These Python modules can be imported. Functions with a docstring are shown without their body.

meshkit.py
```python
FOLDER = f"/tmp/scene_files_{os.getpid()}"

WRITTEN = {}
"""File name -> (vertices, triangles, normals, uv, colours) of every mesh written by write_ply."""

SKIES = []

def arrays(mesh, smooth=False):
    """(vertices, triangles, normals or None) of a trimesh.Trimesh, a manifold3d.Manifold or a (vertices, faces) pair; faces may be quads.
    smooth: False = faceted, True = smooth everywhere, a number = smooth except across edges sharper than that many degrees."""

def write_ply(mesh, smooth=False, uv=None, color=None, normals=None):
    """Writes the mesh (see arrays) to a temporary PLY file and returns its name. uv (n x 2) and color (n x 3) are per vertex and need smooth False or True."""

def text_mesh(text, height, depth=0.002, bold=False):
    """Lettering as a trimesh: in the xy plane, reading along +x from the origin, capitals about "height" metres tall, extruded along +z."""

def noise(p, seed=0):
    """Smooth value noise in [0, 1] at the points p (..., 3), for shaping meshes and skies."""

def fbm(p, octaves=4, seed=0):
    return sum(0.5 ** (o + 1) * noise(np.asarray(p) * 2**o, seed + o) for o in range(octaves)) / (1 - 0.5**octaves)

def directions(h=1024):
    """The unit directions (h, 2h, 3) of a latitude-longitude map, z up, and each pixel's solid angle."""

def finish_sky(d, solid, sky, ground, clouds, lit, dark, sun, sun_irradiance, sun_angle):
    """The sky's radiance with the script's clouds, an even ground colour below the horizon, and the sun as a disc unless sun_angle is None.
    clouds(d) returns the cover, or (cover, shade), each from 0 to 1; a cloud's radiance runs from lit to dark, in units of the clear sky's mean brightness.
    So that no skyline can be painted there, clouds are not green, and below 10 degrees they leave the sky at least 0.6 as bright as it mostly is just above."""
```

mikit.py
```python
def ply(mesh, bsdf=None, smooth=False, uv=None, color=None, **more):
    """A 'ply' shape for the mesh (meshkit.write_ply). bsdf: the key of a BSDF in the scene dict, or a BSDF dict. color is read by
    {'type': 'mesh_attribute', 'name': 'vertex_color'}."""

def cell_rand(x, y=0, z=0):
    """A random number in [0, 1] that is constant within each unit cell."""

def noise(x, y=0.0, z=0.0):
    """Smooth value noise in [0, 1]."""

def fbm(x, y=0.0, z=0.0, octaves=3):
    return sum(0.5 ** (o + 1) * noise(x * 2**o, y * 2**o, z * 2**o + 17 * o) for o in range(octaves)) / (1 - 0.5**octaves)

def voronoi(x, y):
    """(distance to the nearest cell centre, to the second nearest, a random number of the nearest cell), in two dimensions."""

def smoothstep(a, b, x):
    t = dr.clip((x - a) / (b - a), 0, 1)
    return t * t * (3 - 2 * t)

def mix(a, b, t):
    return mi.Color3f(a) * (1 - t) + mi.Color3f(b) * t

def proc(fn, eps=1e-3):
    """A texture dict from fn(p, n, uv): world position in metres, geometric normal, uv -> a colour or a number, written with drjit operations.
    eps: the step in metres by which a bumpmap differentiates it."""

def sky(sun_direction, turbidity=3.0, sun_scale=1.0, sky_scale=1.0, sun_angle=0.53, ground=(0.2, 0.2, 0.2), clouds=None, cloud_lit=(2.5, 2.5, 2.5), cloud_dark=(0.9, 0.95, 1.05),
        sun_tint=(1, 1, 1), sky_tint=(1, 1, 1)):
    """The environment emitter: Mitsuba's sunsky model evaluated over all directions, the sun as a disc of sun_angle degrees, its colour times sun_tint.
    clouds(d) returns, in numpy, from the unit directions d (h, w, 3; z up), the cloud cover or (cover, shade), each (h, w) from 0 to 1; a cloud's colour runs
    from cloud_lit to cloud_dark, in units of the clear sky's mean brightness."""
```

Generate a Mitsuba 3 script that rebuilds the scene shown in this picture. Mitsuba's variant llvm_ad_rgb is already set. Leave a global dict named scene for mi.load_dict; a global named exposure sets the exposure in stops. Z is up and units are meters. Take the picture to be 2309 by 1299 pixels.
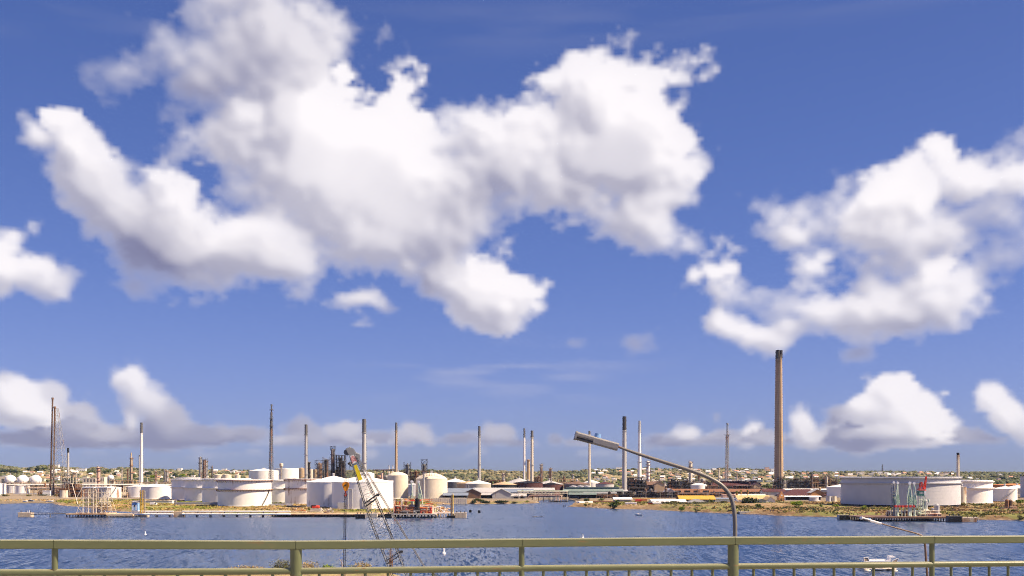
import math, numpy as np, trimesh, shapely, mitsuba as mi, drjit as dr, mikit, meshkit
from mikit import noise, fbm, smoothstep, mix

# ---------------------------------------------------------------- camera, sky, sun, exposure
E, F, H, CX = 28.0, 2400.0, 1066.0, 1154.5      # eye height (m); focal length, horizon row and middle column of the 2309 px wide photograph
T = mi.ScalarTransform4f
scene, labels = {}, {}
exposure = 2.1
scene['camera'] = dict(type='perspective', fov=math.degrees(2 * math.atan(CX / F)), fov_axis='x', near_clip=0.5, far_clip=30000.0,
                       medium={'type': 'ref', 'id': 'air'}, principal_point_offset_y=-(H - 649.5) / 1299, to_world=T().look_at(origin=[0, 0, E], target=[0, 100, E], up=[0, 0, 1]))
# cumulus puffs: (azimuth, elevation, half width, half height, tilt) in degrees, strength, softness, greyness
PUFFS = [(-13.01,22.22,3.97,2.91,0,1,.6,.46),(-15.92,20.15,3.31,1.95,15,.85,.85,.5),(-19.81,19.95,2.75,1.08,0,.62,1,.5),(-17.45,18.28,1.74,1.71,-20,.7,.9,.45),(-16.8,16.36,1.31,1.37,0,.3,1,.5),(-10.95,20.95,2.07,2.58,0,.9,.4,.4),
         (-14.36,17.39,2.46,2.54,0,1,.4,.05),(-11.64,18.73,1.6,1.75,0,1.1,.2,0),(-9.8,17.67,3.01,2.35,-20,1.2,.15,0),(-7,16.93,2.82,2.49,-25,1.2,.1,0),(-9.1,15.32,4.42,2.83,-10,1.3,.3,.05),(-5.82,14.32,2.84,2.61,0,1.1,.3,.1),
         (-7.93,12.47,4.22,1.77,-15,1,.55,.28),(-12.56,15.16,2.5,1.4,0,.75,.7,.3),(-3.45,13.47,2.02,2.86,0,.95,.6,.3),(-4.28,11.19,1.54,1.9,0,.9,.6,.35),(-8.82,20.29,.47,.47,0,.95,.1,.05),(-13.91,14.64,1.35,.93,0,.5,.8,.35),
         (-2.25,17.69,2.5,1.67,0,.9,.5,.25),(.61,17.48,2.39,1.91,0,.9,.4,.2),(4.42,18.94,2.73,2.5,0,1.1,.25,.08),(7.25,17.78,2.58,2.96,-25,1.1,.25,.1),(5.37,16.32,4.5,2.61,-10,1.2,.4,.15),(-.82,15.73,3.1,1.67,0,1,.4,.12),
         (2.76,15.27,3.33,1.79,0,1,.5,.25),(7.02,14.29,2.82,1.66,-10,.95,.6,.35),(9.36,15.31,1.44,1.65,0,.8,.5,.25),(-2.25,14.61,1.67,1.67,0,.8,.7,.4),(7.49,13.27,1.41,.71,0,.45,.9,.5),(-1.42,9.78,2.58,1.81,0,1.35,.25,.03),
         (.13,10.07,1.55,1.43,0,.9,.35,.12),(-2.97,9.82,1.19,1.43,0,.8,.4,.2),(-4.59,9.8,.95,1.31,0,.5,.9,.5),(-23.22,16.45,1.05,.79,0,1,.25,.05),(-24.87,16.15,.67,.87,0,.65,.6,.2),(-24.22,15.42,1.39,.76,-20,.8,.5,.15),
         (-21.89,15.27,1.54,1,-25,1,.35,.05),(-21.48,13.85,1.65,1.44,-35,1,.4,.3),(-20.23,12.48,2.1,1.68,-30,1,.5,.35),(-18.1,11.66,2.8,1.7,-15,1.1,.5,.5),(-15.25,11.5,3.33,1.73,0,1.1,.45,.25),(-12.33,11.53,2.51,1.52,0,1,.5,.28),
         (-17.56,13.32,1.3,1.37,0,.9,.3,.1),(-13.69,12.91,2.25,1.28,0,.9,.4,.15),(-18.75,10.64,2.35,.9,-8,.8,.7,.9),(-25.5,9.94,1.17,1.34,0,1.1,.35,.15),(-23.92,9.64,1.9,.98,-15,1,.5,.25),(-22.41,9.21,1.02,.77,0,.7,.7,.4),
         (-8.12,9,1.54,.85,-10,1.05,.45,.2),(-6.88,8.49,1.18,.52,0,.6,1,.95),(-19.39,9.29,1.27,.54,0,.62,1,.95),(1.8,11.21,.6,.95,0,.22,1,.6),(22.12,15.76,.86,.84,0,.95,.25,.02),(23.04,14.63,1.72,1.43,0,.88,.36,.05),
         (25.03,14.22,1.57,1.41,0,.88,.54,.12),(19.62,13.91,2.33,1.46,15,1.1,.3,.05),(18.34,12.62,2.15,1.7,0,.88,.48,.12),(16.05,13.21,2.32,1.38,20,.7,.84,.25),(14.16,12.55,1.57,1.2,0,.75,.54,.15),(20.67,11.8,2.3,1.79,0,.88,.6,.22),
         (23.74,12.6,2,1.31,0,.79,.84,.3),(25.32,10.58,1.37,1.29,0,.53,1,.45),(18.87,10.52,1.07,.9,0,.62,.72,.35),(10.79,10.69,1.11,1.08,0,.95,.35,.1),(11.44,9.53,1.72,1.17,-20,.9,.55,.25),(13.37,9.01,2.15,1.16,0,.75,.72,.32),
         (15.9,10.58,1.02,1.1,0,.84,.48,.05),(16.82,8.53,1.97,1.19,0,.88,.54,.22),(19.51,8.4,2.97,1.91,0,1.15,.4,.15),(21.71,10.12,.78,1,0,.88,.24,.02),(22.32,8.46,1.94,1.55,0,.88,.48,.12),(13.26,7.19,2.26,.98,0,1,.4,.18),
         (11.55,7.7,1.03,.82,0,.85,.3,.05),(18.12,6.01,1.04,.5,0,.72,.9,1),(6.55,6.99,1.3,.66,0,.75,.9,1),(3.23,7.02,1.19,.43,0,.68,.9,1),(7.72,6.85,.52,.24,0,.3,1,.95),(10.75,2.95,.32,.38,0,.38,.22,1),(19.66,3.95,1.1,1.12,0,1.1,.08,0),
         (18.66,3.19,1.33,1.13,0,1,.11,.05),(20.78,2.7,1.57,1.23,-25,1.1,.11,0),(19.62,1.93,2.75,.85,0,1.1,.17,.12),(22.12,1.57,1.13,.53,-10,.9,.19,.2),(17.26,2.98,.98,.8,0,.75,.18,.82),(18.12,1.72,1.94,.54,0,1,.15,.82),
         (15.23,2.33,.8,1.04,-10,.85,.22,.2),(15.61,1.63,1.11,.57,0,.8,.28,.4),(12.58,2,.77,.89,-15,.75,.28,.2),(9.13,2.03,1.12,.8,0,.6,.33,.25),(8.19,1.61,2.1,.47,0,.69,.2,.97),(24.24,3.5,.83,.78,0,.85,.22,.1),
         (25.03,2.62,.98,.87,-20,.9,.22,.15),(25.69,1.96,.97,.86,0,.8,.28,.4),(-25.3,3.36,1.46,1.12,0,1.2,.14,.02),(-24.22,2.96,1.19,.87,-25,1,.19,.1),(-23.42,3.96,1.01,.88,0,.75,.33,.5),(-25.4,4.43,.58,.54,0,.6,.39,.6),
         (-19.7,4.73,.85,.94,0,.8,.28,.25),(-19.17,3.74,1.17,1.13,-10,.75,.33,.4),(-18.1,2.63,1.29,1.13,0,.81,.15,.82),(-16.8,1.85,1.75,.69,0,.75,.18,1),(-19.81,2.6,.46,.45,0,.6,.28,.1),(-24.12,1.66,2.98,.44,0,.94,.13,.87),
         (-20.86,1.81,1.88,.67,0,.94,.13,.72),(-18.1,1.61,4.31,.41,0,.94,.18,.97),(-22.3,3,1.23,.88,0,.69,.18,.72),(-13.91,1.88,1.01,.58,0,.69,.18,.87),(-15.03,1.87,.67,.51,0,.62,.18,.82),(-10.95,2.25,1.38,.82,0,.62,.18,.92),
         (-8.87,2.38,1.17,.83,0,.75,.15,.67),(-7.7,1.8,1.88,.47,0,.75,.18,.97),(-5.34,2.16,1.18,.71,0,.75,.15,.62),(-2.97,1.81,1.43,.43,0,.62,.18,.92),(-.94,2.05,1.31,.62,0,.75,.15,.72),(.49,1.62,1.43,.33,0,.62,.2,.97),
         (2.16,1.93,.72,.48,0,.62,.18,.92),]


def clouds(d):
    az=np.degrees(np.arctan2(d[...,0],d[...,1])); el=np.degrees(np.arcsin(d[...,2]))
    fb=lambda s,o,k: meshkit.fbm(d*s+k*.37,o,k)-.5
    fine=np.clip(el/12,.3,1)       # far clouds near the horizon show smaller billows
    wa=fb(14,3,3)+.55*fb(52,3,5); wb=fb(14,3,9)+.55*fb(52,3,11)
    f1=fb(20,6,21); f3=fb(80,3,41)
    ridge=np.abs(fb(28,4,33))*2+.7*np.abs(fb(62,3,37))*2+.3*np.abs(fb(125,2,39))*2     # puffs: rounded bulges with creases between
    wisp=fb(40,5,51)
    U=az+3.4*wa*fine; V=el+2.7*wb*fine
    dens=np.zeros_like(az); gre=np.zeros_like(az); sof=np.zeros_like(az); ws=np.full_like(az,1e-6)
    for (a,e,rx,ry,an,amp,so,g) in PUFFS:
        m=(np.abs(az-a)<rx*2.2+ry+3)&(np.abs(el-e)<ry*2.2+rx*abs(np.sin(np.radians(an)))+3)
        c,s=np.cos(np.radians(an)),np.sin(np.radians(an))
        x=U[m]-a; y=V[m]-e
        r2=((x*c+y*s)/rx)**2+((-x*s+y*c)/ry)**2
        v=amp*np.exp(-r2*1.1)
        dens[m]=np.maximum(dens[m],v)+.35*np.minimum(dens[m],v)
        w=v**2.5; gre[m]+=w*g; sof[m]+=w*so; ws[m]+=w
    gre/=ws; sof/=ws
    low=np.clip((11-el)/11,0,1)*(el>0)
    # a far bank of small hazy cumulus over the horizon, all round
    hz=1.62+2.4*np.clip(meshkit.fbm(d*[13,13,0]+5,3,71)-.36,0,1)+1.5*np.abs(meshkit.fbm(d*[34,34,0]+5,3,75)-.5)   # height of the bank's tops
    e2=el+.5*fb(60,3,77)
    bank=np.clip((hz-e2)/.5,0,1)*np.clip((el-1.35)/.25,0,1)*.9
    lowb=np.clip((meshkit.fbm(d*[30,30,50]+3,4,79)-.52)*5,0,1)*np.exp(-((el-.95)/.5)**2)*.62
    b0=np.clip((bank-dens)*4+.4,0,1)*(bank>.01); b1=.86-1.2*np.clip(meshkit.fbm(d*[22,22,40],3,73)-.5,0,1)
    gre=gre*(1-b0)+b0*b1; sof=sof*(1-b0)+b0*.3; dens=np.maximum(dens,bank)
    b0=lowb>dens; gre=np.where(b0,.62,gre); sof=np.where(b0,.8,sof); dens=np.maximum(dens,lowb)
    out=np.abs(az)>30                # the rest of the sky carries the same scattered cumulus
    far=np.clip(1.9*(meshkit.fbm(d*[5,5,9]+11,4,83)-.52),0,1)*np.clip(el/6,0,1)*np.clip((np.abs(az)-29)/9,0,1)
    dens=np.where(out,np.maximum(dens,far*2),dens); gre=np.where(out,.2,gre); sof=np.where(out,.5,sof)
    amp=1-.5*low
    fld=dens-.38+amp*((.42+1.15*sof)*f1+(1.0-.5*sof)*(ridge*.55-.13)+1.15*sof*wisp+.30*f3)
    fld=np.where(dens>.02,fld,-1)
    wid=.11+1.05*sof
    cover=np.clip((fld+.05)/wid,0,1); cover=1-(1-cover)**1.7
    cover*=1-.30*sof*(1-np.clip(dens-.25,0,1))
    T=np.clip(fld,0,1.0)
    tau=np.zeros_like(T)
    for i in range(1,11):
        q=np.roll(np.roll(T,i*2,0),i,1)   # towards the light: up and to the right
        q[:i*2]=0
        tau+=q*.5
    def blur(a,n):
        for ax in (0,1):
            a=sum(np.roll(a,k,ax) for k in range(-n,n+1))/(2*n+1)
        return a
    Tb=blur(T,1)
    loc=np.clip((Tb-np.roll(np.roll(Tb,2,0),2,1))*1.5,-.2,.2)+np.clip((blur(T,3)-np.roll(np.roll(blur(T,3),6,0),4,1))*.9,-.2,.2)
    big=fb(11,2,61)
    shade=.0+.30*(1-np.exp(-tau*.40))+.86*gre-loc*.8*(1-.6*gre)+.45*big-.15*f1
    shade-=.16*(1-np.clip(T*2.2,0,1))*(1-gre)
    shade+=.22*low
    veil=.12*low**1.5+.17*np.clip(fb(1,1,1)*0+1-np.abs(el-22.6-.04*az)/1.6,0,1)*np.clip(2.4*(meshkit.fbm(d*[7,7,60]+2,4,91)-.44),0,1)
    veil=veil+.30*np.exp(-((el-5.4)/1.3)**2-((az+.5)/6)**2)*np.clip(4*(meshkit.fbm(d*[16,16,90]+8,5,95)-.47),0,1)
    cover=np.clip(cover,0,1)*(1-.10*low)
    shade=np.clip(shade,0,1)*cover+.45*(1-cover)
    return np.clip(cover+(1-cover)*veil,0,1),np.clip(shade,0,1)

SUN = (math.sin(math.radians(77)), -math.cos(math.radians(77)), math.tan(math.radians(46)))
scene['sky'] = mikit.sky(SUN, turbidity=2.5, sky_scale=.56, sun_scale=1.45, clouds=clouds, cloud_lit=(4.8, 4.6, 4.75), cloud_dark=(1.04, 1.06, 1.76), sky_tint=(.84, .815, 1.29), sun_tint=(1.03, .98, .91), ground=(.12, .13, .13))
labels['sky'] = {'kind': 'structure'}

# ---------------------------------------------------------------- materials
scene['air'] = {'type': 'homogeneous', 'albedo': {'type': 'rgb', 'value': [.95, .95, .95]}, 'sigma_t': {'type': 'rgb', 'value': [0.7e-5, 1.1e-5, 2.0e-5]}}
PAL = dict(white=(.80, .79, .79), cream=(.66, .60, .50), grey=(.42, .42, .43), lightgrey=(.40, .40, .42), dark=(.045, .042, .045), darkgrey=(.13, .13, .14), rust=(.22, .11, .06), orange=(.50, .20, .07), tan=(.46, .34, .22),
           brown=(.16, .10, .07), maroon=(.085, .035, .035), steel=(.30, .31, .33), yellow=(.80, .52, .03), gold=(.54, .33, .06), ochre=(.56, .39, .19), galv=(.17, .16, .15), lamphead=(.25, .245, .25), green=(.34, .50, .39), teal=(.15, .20, .195), bluegrey=(.18, .22, .30), blue=(.20, .36, .62),
           red=(.62, .06, .04), pink=(.60, .42, .36), concrete=(.44, .41, .37), stone=(.52, .43, .32), black=(.012, .012, .014), terracotta=(.42, .24, .17), sand=(.58, .46, .32), roofgrey=(.22, .225, .24), brick=(.60, .30, .12),
           darkgreen=(.05, .16, .14), palegreen=(.56, .66, .54), lilac=(.49, .50, .555), chrome=(.05, .052, .06), yellowpaint=(.85, .68, .02), hook=(.80, .30, .015))
NAMES = list(PAL)
TAB = [[PAL[n][k] for n in NAMES] for k in range(3)]


def palette(uv):
    i = mi.UInt32(dr.clip(uv.x, 0, len(NAMES) - 1))
    return mi.Color3f(*[dr.gather(mi.Float, mi.Float(t), i) for t in TAB])


def wear(s):
    def fn(p, n, uv):
        c = palette(uv)
        a = fbm(p.x * .16 * s, p.y * .16 * s, p.z * .16 * s, 3)
        b = noise(p.x * .5 * s, p.y * .5 * s, p.z * .04 * s)
        c = c * (.93 + .14 * a) * (.97 + .06 * b)
        m = smoothstep(1.04 - uv.y * .75, 1.22 - uv.y * .55, .55 * a + .60 * b + .1)
        return mix(c, mi.Color3f(.25, .115, .055) * (.6 + .7 * a), m * .85 * smoothstep(.06, .22, uv.y))
    return fn


def principled(fn, rough, spec=.4, **kw):
    return {'type': 'twosided', 'bsdf': {'type': 'principled', 'base_color': mikit.proc(fn) if callable(fn) else fn, 'roughness': rough, 'specular': spec, **kw}}


scene['paint'] = principled(wear(1.0), .55)
scene['paint_near'] = principled(wear(5.0), .42)



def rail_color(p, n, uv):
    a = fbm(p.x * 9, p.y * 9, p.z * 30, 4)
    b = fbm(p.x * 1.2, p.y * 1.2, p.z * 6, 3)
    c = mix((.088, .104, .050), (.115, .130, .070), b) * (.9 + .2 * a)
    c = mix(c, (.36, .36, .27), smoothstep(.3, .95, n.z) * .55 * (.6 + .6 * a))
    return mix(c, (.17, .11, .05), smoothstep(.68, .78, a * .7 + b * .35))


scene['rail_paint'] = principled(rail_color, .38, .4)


def stack_color(p, n, uv):
    ring = noise(p.z * .55, 3.0, 0.0)
    a = fbm(p.x * .4, p.y * .4, p.z * .06, 4)
    joint = smoothstep(.86, 1.0, dr.abs(dr.sin(p.z * 1.05)))
    c = mix((.34, .25, .175), (.44, .335, .24), ring * .5 + a * .6) * (1 - .2 * joint)
    return mix(c, (.035, .03, .03), smoothstep(168, 190, p.z + 20 * (a - .5)) * .5)


scene['stack_concrete'] = principled(stack_color, .8, .2)


def ground_color(p, n, uv):
    a = fbm(p.x * .02, p.y * .02, 0, 5)
    b = fbm(p.x * .11, p.y * .06, 3, 4)
    c = fbm(p.x * .6, p.y * .3, 9, 3)
    dry = mix((.15, .10, .055), (.29, .22, .135), smoothstep(.3, .7, b * .6 + c * .4))
    dry = mix(dry, (.14, .16, .05), smoothstep(.44, .60, a * .5 + b * .5) * .8)
    dry = mix(dry, (.13, .09, .07), smoothstep(.54, .72, c * .6 + b * .4) * .8)
    beach = mix((.13, .09, .06), (.30, .235, .175), smoothstep(.3, .7, c * .6 + b * .4))
    dry = mix(beach, dry, smoothstep(.2, .9, p.z + b - .5))
    yard = mix((.085, .075, .06), (.22, .18, .14), b * .6 + c * .4)
    dry = mix(dry, yard, smoothstep(-40, 40, p.y - 965 + 160 * (a - .5)))
    hill = mix((.11, .115, .06), (.25, .20, .13), smoothstep(.35, .7, b * .5 + a * .5))
    dry = mix(dry, hill, smoothstep(1700, 1850, p.y))
    return mix(dry, (.05, .05, .04), smoothstep(.1, -.15, p.z))


scene['earth'] = principled(ground_color, .95, .1)


def wave_normal(p, n, uv):
    # slopes of wind chop: short steep wavelets over longer ones, stronger in gusts
    x, y = p.x * .97 + p.y * .06, p.y - p.x * .10
    gust = .75 + .5 * fbm(p.x * .006, p.y * .018, 40, 3)
    q = lambda fx, fy, z: noise(x * fx, y * fy, z) - .5
    sy = .03 * q(.35, .07, 1.5) + .15 * q(1.1, .13, 9.5) + .33 * q(2.1, .20, 4.5) + .28 * q(3.9, .36, 14.5)
    sx = .10 * q(1.1, .2, 21.5) + .12 * q(2.4, .45, 33.5)
    sy = -(.095 + sy * gust)
    v = dr.normalize(mi.Vector3f(sx * gust, dr.minimum(sy, -.006), 1.0))
    return mi.Color3f(v.x * .5 + .5, v.y * .5 + .5, v.z * .5 + .5)


def water_color(p, n, uv):
    return mix((.014, .030, .076), (.019, .040, .092), fbm(p.x * .01, p.y * .03, 0, 3))


scene['sea'] = {'type': 'twosided', 'bsdf': {'type': 'normalmap', 'normalmap': mikit.proc(wave_normal),
                'bsdf': {'type': 'principled', 'base_color': mikit.proc(water_color), 'roughness': .12, 'specular': .4}}}
scene['foliage'] = {'type': 'twosided', 'bsdf': {'type': 'principled', 'base_color': {'type': 'mesh_attribute', 'name': 'vertex_color'}, 'roughness': .7, 'specular': .2}}

# ---------------------------------------------------------------- meshes, names and labels
def P(px, py, D):
    return np.array([(px - CX) * D / F, D, E - (py - H) * D / F])


class MB:
    """Collects pieces with split edges, so that smooth normals are right; every vertex carries a paint and its wear."""
    def __init__(s, col='white', w=.15):
        s.v, s.f, s.u, s.n, s.col, s.w = [], [], [], 0, col, w

    def add(s, v, f):
        v, f = np.asarray(v, float).reshape(-1, 3), np.asarray(f, int)
        if f.shape[1] == 4:
            f = np.vstack([f[:, [0, 1, 2]], f[:, [0, 2, 3]]])
        s.v.append(v); s.f.append(f + s.n); s.n += len(v)
        s.u.append(np.tile([NAMES.index(s.col) + .5, s.w], (len(v), 1)))
        return s

    def quad(s, *c):
        return s.add(c, [[0, 1, 2, 3]])

    def tri(s, *c):
        return s.add(c, [[0, 1, 2]])

    def box(s, c, h, ax=None):
        """c centre, h half sizes, ax rows = axes"""
        ax = np.eye(3) if ax is None else np.asarray(ax)
        for k in range(3):
            for sg in (-1, 1):
                a, b = (k + 1) % 3, (k + 2) % 3
                o = np.array([(sg if i == k else 0) for i in range(3)], float)
                q = []
                for x, y in ((-1, -1), (1, -1), (1, 1), (-1, 1)):
                    w = o.copy(); w[a], w[b] = x, y
                    q.append(np.asarray(c) + (w * h) @ ax)
                s.quad(*(q if sg > 0 else q[::-1]))
        return s

    def b2(s, x0, x1, y0, y1, z0, z1):
        return s.box([(x0 + x1) / 2, (y0 + y1) / 2, (z0 + z1) / 2], [abs(x1 - x0) / 2, abs(y1 - y0) / 2, abs(z1 - z0) / 2])

    def ring(s, rings, close=True):
        """rings: list of (n,3) arrays joined in order"""
        n = len(rings[0])
        v = np.vstack(rings)
        q = [[k * n + i, k * n + (i + 1) % n, (k + 1) * n + (i + 1) % n, (k + 1) * n + i] for k in range(len(rings) - 1) for i in range(n if close else n - 1)]
        return s.add(v, q)

    def bar(s, p, q, r, r2=None, n=5, caps=True):
        p, q = np.asarray(p, float), np.asarray(q, float)
        r2 = r if r2 is None else r2
        t = (q - p) / max(np.linalg.norm(q - p), 1e-9)
        a = np.cross(t, [0, 0, 1] if abs(t[2]) < .9 else [1, 0, 0]); a /= np.linalg.norm(a)
        b = np.cross(t, a)
        an = np.arange(n) * 2 * np.pi / n
        c = np.cos(an)[:, None] * a + np.sin(an)[:, None] * b
        s.ring([p + r * c, q + r2 * c])
        if caps:
            for o, rr, sg in ((p, r, -1), (q, r2, 1)):
                if rr > 1e-6:
                    s.add(np.vstack([o + rr * c, o]), [[i, (i + 1) % n, n] if sg > 0 else [(i + 1) % n, i, n] for i in range(n)])
        return s

    def path(s, pts, r, n=6):
        p = np.asarray(pts, float)
        t = np.gradient(p, axis=0); t /= np.linalg.norm(t, axis=1, keepdims=True)
        ref = np.array([0, 1, 0.]) if abs(t[:, 1]).max() < .9 else np.array([0, 0, 1.]) if abs(t[:, 2]).max() < .95 else np.array([1., .3, 0])
        a = np.cross(t, ref); a /= np.linalg.norm(a, axis=1, keepdims=True)
        b = np.cross(t, a)
        an = np.arange(n) * 2 * np.pi / n
        r = np.broadcast_to(r, (len(p),))
        return s.ring([p[k] + r[k] * (np.cos(an)[:, None] * a[k] + np.sin(an)[:, None] * b[k]) for k in range(len(p))])

    def lathe(s, c, prof, n=24, share=False, a0=0, a1=2 * np.pi):
        full = abs(a1 - a0 - 2 * np.pi) < 1e-6
        an = a0 + np.arange(n + (not full)) * (a1 - a0) / n
        d = np.stack([np.cos(an), np.sin(an), an * 0], 1)
        R = [np.asarray(c) + r * d + [0, 0, z] for r, z in prof]
        if share:
            s.ring(R, full)
        else:
            for k in range(len(R) - 1):
                s.ring(R[k:k + 2], full)
        return s

    def ladder(s, p, q, w=.5, r=.06, step=1.0, side=(1, 0, 0)):
        p, q, sd = np.asarray(p, float), np.asarray(q, float), np.asarray(side, float) * w / 2
        s.bar(p - sd, q - sd, r, n=4, caps=False).bar(p + sd, q + sd, r, n=4, caps=False)
        m = max(2, int(np.linalg.norm(q - p) / step))
        for k in range(1, m):
            o = p + (q - p) * k / m
            s.bar(o - sd, o + sd, r * .8, n=3, caps=False)
        return s

    def done(s):
        return (np.vstack(s.v), np.vstack(s.f)), np.vstack(s.u)


def free(key):
    if key not in used:
        used[key] = 0
        return key
    used[key] += 1
    return free(f'{key}_{used[key]:03d}')


used = {}


def tag(key, label=None, cat=None, group=None, kind=None):
    labels[key] = {k: v for k, v in dict(label=label, category=cat, group=group, kind=kind).items() if v}


def thing(name, label, cat, group=None):
    k = free(name)
    tag(k, label, cat, group)
    return k


def part(holder, name, mb, bsdf='paint', label=None, kind=None):
    k = free(f'{holder}__{name}')
    m, u = mb.done()
    scene[k] = mikit.ply(m, bsdf, True, uv=u)
    if label or kind:
        tag(k, label, kind=kind)
    return k


def single(name, label, cat, mb, bsdf='paint', group=None, kind=None):
    k = free(name)
    m, u = mb.done()
    scene[k] = mikit.ply(m, bsdf, True, uv=u)
    tag(k, label, cat, group, kind)
    return k


RNG = np.random.default_rng


def leaves(c, h, n, size, tint, rng, dark=.55):
    """n leaf clumps spread through an ellipsoid of lobes: vertices, faces, colours"""
    k = max(3, n // 45)
    lob = rng.normal(size=(k, 3)); lob /= np.linalg.norm(lob, axis=1, keepdims=True)
    lob = lob * rng.uniform(.2, .62, (k, 1))
    which = rng.integers(0, k, n)
    d = rng.normal(size=(n, 3)); d /= np.linalg.norm(d, axis=1, keepdims=True)
    o = lob[which] + d * rng.uniform(.22, .46, (n, 1))
    o[:, 2] = np.maximum(o[:, 2], -.75)
    ctr = np.asarray(c) + o * h
    a = rng.normal(size=(n, 3)); a /= np.linalg.norm(a, axis=1, keepdims=True)
    b = np.cross(a, rng.normal(size=(n, 3))); b /= np.linalg.norm(b, axis=1, keepdims=True)
    sz = size * rng.uniform(.6, 1.3, (n, 1))
    v = np.stack([ctr - a * sz * .6, ctr - b * sz * .42, ctr + a * sz * .6, ctr + b * sz * .42], 1).reshape(-1, 3)
    i = np.arange(n)[:, None] * 4
    f = np.vstack([i + [0, 1, 2], i + [0, 2, 3]])
    tint = np.asarray(tint)
    col = tint[rng.integers(0, len(tint), k)][which] * rng.uniform(.65, 1.35, (n, 1))
    return v, f, np.repeat(np.clip(col, 0, 1), 4, 0)


def greenery(key, parts_, bsdf='foliage'):
    v, f, c, n = [], [], [], 0
    for a, b, d in parts_:
        v.append(a); f.append(b + n); c.append(d); n += len(a)
    scene[key] = mikit.ply((np.vstack(v), np.vstack(f)), bsdf, False, color=np.vstack(c))


GREEN = [(.085, .12, .03), (.12, .15, .035), (.06, .09, .03)]
OLIVE = [(.15, .15, .05), (.11, .12, .045), (.19, .17, .07)]
DARKG = [(.045, .065, .03), (.06, .085, .035), (.035, .05, .025)]
DRY = [(.33, .25, .11), (.26, .22, .08), (.42, .31, .15)]
LIME = [(.16, .24, .02), (.22, .29, .03), (.12, .18, .02)]


def shore_z(X, Y):
    d = shapely.distance(LAND.exterior, shapely.points(X, Y)) * np.where(shapely.contains_xy(LAND, X, Y), 1, -.3)
    return np.minimum(zland(X, Y), .35 + d * .16 + np.clip(d - 1, 0, 6) * .1)


def stand(px, row):
    """where the ray through this spot of the photograph meets the land"""
    Y = np.arange(600, 1800, 1.0)
    gz = shore_z((px - CX) / F * Y, Y)
    ok = (E - (row - H) * Y / F <= gz) & (gz > .2)
    i = int(np.argmax(ok)) if ok.any() else 400
    return float(Y[i]), float(gz[i]) - .2


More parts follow.
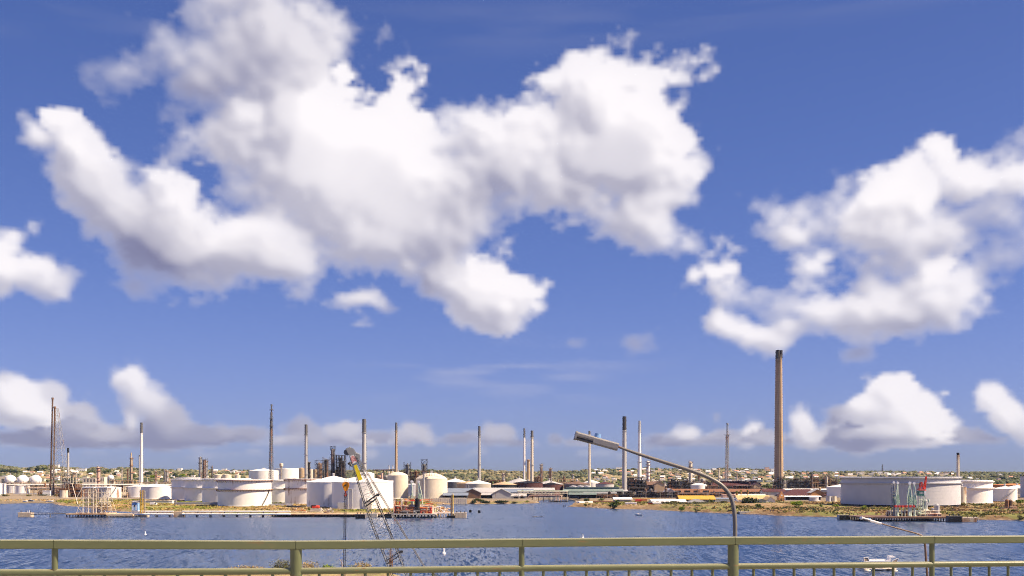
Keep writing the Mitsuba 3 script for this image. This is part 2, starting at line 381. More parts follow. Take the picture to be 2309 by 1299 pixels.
def bush(name, label, cat, px, yb, w, h, tint, D=None, n=160, seed=1, trunk=True, group=None, z=None, depth=None):
    """px centre, base row, width and height in photograph pixels"""
    rng = RNG(seed)
    if z is None:
        D, z0 = stand(px, yb)
    else:
        z0 = z
    s = D / F
    base = np.array([(px - CX) * s, D, z0])
    k = thing(name, label, cat, group)
    hh = np.array([w * s * .55, min(depth or w * s * .5, h * s * .9), h * s * .56])
    n = int(min(900, max(n, w * h * s * s * 9)))
    greenery(free(k + '__crown'), [leaves(base + [0, 0, h * s * .5], hh, n, max(.5, .3 * (hh[0] * hh[2]) ** .5 * (160 / n) ** .3), tint, rng)])
    if trunk:
        m = MB('brown', 0)
        m.bar(base - [0, 0, .5], base + [0, 0, h * s * .45], .09 * h * s + .05, .05 * h * s, 6)
        for j in range(4):
            a = rng.uniform(0, 6.28)
            m.bar(base + [0, 0, h * s * .25], base + [math.cos(a) * hh[0] * .6, math.sin(a) * hh[1] * .6, h * s * rng.uniform(.5, .75)], .04 * h * s, .015 * h * s, 4)
        part(k, 'trunk', m)
    return k

# ---------------------------------------------------------------- the setting: water, land, hills, bridge deck
def W(px, py, z=0.0):
    D = (E - z) * F / (py - H)
    return ((px - CX) * D / F, D)


SHORE = [W(*q) for q in [(0, 1136), (60, 1134.5), (115, 1135), (140, 1140.5), (180, 1143), (215, 1147), (245, 1152), (300, 1155), (330, 1156), (450, 1157.5), (560, 1160), (640, 1163.5), (760, 1164), (870, 1163), (985, 1162),
                         (1012, 1157), (1006, 1146), (975, 1138), (1053, 1137), (1110, 1136.5), (1180, 1136), (1213, 1134.5), (1216, 1129), (1222, 1126.5), (1290, 1126.5), (1300, 1132), (1283, 1142.5), (1320, 1144), (1380, 1147.5), (1440, 1148.5),
                         (1500, 1151), (1560, 1154), (1600, 1156), (1640, 1158), (1700, 1160), (1760, 1163), (1830, 1165), (1890, 1166), (1960, 1166), (2100, 1168), (2200, 1172), (2309, 1174)]]
LAND = shapely.Polygon([(-900, 960)] + SHORE + [(900, 610), (9000, 610), (9000, 16000), (-9000, 16000), (-9000, 960)]).buffer(0)
RIDGE = np.array([(-1200, 1056), (-300, 1052), (0, 1050), (30, 1054), (55, 1059), (85, 1053), (115, 1051), (150, 1056), (200, 1059), (218, 1055), (260, 1060), (272, 1055), (305, 1057), (345, 1060), (400, 1061), (480, 1061), (560, 1062), (640, 1063), (800, 1063), (900, 1061), (1000, 1061), (1080, 1059.5),
                  (1120, 1064), (1200, 1066), (1280, 1064.5), (1330, 1061), (1350, 1059), (1400, 1059), (1450, 1057.5), (1500, 1058.5), (1560, 1060), (1640, 1058.5), (1700, 1059.5), (1760, 1061), (1790, 1065), (1850, 1066), (2000, 1064.5), (2100, 1066), (2309, 1067), (3600, 1066)], float)


def zland(X, Y):
    """height of the land, without the shore's slope"""
    X, Y = np.asarray(X, float), np.asarray(Y, float)
    px = CX + X / np.maximum(Y, 1) * F
    top = E + (H - np.interp(px, RIDGE[:, 0], RIDGE[:, 1])) * 3200 / F
    t = np.clip((Y - 1800) / 1400, 0, 1)
    t = t * t * (3 - 2 * t) * .65 + t * .35
    z = 2.5 + (top - 2.5) * t
    return z - np.clip((Y - 3200) / 2500, 0, 1) * (z - 12)


def build_land():
    ys = np.concatenate([np.arange(560, 1130, 3.2), np.arange(1130, 1800, 14), np.arange(1800, 3400, 30), np.arange(3400, 5001, 200)])
    xs = np.concatenate([np.arange(-3500, -1500, 200), np.arange(-1500, -520, 26), np.arange(-520, 620, 4.5), np.arange(620, 1500, 26), np.arange(1500, 3501, 200)])
    X, Y = np.meshgrid(xs, ys)
    p = np.stack([X, Y, X * 0], -1)
    Xw, Yw = X + 5 * (meshkit.fbm(p * .05, 3, 1) - .5), Y + 9 * (meshkit.fbm(p * .045, 3, 2) - .5)
    pts = shapely.points(Xw.ravel(), Yw.ravel())
    d = shapely.distance(LAND.exterior, pts).reshape(X.shape)
    inside = shapely.contains_xy(LAND, Xw.ravel(), Yw.ravel()).reshape(X.shape)
    n = meshkit.fbm(p * .06, 4, 5) - .5
    z = zland(X, Y)
    bluff = np.exp(-((X - 190) / 70) ** 2 - ((Y - 812) / 26) ** 2) * 2.2
    zi = np.minimum(z, .35 + d * .16 + np.clip(d - 1, 0, 6) * .1) + (n * np.clip(d / 14, 0, 1) * 1.3 + bluff * np.clip(d / 10, 0, 1)) * (Y < 1000)
    zi = zi + (Y > 1750) * n * 6 * np.clip((Y - 1750) / 400, 0, 1)
    zz = np.where(inside, zi, -np.minimum(.25 + d * .3, 3))
    nx = len(xs)
    i = (np.arange(len(ys) - 1)[:, None] * nx + np.arange(nx - 1)).ravel()
    return (np.stack([X, Y, zz], -1).reshape(-1, 3), np.stack([i, i + 1, i + nx + 1, i + nx], 1))


scene['land'] = mikit.ply(build_land(), 'earth', True)
scene['sea_water'] = mikit.ply((np.array([[-3400, -300, 0], [3400, -300, 0], [3400, 4900, 0], [-3400, 4900, 0]], float), np.array([[0, 1, 2, 3]])), 'sea', True, uv=np.array([[0, 0], [1, 0], [1, 1], [0, 1]], float))
tag('land', kind='structure'); tag('sea_water', kind='structure')


def build_near():
    poly = shapely.Polygon([(-109, 292), (-92, 297), (-60, 297), (-40, 294), (-29, 286), (-21, 262), (2, 160), (6, 20), (-190, 20), (-190, 240)])
    xs, ys = np.arange(-196, 12, 2.2), np.arange(14, 304, 2.2)
    X, Y = np.meshgrid(xs, ys)
    p = np.stack([X, Y, X * 0], -1)
    q = shapely.points((X + 4 * (meshkit.fbm(p * .09, 3, 1) - .5)).ravel(), (Y + 4 * (meshkit.fbm(p * .09, 3, 2) - .5)).ravel())
    d = shapely.distance(poly.exterior, q).reshape(X.shape)
    ins = shapely.contains(poly, q).reshape(X.shape)
    z = np.where(ins, np.minimum(1.4, .1 + d * .3) + (meshkit.fbm(p * .3, 3, 4) - .5) * .5, -np.minimum(2, d * .4 + .1))
    nx = len(xs)
    i = (np.arange(len(ys) - 1)[:, None] * nx + np.arange(nx - 1)).ravel()
    return (np.stack([X, Y, z], -1).reshape(-1, 3), np.stack([i, i + 1, i + nx + 1, i + nx], 1))


scene['near_shore'] = mikit.ply(build_near(), 'earth', True)
tag('near_shore', kind='structure')

m = MB('concrete', .1)
m.b2(-70, 70, -7, 8.75, E - 2.4, E - 1.60)
m.b2(-70, 70, 7.4, 8.75, E - 1.60, E - 1.46)
for x in (-66, -22, 26, 66):
    m.b2(x - 1.5, x + 1.5, -4, 6, -2, E - 2.4)
part('bridge_deck', 'slab', m, 'paint_near'); scene['bridge_deck'] = scene.pop('bridge_deck__slab'); tag('bridge_deck', kind='structure')
m = MB('concrete', .1)
u = np.array([14.8, 28.0]) / math.hypot(14.8, 28.0); ax = [[u[0], u[1], 0], [-u[1], u[0], 0], [0, 0, 1]]
for a, b in ((-12, 70),):
    m.box([4.6 + u[0] * 29 - u[1] * 4.2 * -1, 22 + u[1] * 29 - u[0] * 4.2, 18.6], [41, 5.4, .5], ax)
    for t in (-8, 16, 40, 64):
        m.box([4.6 + u[0] * t + u[1] * 4.2, 22 + u[1] * t - u[0] * 4.2, 8.2], [.8, 3, 9.9], ax)
part('ramp_road', 'slab', m, 'paint_near'); scene['ramp_road'] = scene.pop('ramp_road__slab'); tag('ramp_road', kind='structure')

# ---------------------------------------------------------------- the bridge railing
RAILP = np.array([(-410, 1217.2, 1237.4, 1284.0, 1300.0), (124, 1217.2, 1237.0, 1283.2, 1299.0), (667, 1219.6, 1238.3, 1280.6, 1295.6), (1176, 1214.9, 1233.2, 1274.6, 1289.2), (1654, 1210.6, 1228.0, 1270.3, 1284.2), (2101, 1208.6, 1225.2, 1266.2, 1279.6), (2525, 1206.6, 1222.4, 1262.6, 1275.2)])
# posts stand at equal distances along a nearly straight line on the right edge of the deck
fit = np.linalg.lstsq(np.array([[F * i_, F, -(q - CX) * i_] for i_, q in zip((-2, -1, 0, 1, 2), RAILP[1:6, 0])]), np.array([(q - CX) * 8.2 for q in RAILP[1:6, 0]]), rcond=None)[0]
POST = np.array([[fit[1] + fit[0] * k, 8.2 + fit[2] * k] for k in range(-3, 4)])
RZ = np.array([[E - (r - H) * y / F for r in q[1:]] for q, (_, y) in zip(RAILP, POST)])
rail = thing('bridge_railing', 'olive green steel bridge railing with flat top rail, round lower rail and thin balusters', 'railing')
dirv = np.array([fit[0], fit[2]]); dirv /= np.linalg.norm(dirv); nrm = np.array([-dirv[1], dirv[0]])
for k in range(6):
    for nm, hi, lo, hw in (('top_rail', 0, 1, .045), ('lower_rail', 2, 3, 0)):
        a, b = POST[k], POST[k + 1]
        gap = .0018
        a, b = a + dirv * gap, b - dirv * gap
        za, zb = (RZ[k][hi] + RZ[k][lo]) / 2, (RZ[k + 1][hi] + RZ[k + 1][lo]) / 2
        th = (RZ[k][hi] - RZ[k][lo] + RZ[k + 1][hi] - RZ[k + 1][lo]) / 4
        m = MB('white', .05)
        if hw:
            u3 = np.array([b[0] - a[0], b[1] - a[1], zb - za]); L = np.linalg.norm(u3); u3 /= L
            n3 = np.array([nrm[0], nrm[1], 0]); w3 = np.cross(u3, n3)
            c = np.array([(a[0] + b[0]) / 2, (a[1] + b[1]) / 2, (za + zb) / 2])
            r = .006
            prof = [(-hw + r, -th), (hw - r, -th), (hw, -th + r), (hw, th - r), (hw - r, th), (-hw + r, th), (-hw, th - r), (-hw, -th + r)]
            R = [np.array([c + sg * u3 * L / 2 + x * n3 + z * w3 for x, z in prof]) for sg in (-1, 1)]
            for j in range(8):
                jj = (j + 1) % 8
                m.quad(R[0][j], R[0][jj], R[1][jj], R[1][j])
            m.add(R[0][::-1], [[0, 1, 2], [0, 2, 3], [0, 3, 4], [0, 4, 5], [0, 5, 6], [0, 6, 7]]); m.add(R[1], [[0, 1, 2], [0, 2, 3], [0, 3, 4], [0, 4, 5], [0, 5, 6], [0, 6, 7]])
        else:
            m.bar([*a, za], [*b, zb], th, n=20)
            for q, z in ((a + dirv * .035, za), (b - dirv * .035, zb)):
                m.bar([*(q - dirv * .012), z], [*(q + dirv * .012), z], th * 1.05, n=20)
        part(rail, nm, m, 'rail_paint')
    zl = [(RZ[j][2] + RZ[j][3]) / 2 for j in (k, k + 1)]
    for j in range(1, 10):
        q = POST[k] + (POST[k + 1] - POST[k]) * (j / 10)
        z = zl[0] + (zl[1] - zl[0]) * j / 10
        m = MB('white', .05); m.bar([*q, z - .58], [*q, z - .014], .0115, n=10)
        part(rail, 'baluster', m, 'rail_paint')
for k in range(7):
    r = .0435 if k % 2 == 0 else .0215
    m = MB('white', .05)
    m.bar([*POST[k], E - 1.47], [*POST[k], (RZ[k][1]) - .001], r, n=24)
    m.box([*POST[k], E - 1.455], [.09, .07, .012])
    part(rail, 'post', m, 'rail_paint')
m = MB('white', .05)
m.bar([*POST[0], RZ[0][3] - .585], [*POST[3], RZ[3][3] - .585], .016, n=8).bar([*POST[3], RZ[3][3] - .585], [*POST[6], RZ[6][3] - .585], .016, n=8)
part(rail, 'bottom_rail', m, 'rail_paint')

# ---------------------------------------------------------------- builders
def frame_px(xl, xr, yb, D=None, z0=2.5):
    """front distance, metres per pixel at the front, radius and centre of an upright cylinder seen between two columns of the photograph"""
    Df = D or (E - z0) * F / (yb - H)
    xc = (xl + xr) / 2
    ct = math.cos(math.atan((xc - CX) / F))
    hw = (xr - xl) / 2 * ct
    r = hw * Df / (F - hw)
    return Df, Df / F, r, np.array([(xc - CX) / F * (Df + r), Df + r, z0])


def tank(label, xl, xr, yt, yb, roof='cone', rh=7, col='white', w=.12, D=None, z0=2.5, girders=(), courses=1, stair=None, rail=False, base=None, roofcol=None, girdercol=None, group=None, gw=.8, vent=True, n=64, base_col='black', rimw=0, braces=False):
    Df, s, r, c = frame_px(xl, xr, yb, D, z0)
    h = E - (yt - H) * s - z0 if D else (yb - yt) * s
    zt = c[2] + h
    k = thing('storage_tank', label, 'storage tank', group)
    hb = (base or 0) * s
    for i in range(courses):
        a, b = hb + (h - hb) * i / courses, hb + (h - hb) * (i + 1) / courses
        m = MB(col, w)
        rr = r + .03 * (courses - i)
        m.lathe(c, [(rr, a), (rr, b - .16)] + ([(rr - .14, b - .16), (rr - .14, b)] if courses > 1 else [(rr, b)]), n)
        part(k, 'shell_course' if courses > 1 else 'shell', m)
    if base:
        m = MB(base_col, 0); m.lathe(c, [(r - .15, -.5), (r - .15, hb)], n); part(k, 'base_skirt', m)
    else:
        m = MB('concrete', .2); m.lathe(c, [(r + .9, -1.0), (r + .9, .35), (r - .2, .35)], n); part(k, 'foundation', m)
    R = rh * s
    m = MB(roofcol or col, w)
    if roof == 'cone':
        m.lathe(c, [(r + .3, h - .25), (r + .3, h + .05)], n).lathe(c, [(r + .3, h + .05), (.01, h + R)], n)
    elif roof == 'dome':
        q = (r * r + R * R) / (2 * R)
        a = math.asin(min(1, r / q))
        m.lathe(c, [(r + .25, h - .3), (r + .25, h)], n).lathe(c, [(q * math.sin(a * (1 - t / 8)), h + R - q + q * math.cos(a * (1 - t / 8))) for t in range(9)], n, True)
    else:
        m.lathe(c, [(r - .2, h - .02), (r - .2, h - 2.6), (.01, h - 2.2)], n)
        m.lathe(c, [(r + .1, h - .3), (r + .1, h + .12), (r - .25, h + .12)], n)
    part(k, 'roof', m)
    if vent and roof != 'float':
        m = MB('lightgrey', .2); m.bar(c + [0, 0, h + R - .4], c + [0, 0, h + R + 1.6], .9, .7, 10).bar(c + [0, 0, h + R + 1.6], c + [0, 0, h + R + 2.0], 1.3, .9, 10); part(k + '__roof', 'vent', m)
    for g in girders:
        z = h * g
        m = MB(girdercol or col, w + .15)
        m.lathe(c, [(r, z - .28), (r + gw, z - .2), (r + gw, z + .2), (r, z + .2)], n)
        if braces:
            for a in np.arange(n) * 2 * np.pi / n:
                d = np.array([math.sin(a), -math.cos(a), 0])
                m.bar(c + d * (r + .02) + [0, 0, z - 1.6], c + d * (r + gw * .95) + [0, 0, z - .3], .11, n=4, caps=False)
        part(k, 'wind_girder', m)
    if rail:
        m = MB(girdercol or col, .1)
        rr = r + (gw if rail == 'girder' else .1)
        zz = h * girders[-1] if rail == 'girder' else h
        for q in (.6, 1.15):
            m.lathe(c, [(rr - .05, zz + q), (rr + .05, zz + q), (rr + .05, zz + q + .1), (rr - .05, zz + q + .1)], n)
        for a in np.arange(n) * 2 * np.pi / n:
            m.bar(c + [rr * math.sin(a), -rr * math.cos(a), zz + .1], c + [rr * math.sin(a), -rr * math.cos(a), zz + 1.2], .06, n=4, caps=False)
        part(k, 'handrail', m)
    if stair:
        m = MB(stair[2] if len(stair) > 2 else 'rust', .2)
        N = 26
        lo, hi = stair[3:5] if len(stair) > 4 else (0, 1)
        an = np.radians(np.linspace(stair[0], stair[1], N))
        zz = np.linspace(h * lo + .3, h * hi, N)
        ring = lambda q, dz: np.stack([c[0] + (r + q) * np.sin(an), c[1] - (r + q) * np.cos(an), c[2] + zz + dz], 1)
        m.ring([ring(.1, 0).copy(), ring(1.0, 0), ring(1.0, -.3), ring(.1, -.3), ring(.1, 0)], False)
        m.path(ring(1.0, 1.1), .09, 4)
        for i in range(0, N, 2):
            m.bar(ring(1.0, 0)[i], ring(1.0, 1.1)[i], .05, n=4, caps=False)
        part(k, 'stairway', m)
    return k, c, r, h


def stack(label, x, yt, wt, wb, yw, D, col='grey', cap='darkgrey', capy=22, w=.1, z0=2.5, bsdf='paint', n=20, lad=True, rings=0, group=None, dx=0):
    """x axis column, yt top row, wt/wb widths at the top and at row yw, capy height of the dark painted top"""
    s = D / F
    r0, r1 = wt * s / 2, wb * s / 2
    zt = E - (yt - H) * s
    zw = E - (yw - H) * s
    rz = lambda z: r0 + (r1 - r0) * (zt - z) / max(zt - zw, 1)
    c = np.array([(x - CX) * s, D, 0])
    k = thing('chimney', label, 'chimney', group)
    zc = zt - capy * s
    m = MB(col, w); m.lathe(c, [(rz(z0), z0 - 1), (rz(zc), zc)], n); part(k, 'shaft', m, bsdf)
    if capy:
        m = MB(cap, w * .6); m.lathe(c, [(rz(zc) + .05, zc), (rz(zt) + .05, zt), (rz(zt) - .35, zt), (rz(zt) - .35, zt - 6)], n); part(k, 'dark_top', m)
    if lad:
        m = MB('steel', .2); m.ladder(c + [rz(z0) + .3, -.5, z0], c + [rz(zt) + .3, -.5, zt - 1], .6, .1, 1.4, (0, 1, 0)); part(k, 'ladder', m)
    for i in range(rings):
        z = zc - (zc - z0) * (i + .02) / max(rings, 1)
        m = MB('steel', .3); q = rz(z)
        m.lathe(c, [(q, z), (q + 1.0, z), (q + 1.0, z + .15), (q, z + .15)], n).lathe(c, [(q + .95, z + 1), (q + 1.05, z + 1), (q + 1.05, z + 1.1), (q + .95, z + 1.1)], n)
        part(k, 'platform', m)
    return k, c, rz


def column(label, x, yt, w, D, col='steel', plats=4, z0=2.5, wr=.4, top='dome', pipe=True, group=None, cage=None, seed=0, platcol='rust', name='distillation_tower', cat='column'):
    s = D / F
    r = w * s / 2
    zt = E - (yt - H) * s
    c = np.array([(x - CX) * s, D, 0])
    rng = RNG(seed + int(x * 7))
    k = thing(name, label, cat, group)
    m = MB(col, wr)
    m.lathe(c, [(r * 1.12, z0 - 1), (r * 1.12, z0 + 3), (r, z0 + 4.5), (r, zt - r * .7)], 18)
    m.lathe(c, [(r * math.cos(t), zt - r * .7 + r * .7 * math.sin(t)) for t in np.linspace(0, 1.5, 6)], 18, True)
    part(k, 'shell', m)
    for i in range(plats):
        z = zt - 1.2 - (zt - z0 - 5) * i / max(plats, 1) * rng.uniform(.85, 1)
        m = MB(platcol, .4)
        a0 = rng.uniform(0, 6.28)
        q = r + max(1.1, .35 * r)
        m.lathe(c, [(r, z), (q, z), (q, z - .25), (r, z - .25)], 14, False, a0, a0 + 4.2)
        for zz in (.55, 1.15):
            m.lathe(c, [(q - .06, z + zz), (q + .06, z + zz), (q + .06, z + zz + .12), (q - .06, z + zz + .12)], 14, False, a0, a0 + 4.2)
        for t in np.linspace(a0, a0 + 4.2, 8):
            m.bar(c + [q * math.cos(t), q * math.sin(t), z], c + [q * math.cos(t), q * math.sin(t), z + 1.2], .07, n=4, caps=False)
        part(k, 'platform', m)
    if pipe:
        m = MB('steel' if col != 'steel' else 'rust', .4)
        a = rng.uniform(-2.6, -.5)
        q = r + .6
        d = np.array([math.cos(a) * q, math.sin(a) * q, 0])
        m.path([c + [0, 0, zt - .2], c + [0, 0, zt + 1.0], c + d * .6 + [0, 0, zt + 1.3], c + d + [0, 0, zt + .4], c + d + [0, 0, zt - 4], c + d + [0, 0, z0]], .32, 7)
        part(k, 'overhead_pipe', m)
    m = MB('steel', .4)
    m.ladder(c + [r + .35, -.4, z0], c + [r + .35, -.4, zt], .7, .11, 1.2, (0, 1, 0))
    part(k, 'ladder', m)
    if cage:
        m = MB(cage, .3)
        q = r + 1.6
        for sx in (-1, 1):
            for sy in (-1, 1):
                m.bar(c + [sx * q, sy * q, z0], c + [sx * q, sy * q, zt + 3], .2, n=4)
        for z in np.arange(z0 + 5, zt + 3.5, 5):
            for a, b in (((-1, -1), (1, -1)), ((1, -1), (1, 1)), ((1, 1), (-1, 1)), ((-1, 1), (-1, -1))):
                m.bar(c + [a[0] * q, a[1] * q, z], c + [b[0] * q, b[1] * q, z], .15, n=4)
                m.bar(c + [a[0] * q, a[1] * q, z - 5], c + [b[0] * q, b[1] * q, z], .09, n=4, caps=False)
        part(k, 'steel_frame', m)
    return k


def unit(label, x0, x1, yt, D, seed=1, cols=('darkgrey', 'rust', 'steel'), z0=2.5, depth=None, vessels=4, pipes=26, bay=6.0, lev=5.0, name='process_unit', cat='process unit', fill=1.0, group=None, deckcol='darkgrey', jag=.35, solid=None):
    """an open steel structure with decks, drums and pipes"""
    s = D / F
    rng = RNG(seed)
    X0, X1, Z1 = (x0 - CX) * s, (x1 - CX) * s, E - (yt - H) * s
    dp = depth or min(22, max(8, (X1 - X0) * .6))
    nb, nl = max(1, round((X1 - X0) / bay)), max(1, round((Z1 - z0) / lev))
    xs, zs, ys = np.linspace(X0, X1, nb + 1), np.linspace(z0, Z1, nl + 1), (D, D + dp / 2, D + dp)
    top = [nl if rng.random() > jag else max(1, nl - rng.integers(1, max(2, nl // 2 + 1))) for _ in range(nb)]
    top[rng.integers(0, nb)] = nl
    k = thing(name, label, cat, group)
    m = MB(cols[0], .35)
    for i in range(nb + 1):
        t = max(top[max(0, i - 1)], top[min(nb - 1, i)])
        for y in ys:
            m.bar([xs[i], y, z0 - 1], [xs[i], y, zs[t]], .3, n=4)
    for i in range(nb):
        for l in range(1, top[i] + 1):
            for y in ys:
                m.bar([xs[i], y, zs[l]], [xs[i + 1], y, zs[l]], .28, n=4)
            for x in (xs[i], xs[i + 1]):
                m.bar([x, ys[0], zs[l]], [x, ys[2], zs[l]], .18, n=4)
            if rng.random() < .5:
                a, b = (xs[i], xs[i + 1]) if rng.random() < .5 else (xs[i + 1], xs[i])
                m.bar([a, ys[0], zs[l - 1]], [b, ys[0], zs[l]], .12, n=4, caps=False)
    part(k, 'frame', m)
    if solid:
        for i in range(nb):
            m = MB(solid, .3)
            m.b2(xs[i] + .35, xs[i + 1] - .35, ys[0] + dp * .3, ys[2] - .5, z0 - .5, z0 + (zs[top[i]] - z0) * rng.uniform(.62, .97))
            part(k, 'cladding', m)
    m = MB(deckcol, .4)
    for i in range(nb):
        for l in range(1, top[i] + 1):
            if rng.random() < .75 * fill:
                m.b2(xs[i] + .1, xs[i + 1] - .1, ys[0] + .15, ys[2] - .15, zs[l] + .2, zs[l] + .34)
                for q in (.75, 1.3):
                    m.bar([xs[i], ys[0], zs[l] + q], [xs[i + 1], ys[0], zs[l] + q], .07, n=3, caps=False)
    if m.n:
        part(k, 'deck', m)
    for j in range(vessels):
        i = rng.integers(0, nb); l = rng.integers(0, top[i])
        m = MB(cols[rng.integers(0, len(cols))], .4)
        xm, ym = (xs[i] + xs[i + 1]) / 2, rng.uniform(ys[0] + 1.5, ys[1])
        hw = (xs[i + 1] - xs[i]) * .42
        if rng.random() < .55:
            r = rng.uniform(.7, 1.5)
            a, b = np.array([xm - hw, ym, zs[l] + r + .4]), np.array([xm + hw, ym, zs[l] + r + .4])
            m.bar(a, b, r, n=12).bar(a - [r * .5, 0, 0], a, r * .55, r, 12).bar(b, b + [r * .5, 0, 0], r, r * .55, 12)
        else:
            r = rng.uniform(.8, 1.7); hh = rng.uniform(3, 9)
            m.bar([xm, ym, zs[l]], [xm, ym, zs[l] + hh], r, n=12).bar([xm, ym, zs[l] + hh], [xm, ym, zs[l] + hh + r * .6], r, r * .3, 12)
        part(k, 'vessel', m)
    for j in range(int(nb * nl * .8 * fill)):
        i = rng.integers(0, nb); l = rng.integers(0, top[i])
        m = MB(cols[rng.integers(0, len(cols))], .4)
        a = rng.uniform(xs[i], (xs[i] + xs[i + 1]) / 2); b = a + (xs[i + 1] - xs[i]) * rng.uniform(.25, .5); y = rng.uniform(D + .3, D + dp * .6)
        m.b2(a, b, y, y + rng.uniform(1, 4), zs[l] + .3, zs[l] + (zs[1] - zs[0]) * rng.uniform(.35, .9))
        part(k, 'equipment', m)
    m = MB(cols[-1], .45)
    for j in range(pipes * 2):
        m.col = cols[rng.integers(0, len(cols))]
        i = rng.integers(0, nb); t = zs[top[i]]
        y = rng.uniform(D - .8, D + dp)
        z = rng.uniform(z0 + 1, t)
        a = rng.uniform(X0, X1); b = np.clip(a + rng.normal() * bay * 1.6, X0, X1); r = rng.uniform(.14, .46)
        u = rng.random()
        if u < .45:
            m.bar([a, y, z], [b, y, z], r, n=6)
        elif u < .8:
            xx = rng.uniform(xs[i], xs[i + 1]); m.bar([xx, y, z0], [xx, y, z], r, n=6)
        else:
            xx = rng.uniform(xs[i], xs[i + 1]); m.path([[xx, y, z0], [xx, y, z - .5], [xx + .5, y, z], [b, y, z]], r, 6)
    if m.n:
        part(k, 'piping', m)
    return k


def gable(name, label, cat, c, L, Wd, he, hr, rot=0, roofcol='roofgrey', wallcol='lightgrey', w=.25, openings=(), open_front=False, over=.8, group=None, hip=False, monitor=False, nwin=0):
    """c: ground centre; L along the ridge, Wd across; eaves and ridge heights; rot in degrees turns the ridge from the x axis"""
    a = math.radians(rot)
    ax = np.array([[math.cos(a), math.sin(a), 0], [-math.sin(a), math.cos(a), 0], [0, 0, 1]])
    Q = lambda x, y, z: np.asarray(c) + np.array([x, y, z]) @ ax
    k = thing(name, label, cat, group)
    l, h = L / 2, Wd / 2
    m = MB(wallcol, w)
    for sg in (-1, 1):
        if not (open_front and sg == -1):
            q = [Q(-l, sg * h, -.6), Q(l, sg * h, -.6), Q(l, sg * h, he), Q(-l, sg * h, he)]
            m.quad(*(q if sg < 0 else q[::-1]))
        q = [Q(sg * l, -h, -.6), Q(sg * l, h, -.6), Q(sg * l, h, he)] + ([] if hip else [Q(sg * l, 0, hr)]) + [Q(sg * l, -h, he)]
        q = q if sg > 0 else q[::-1]
        m.add(q, [[0, i, i + 1] for i in range(1, len(q) - 1)])
    part(k, 'wall', m)
    if open_front:
        m = MB('darkgrey', .2)
        for x in np.linspace(-l, l, max(3, int(L / 6))):
            m.bar(Q(x, -h + .2, -.5), Q(x, -h + .2, he), .22, n=4)
        part(k, 'columns', m)
    m = MB(roofcol, w)
    th = .25
    lo = l + over
    ins = lo - h if hip else lo
    ho = h + over
    zo = he - (hr - he) * over / h
    for sg in (-1, 1):
        top = [Q(-lo, sg * ho, zo + th), Q(lo, sg * ho, zo + th), Q(ins, 0, hr + th), Q(-ins, 0, hr + th)]
        bot = [p - [0, 0, th] for p in top]
        m.quad(*(top if sg < 0 else top[::-1])); m.quad(*(bot[::-1] if sg < 0 else bot))
        for i in range(4):
            j = (i + 1) % 4
            q = [bot[i], bot[j], top[j], top[i]]
            m.quad(*(q if sg < 0 else q[::-1]))
        if hip:
            q = [Q(sg * lo, -ho, zo + th), Q(sg * lo, ho, zo + th), Q(sg * ins, 0, hr + th)]
            m.tri(*(q if sg > 0 else q[::-1]))
    part(k, 'roof', m)
    if monitor:
        m = MB(roofcol, w)
        m.box(Q(0, 0, hr + .9), [l * .9, 1.4, .7], ax); m.box(Q(0, 0, hr + 1.75), [l * .92, 1.9, .14], ax)
        part(k + '__roof', 'roof_vent', m)
    for side, x, wd, z0, z1, nm in openings:
        m = MB('black' if nm != 'white_door' else 'white', .05)
        if side in 'fb':
            sg = -1 if side == 'f' else 1
            m.box(Q(x * l, sg * (h + .02), (z0 + z1) / 2), [wd / 2, .08, (z1 - z0) / 2], ax)
        else:
            sg = -1 if side == 'l' else 1
            m.box(Q(sg * (l + .02), x * h, (z0 + z1) / 2), [.08, wd / 2, (z1 - z0) / 2], ax)
        part(k + '__wall', nm, m)
    return k


def shed(name, label, cat, x0, x1, yb, ye, yr, D, depth, ori='x', z0=2.5, **kw):
    """a gabled building between two columns of the photograph; ye, yr eaves and ridge rows"""
    s = D / F
    w = (x1 - x0) * s
    c = np.array([((x0 + x1) / 2 - CX) * s, D + depth / 2, z0])
    he, hr = E - (ye - H) * s - z0, E - (yr - H) * (D + depth / 2) / F - z0
    hr = max(hr, he + .6)
    if ori == 'x':
        return gable(name, label, cat, c, w, depth, he, hr, **kw)
    hr2 = max(E - (yr - H) * s - z0, he + .6)
    return gable(name, label, cat, c, depth, w, he, hr2, rot=90, **kw)


def block(name, label, cat, x0, x1, yt, D, depth, col='cream', w=.15, z0=2.5, win=None, roofcol=None, group=None, para=.4):
    """a flat roofed building, win = (rows, columns)"""
    s = D / F
    X0, X1, Z1 = (x0 - CX) * s, (x1 - CX) * s, E - (yt - H) * s
    k = thing(name, label, cat, group)
    m = MB(col, w); m.b2(X0, X1, D, D + depth, z0 - .6, Z1); part(k, 'wall', m)
    m = MB(roofcol or col, w)
    m.b2(X0 - .25, X1 + .25, D - .25, D + depth + .25, Z1 + .003, Z1 + para); part(k, 'roof', m)
    if win:
        for i in range(win[0]):
            for j in range(win[1]):
                zc = z0 + (Z1 - z0) * (i + .55) / win[0]; xc = X0 + (X1 - X0) * (j + .5) / win[1]
                hw, hh = (X1 - X0) / win[1] * .28, (Z1 - z0) / win[0] * .26
                m = MB('darkgrey', 0); m.b2(xc - hw, xc + hw, D - .06, D + .1, zc - hh, zc + hh); part(k + '__wall', 'window', m)
    return k


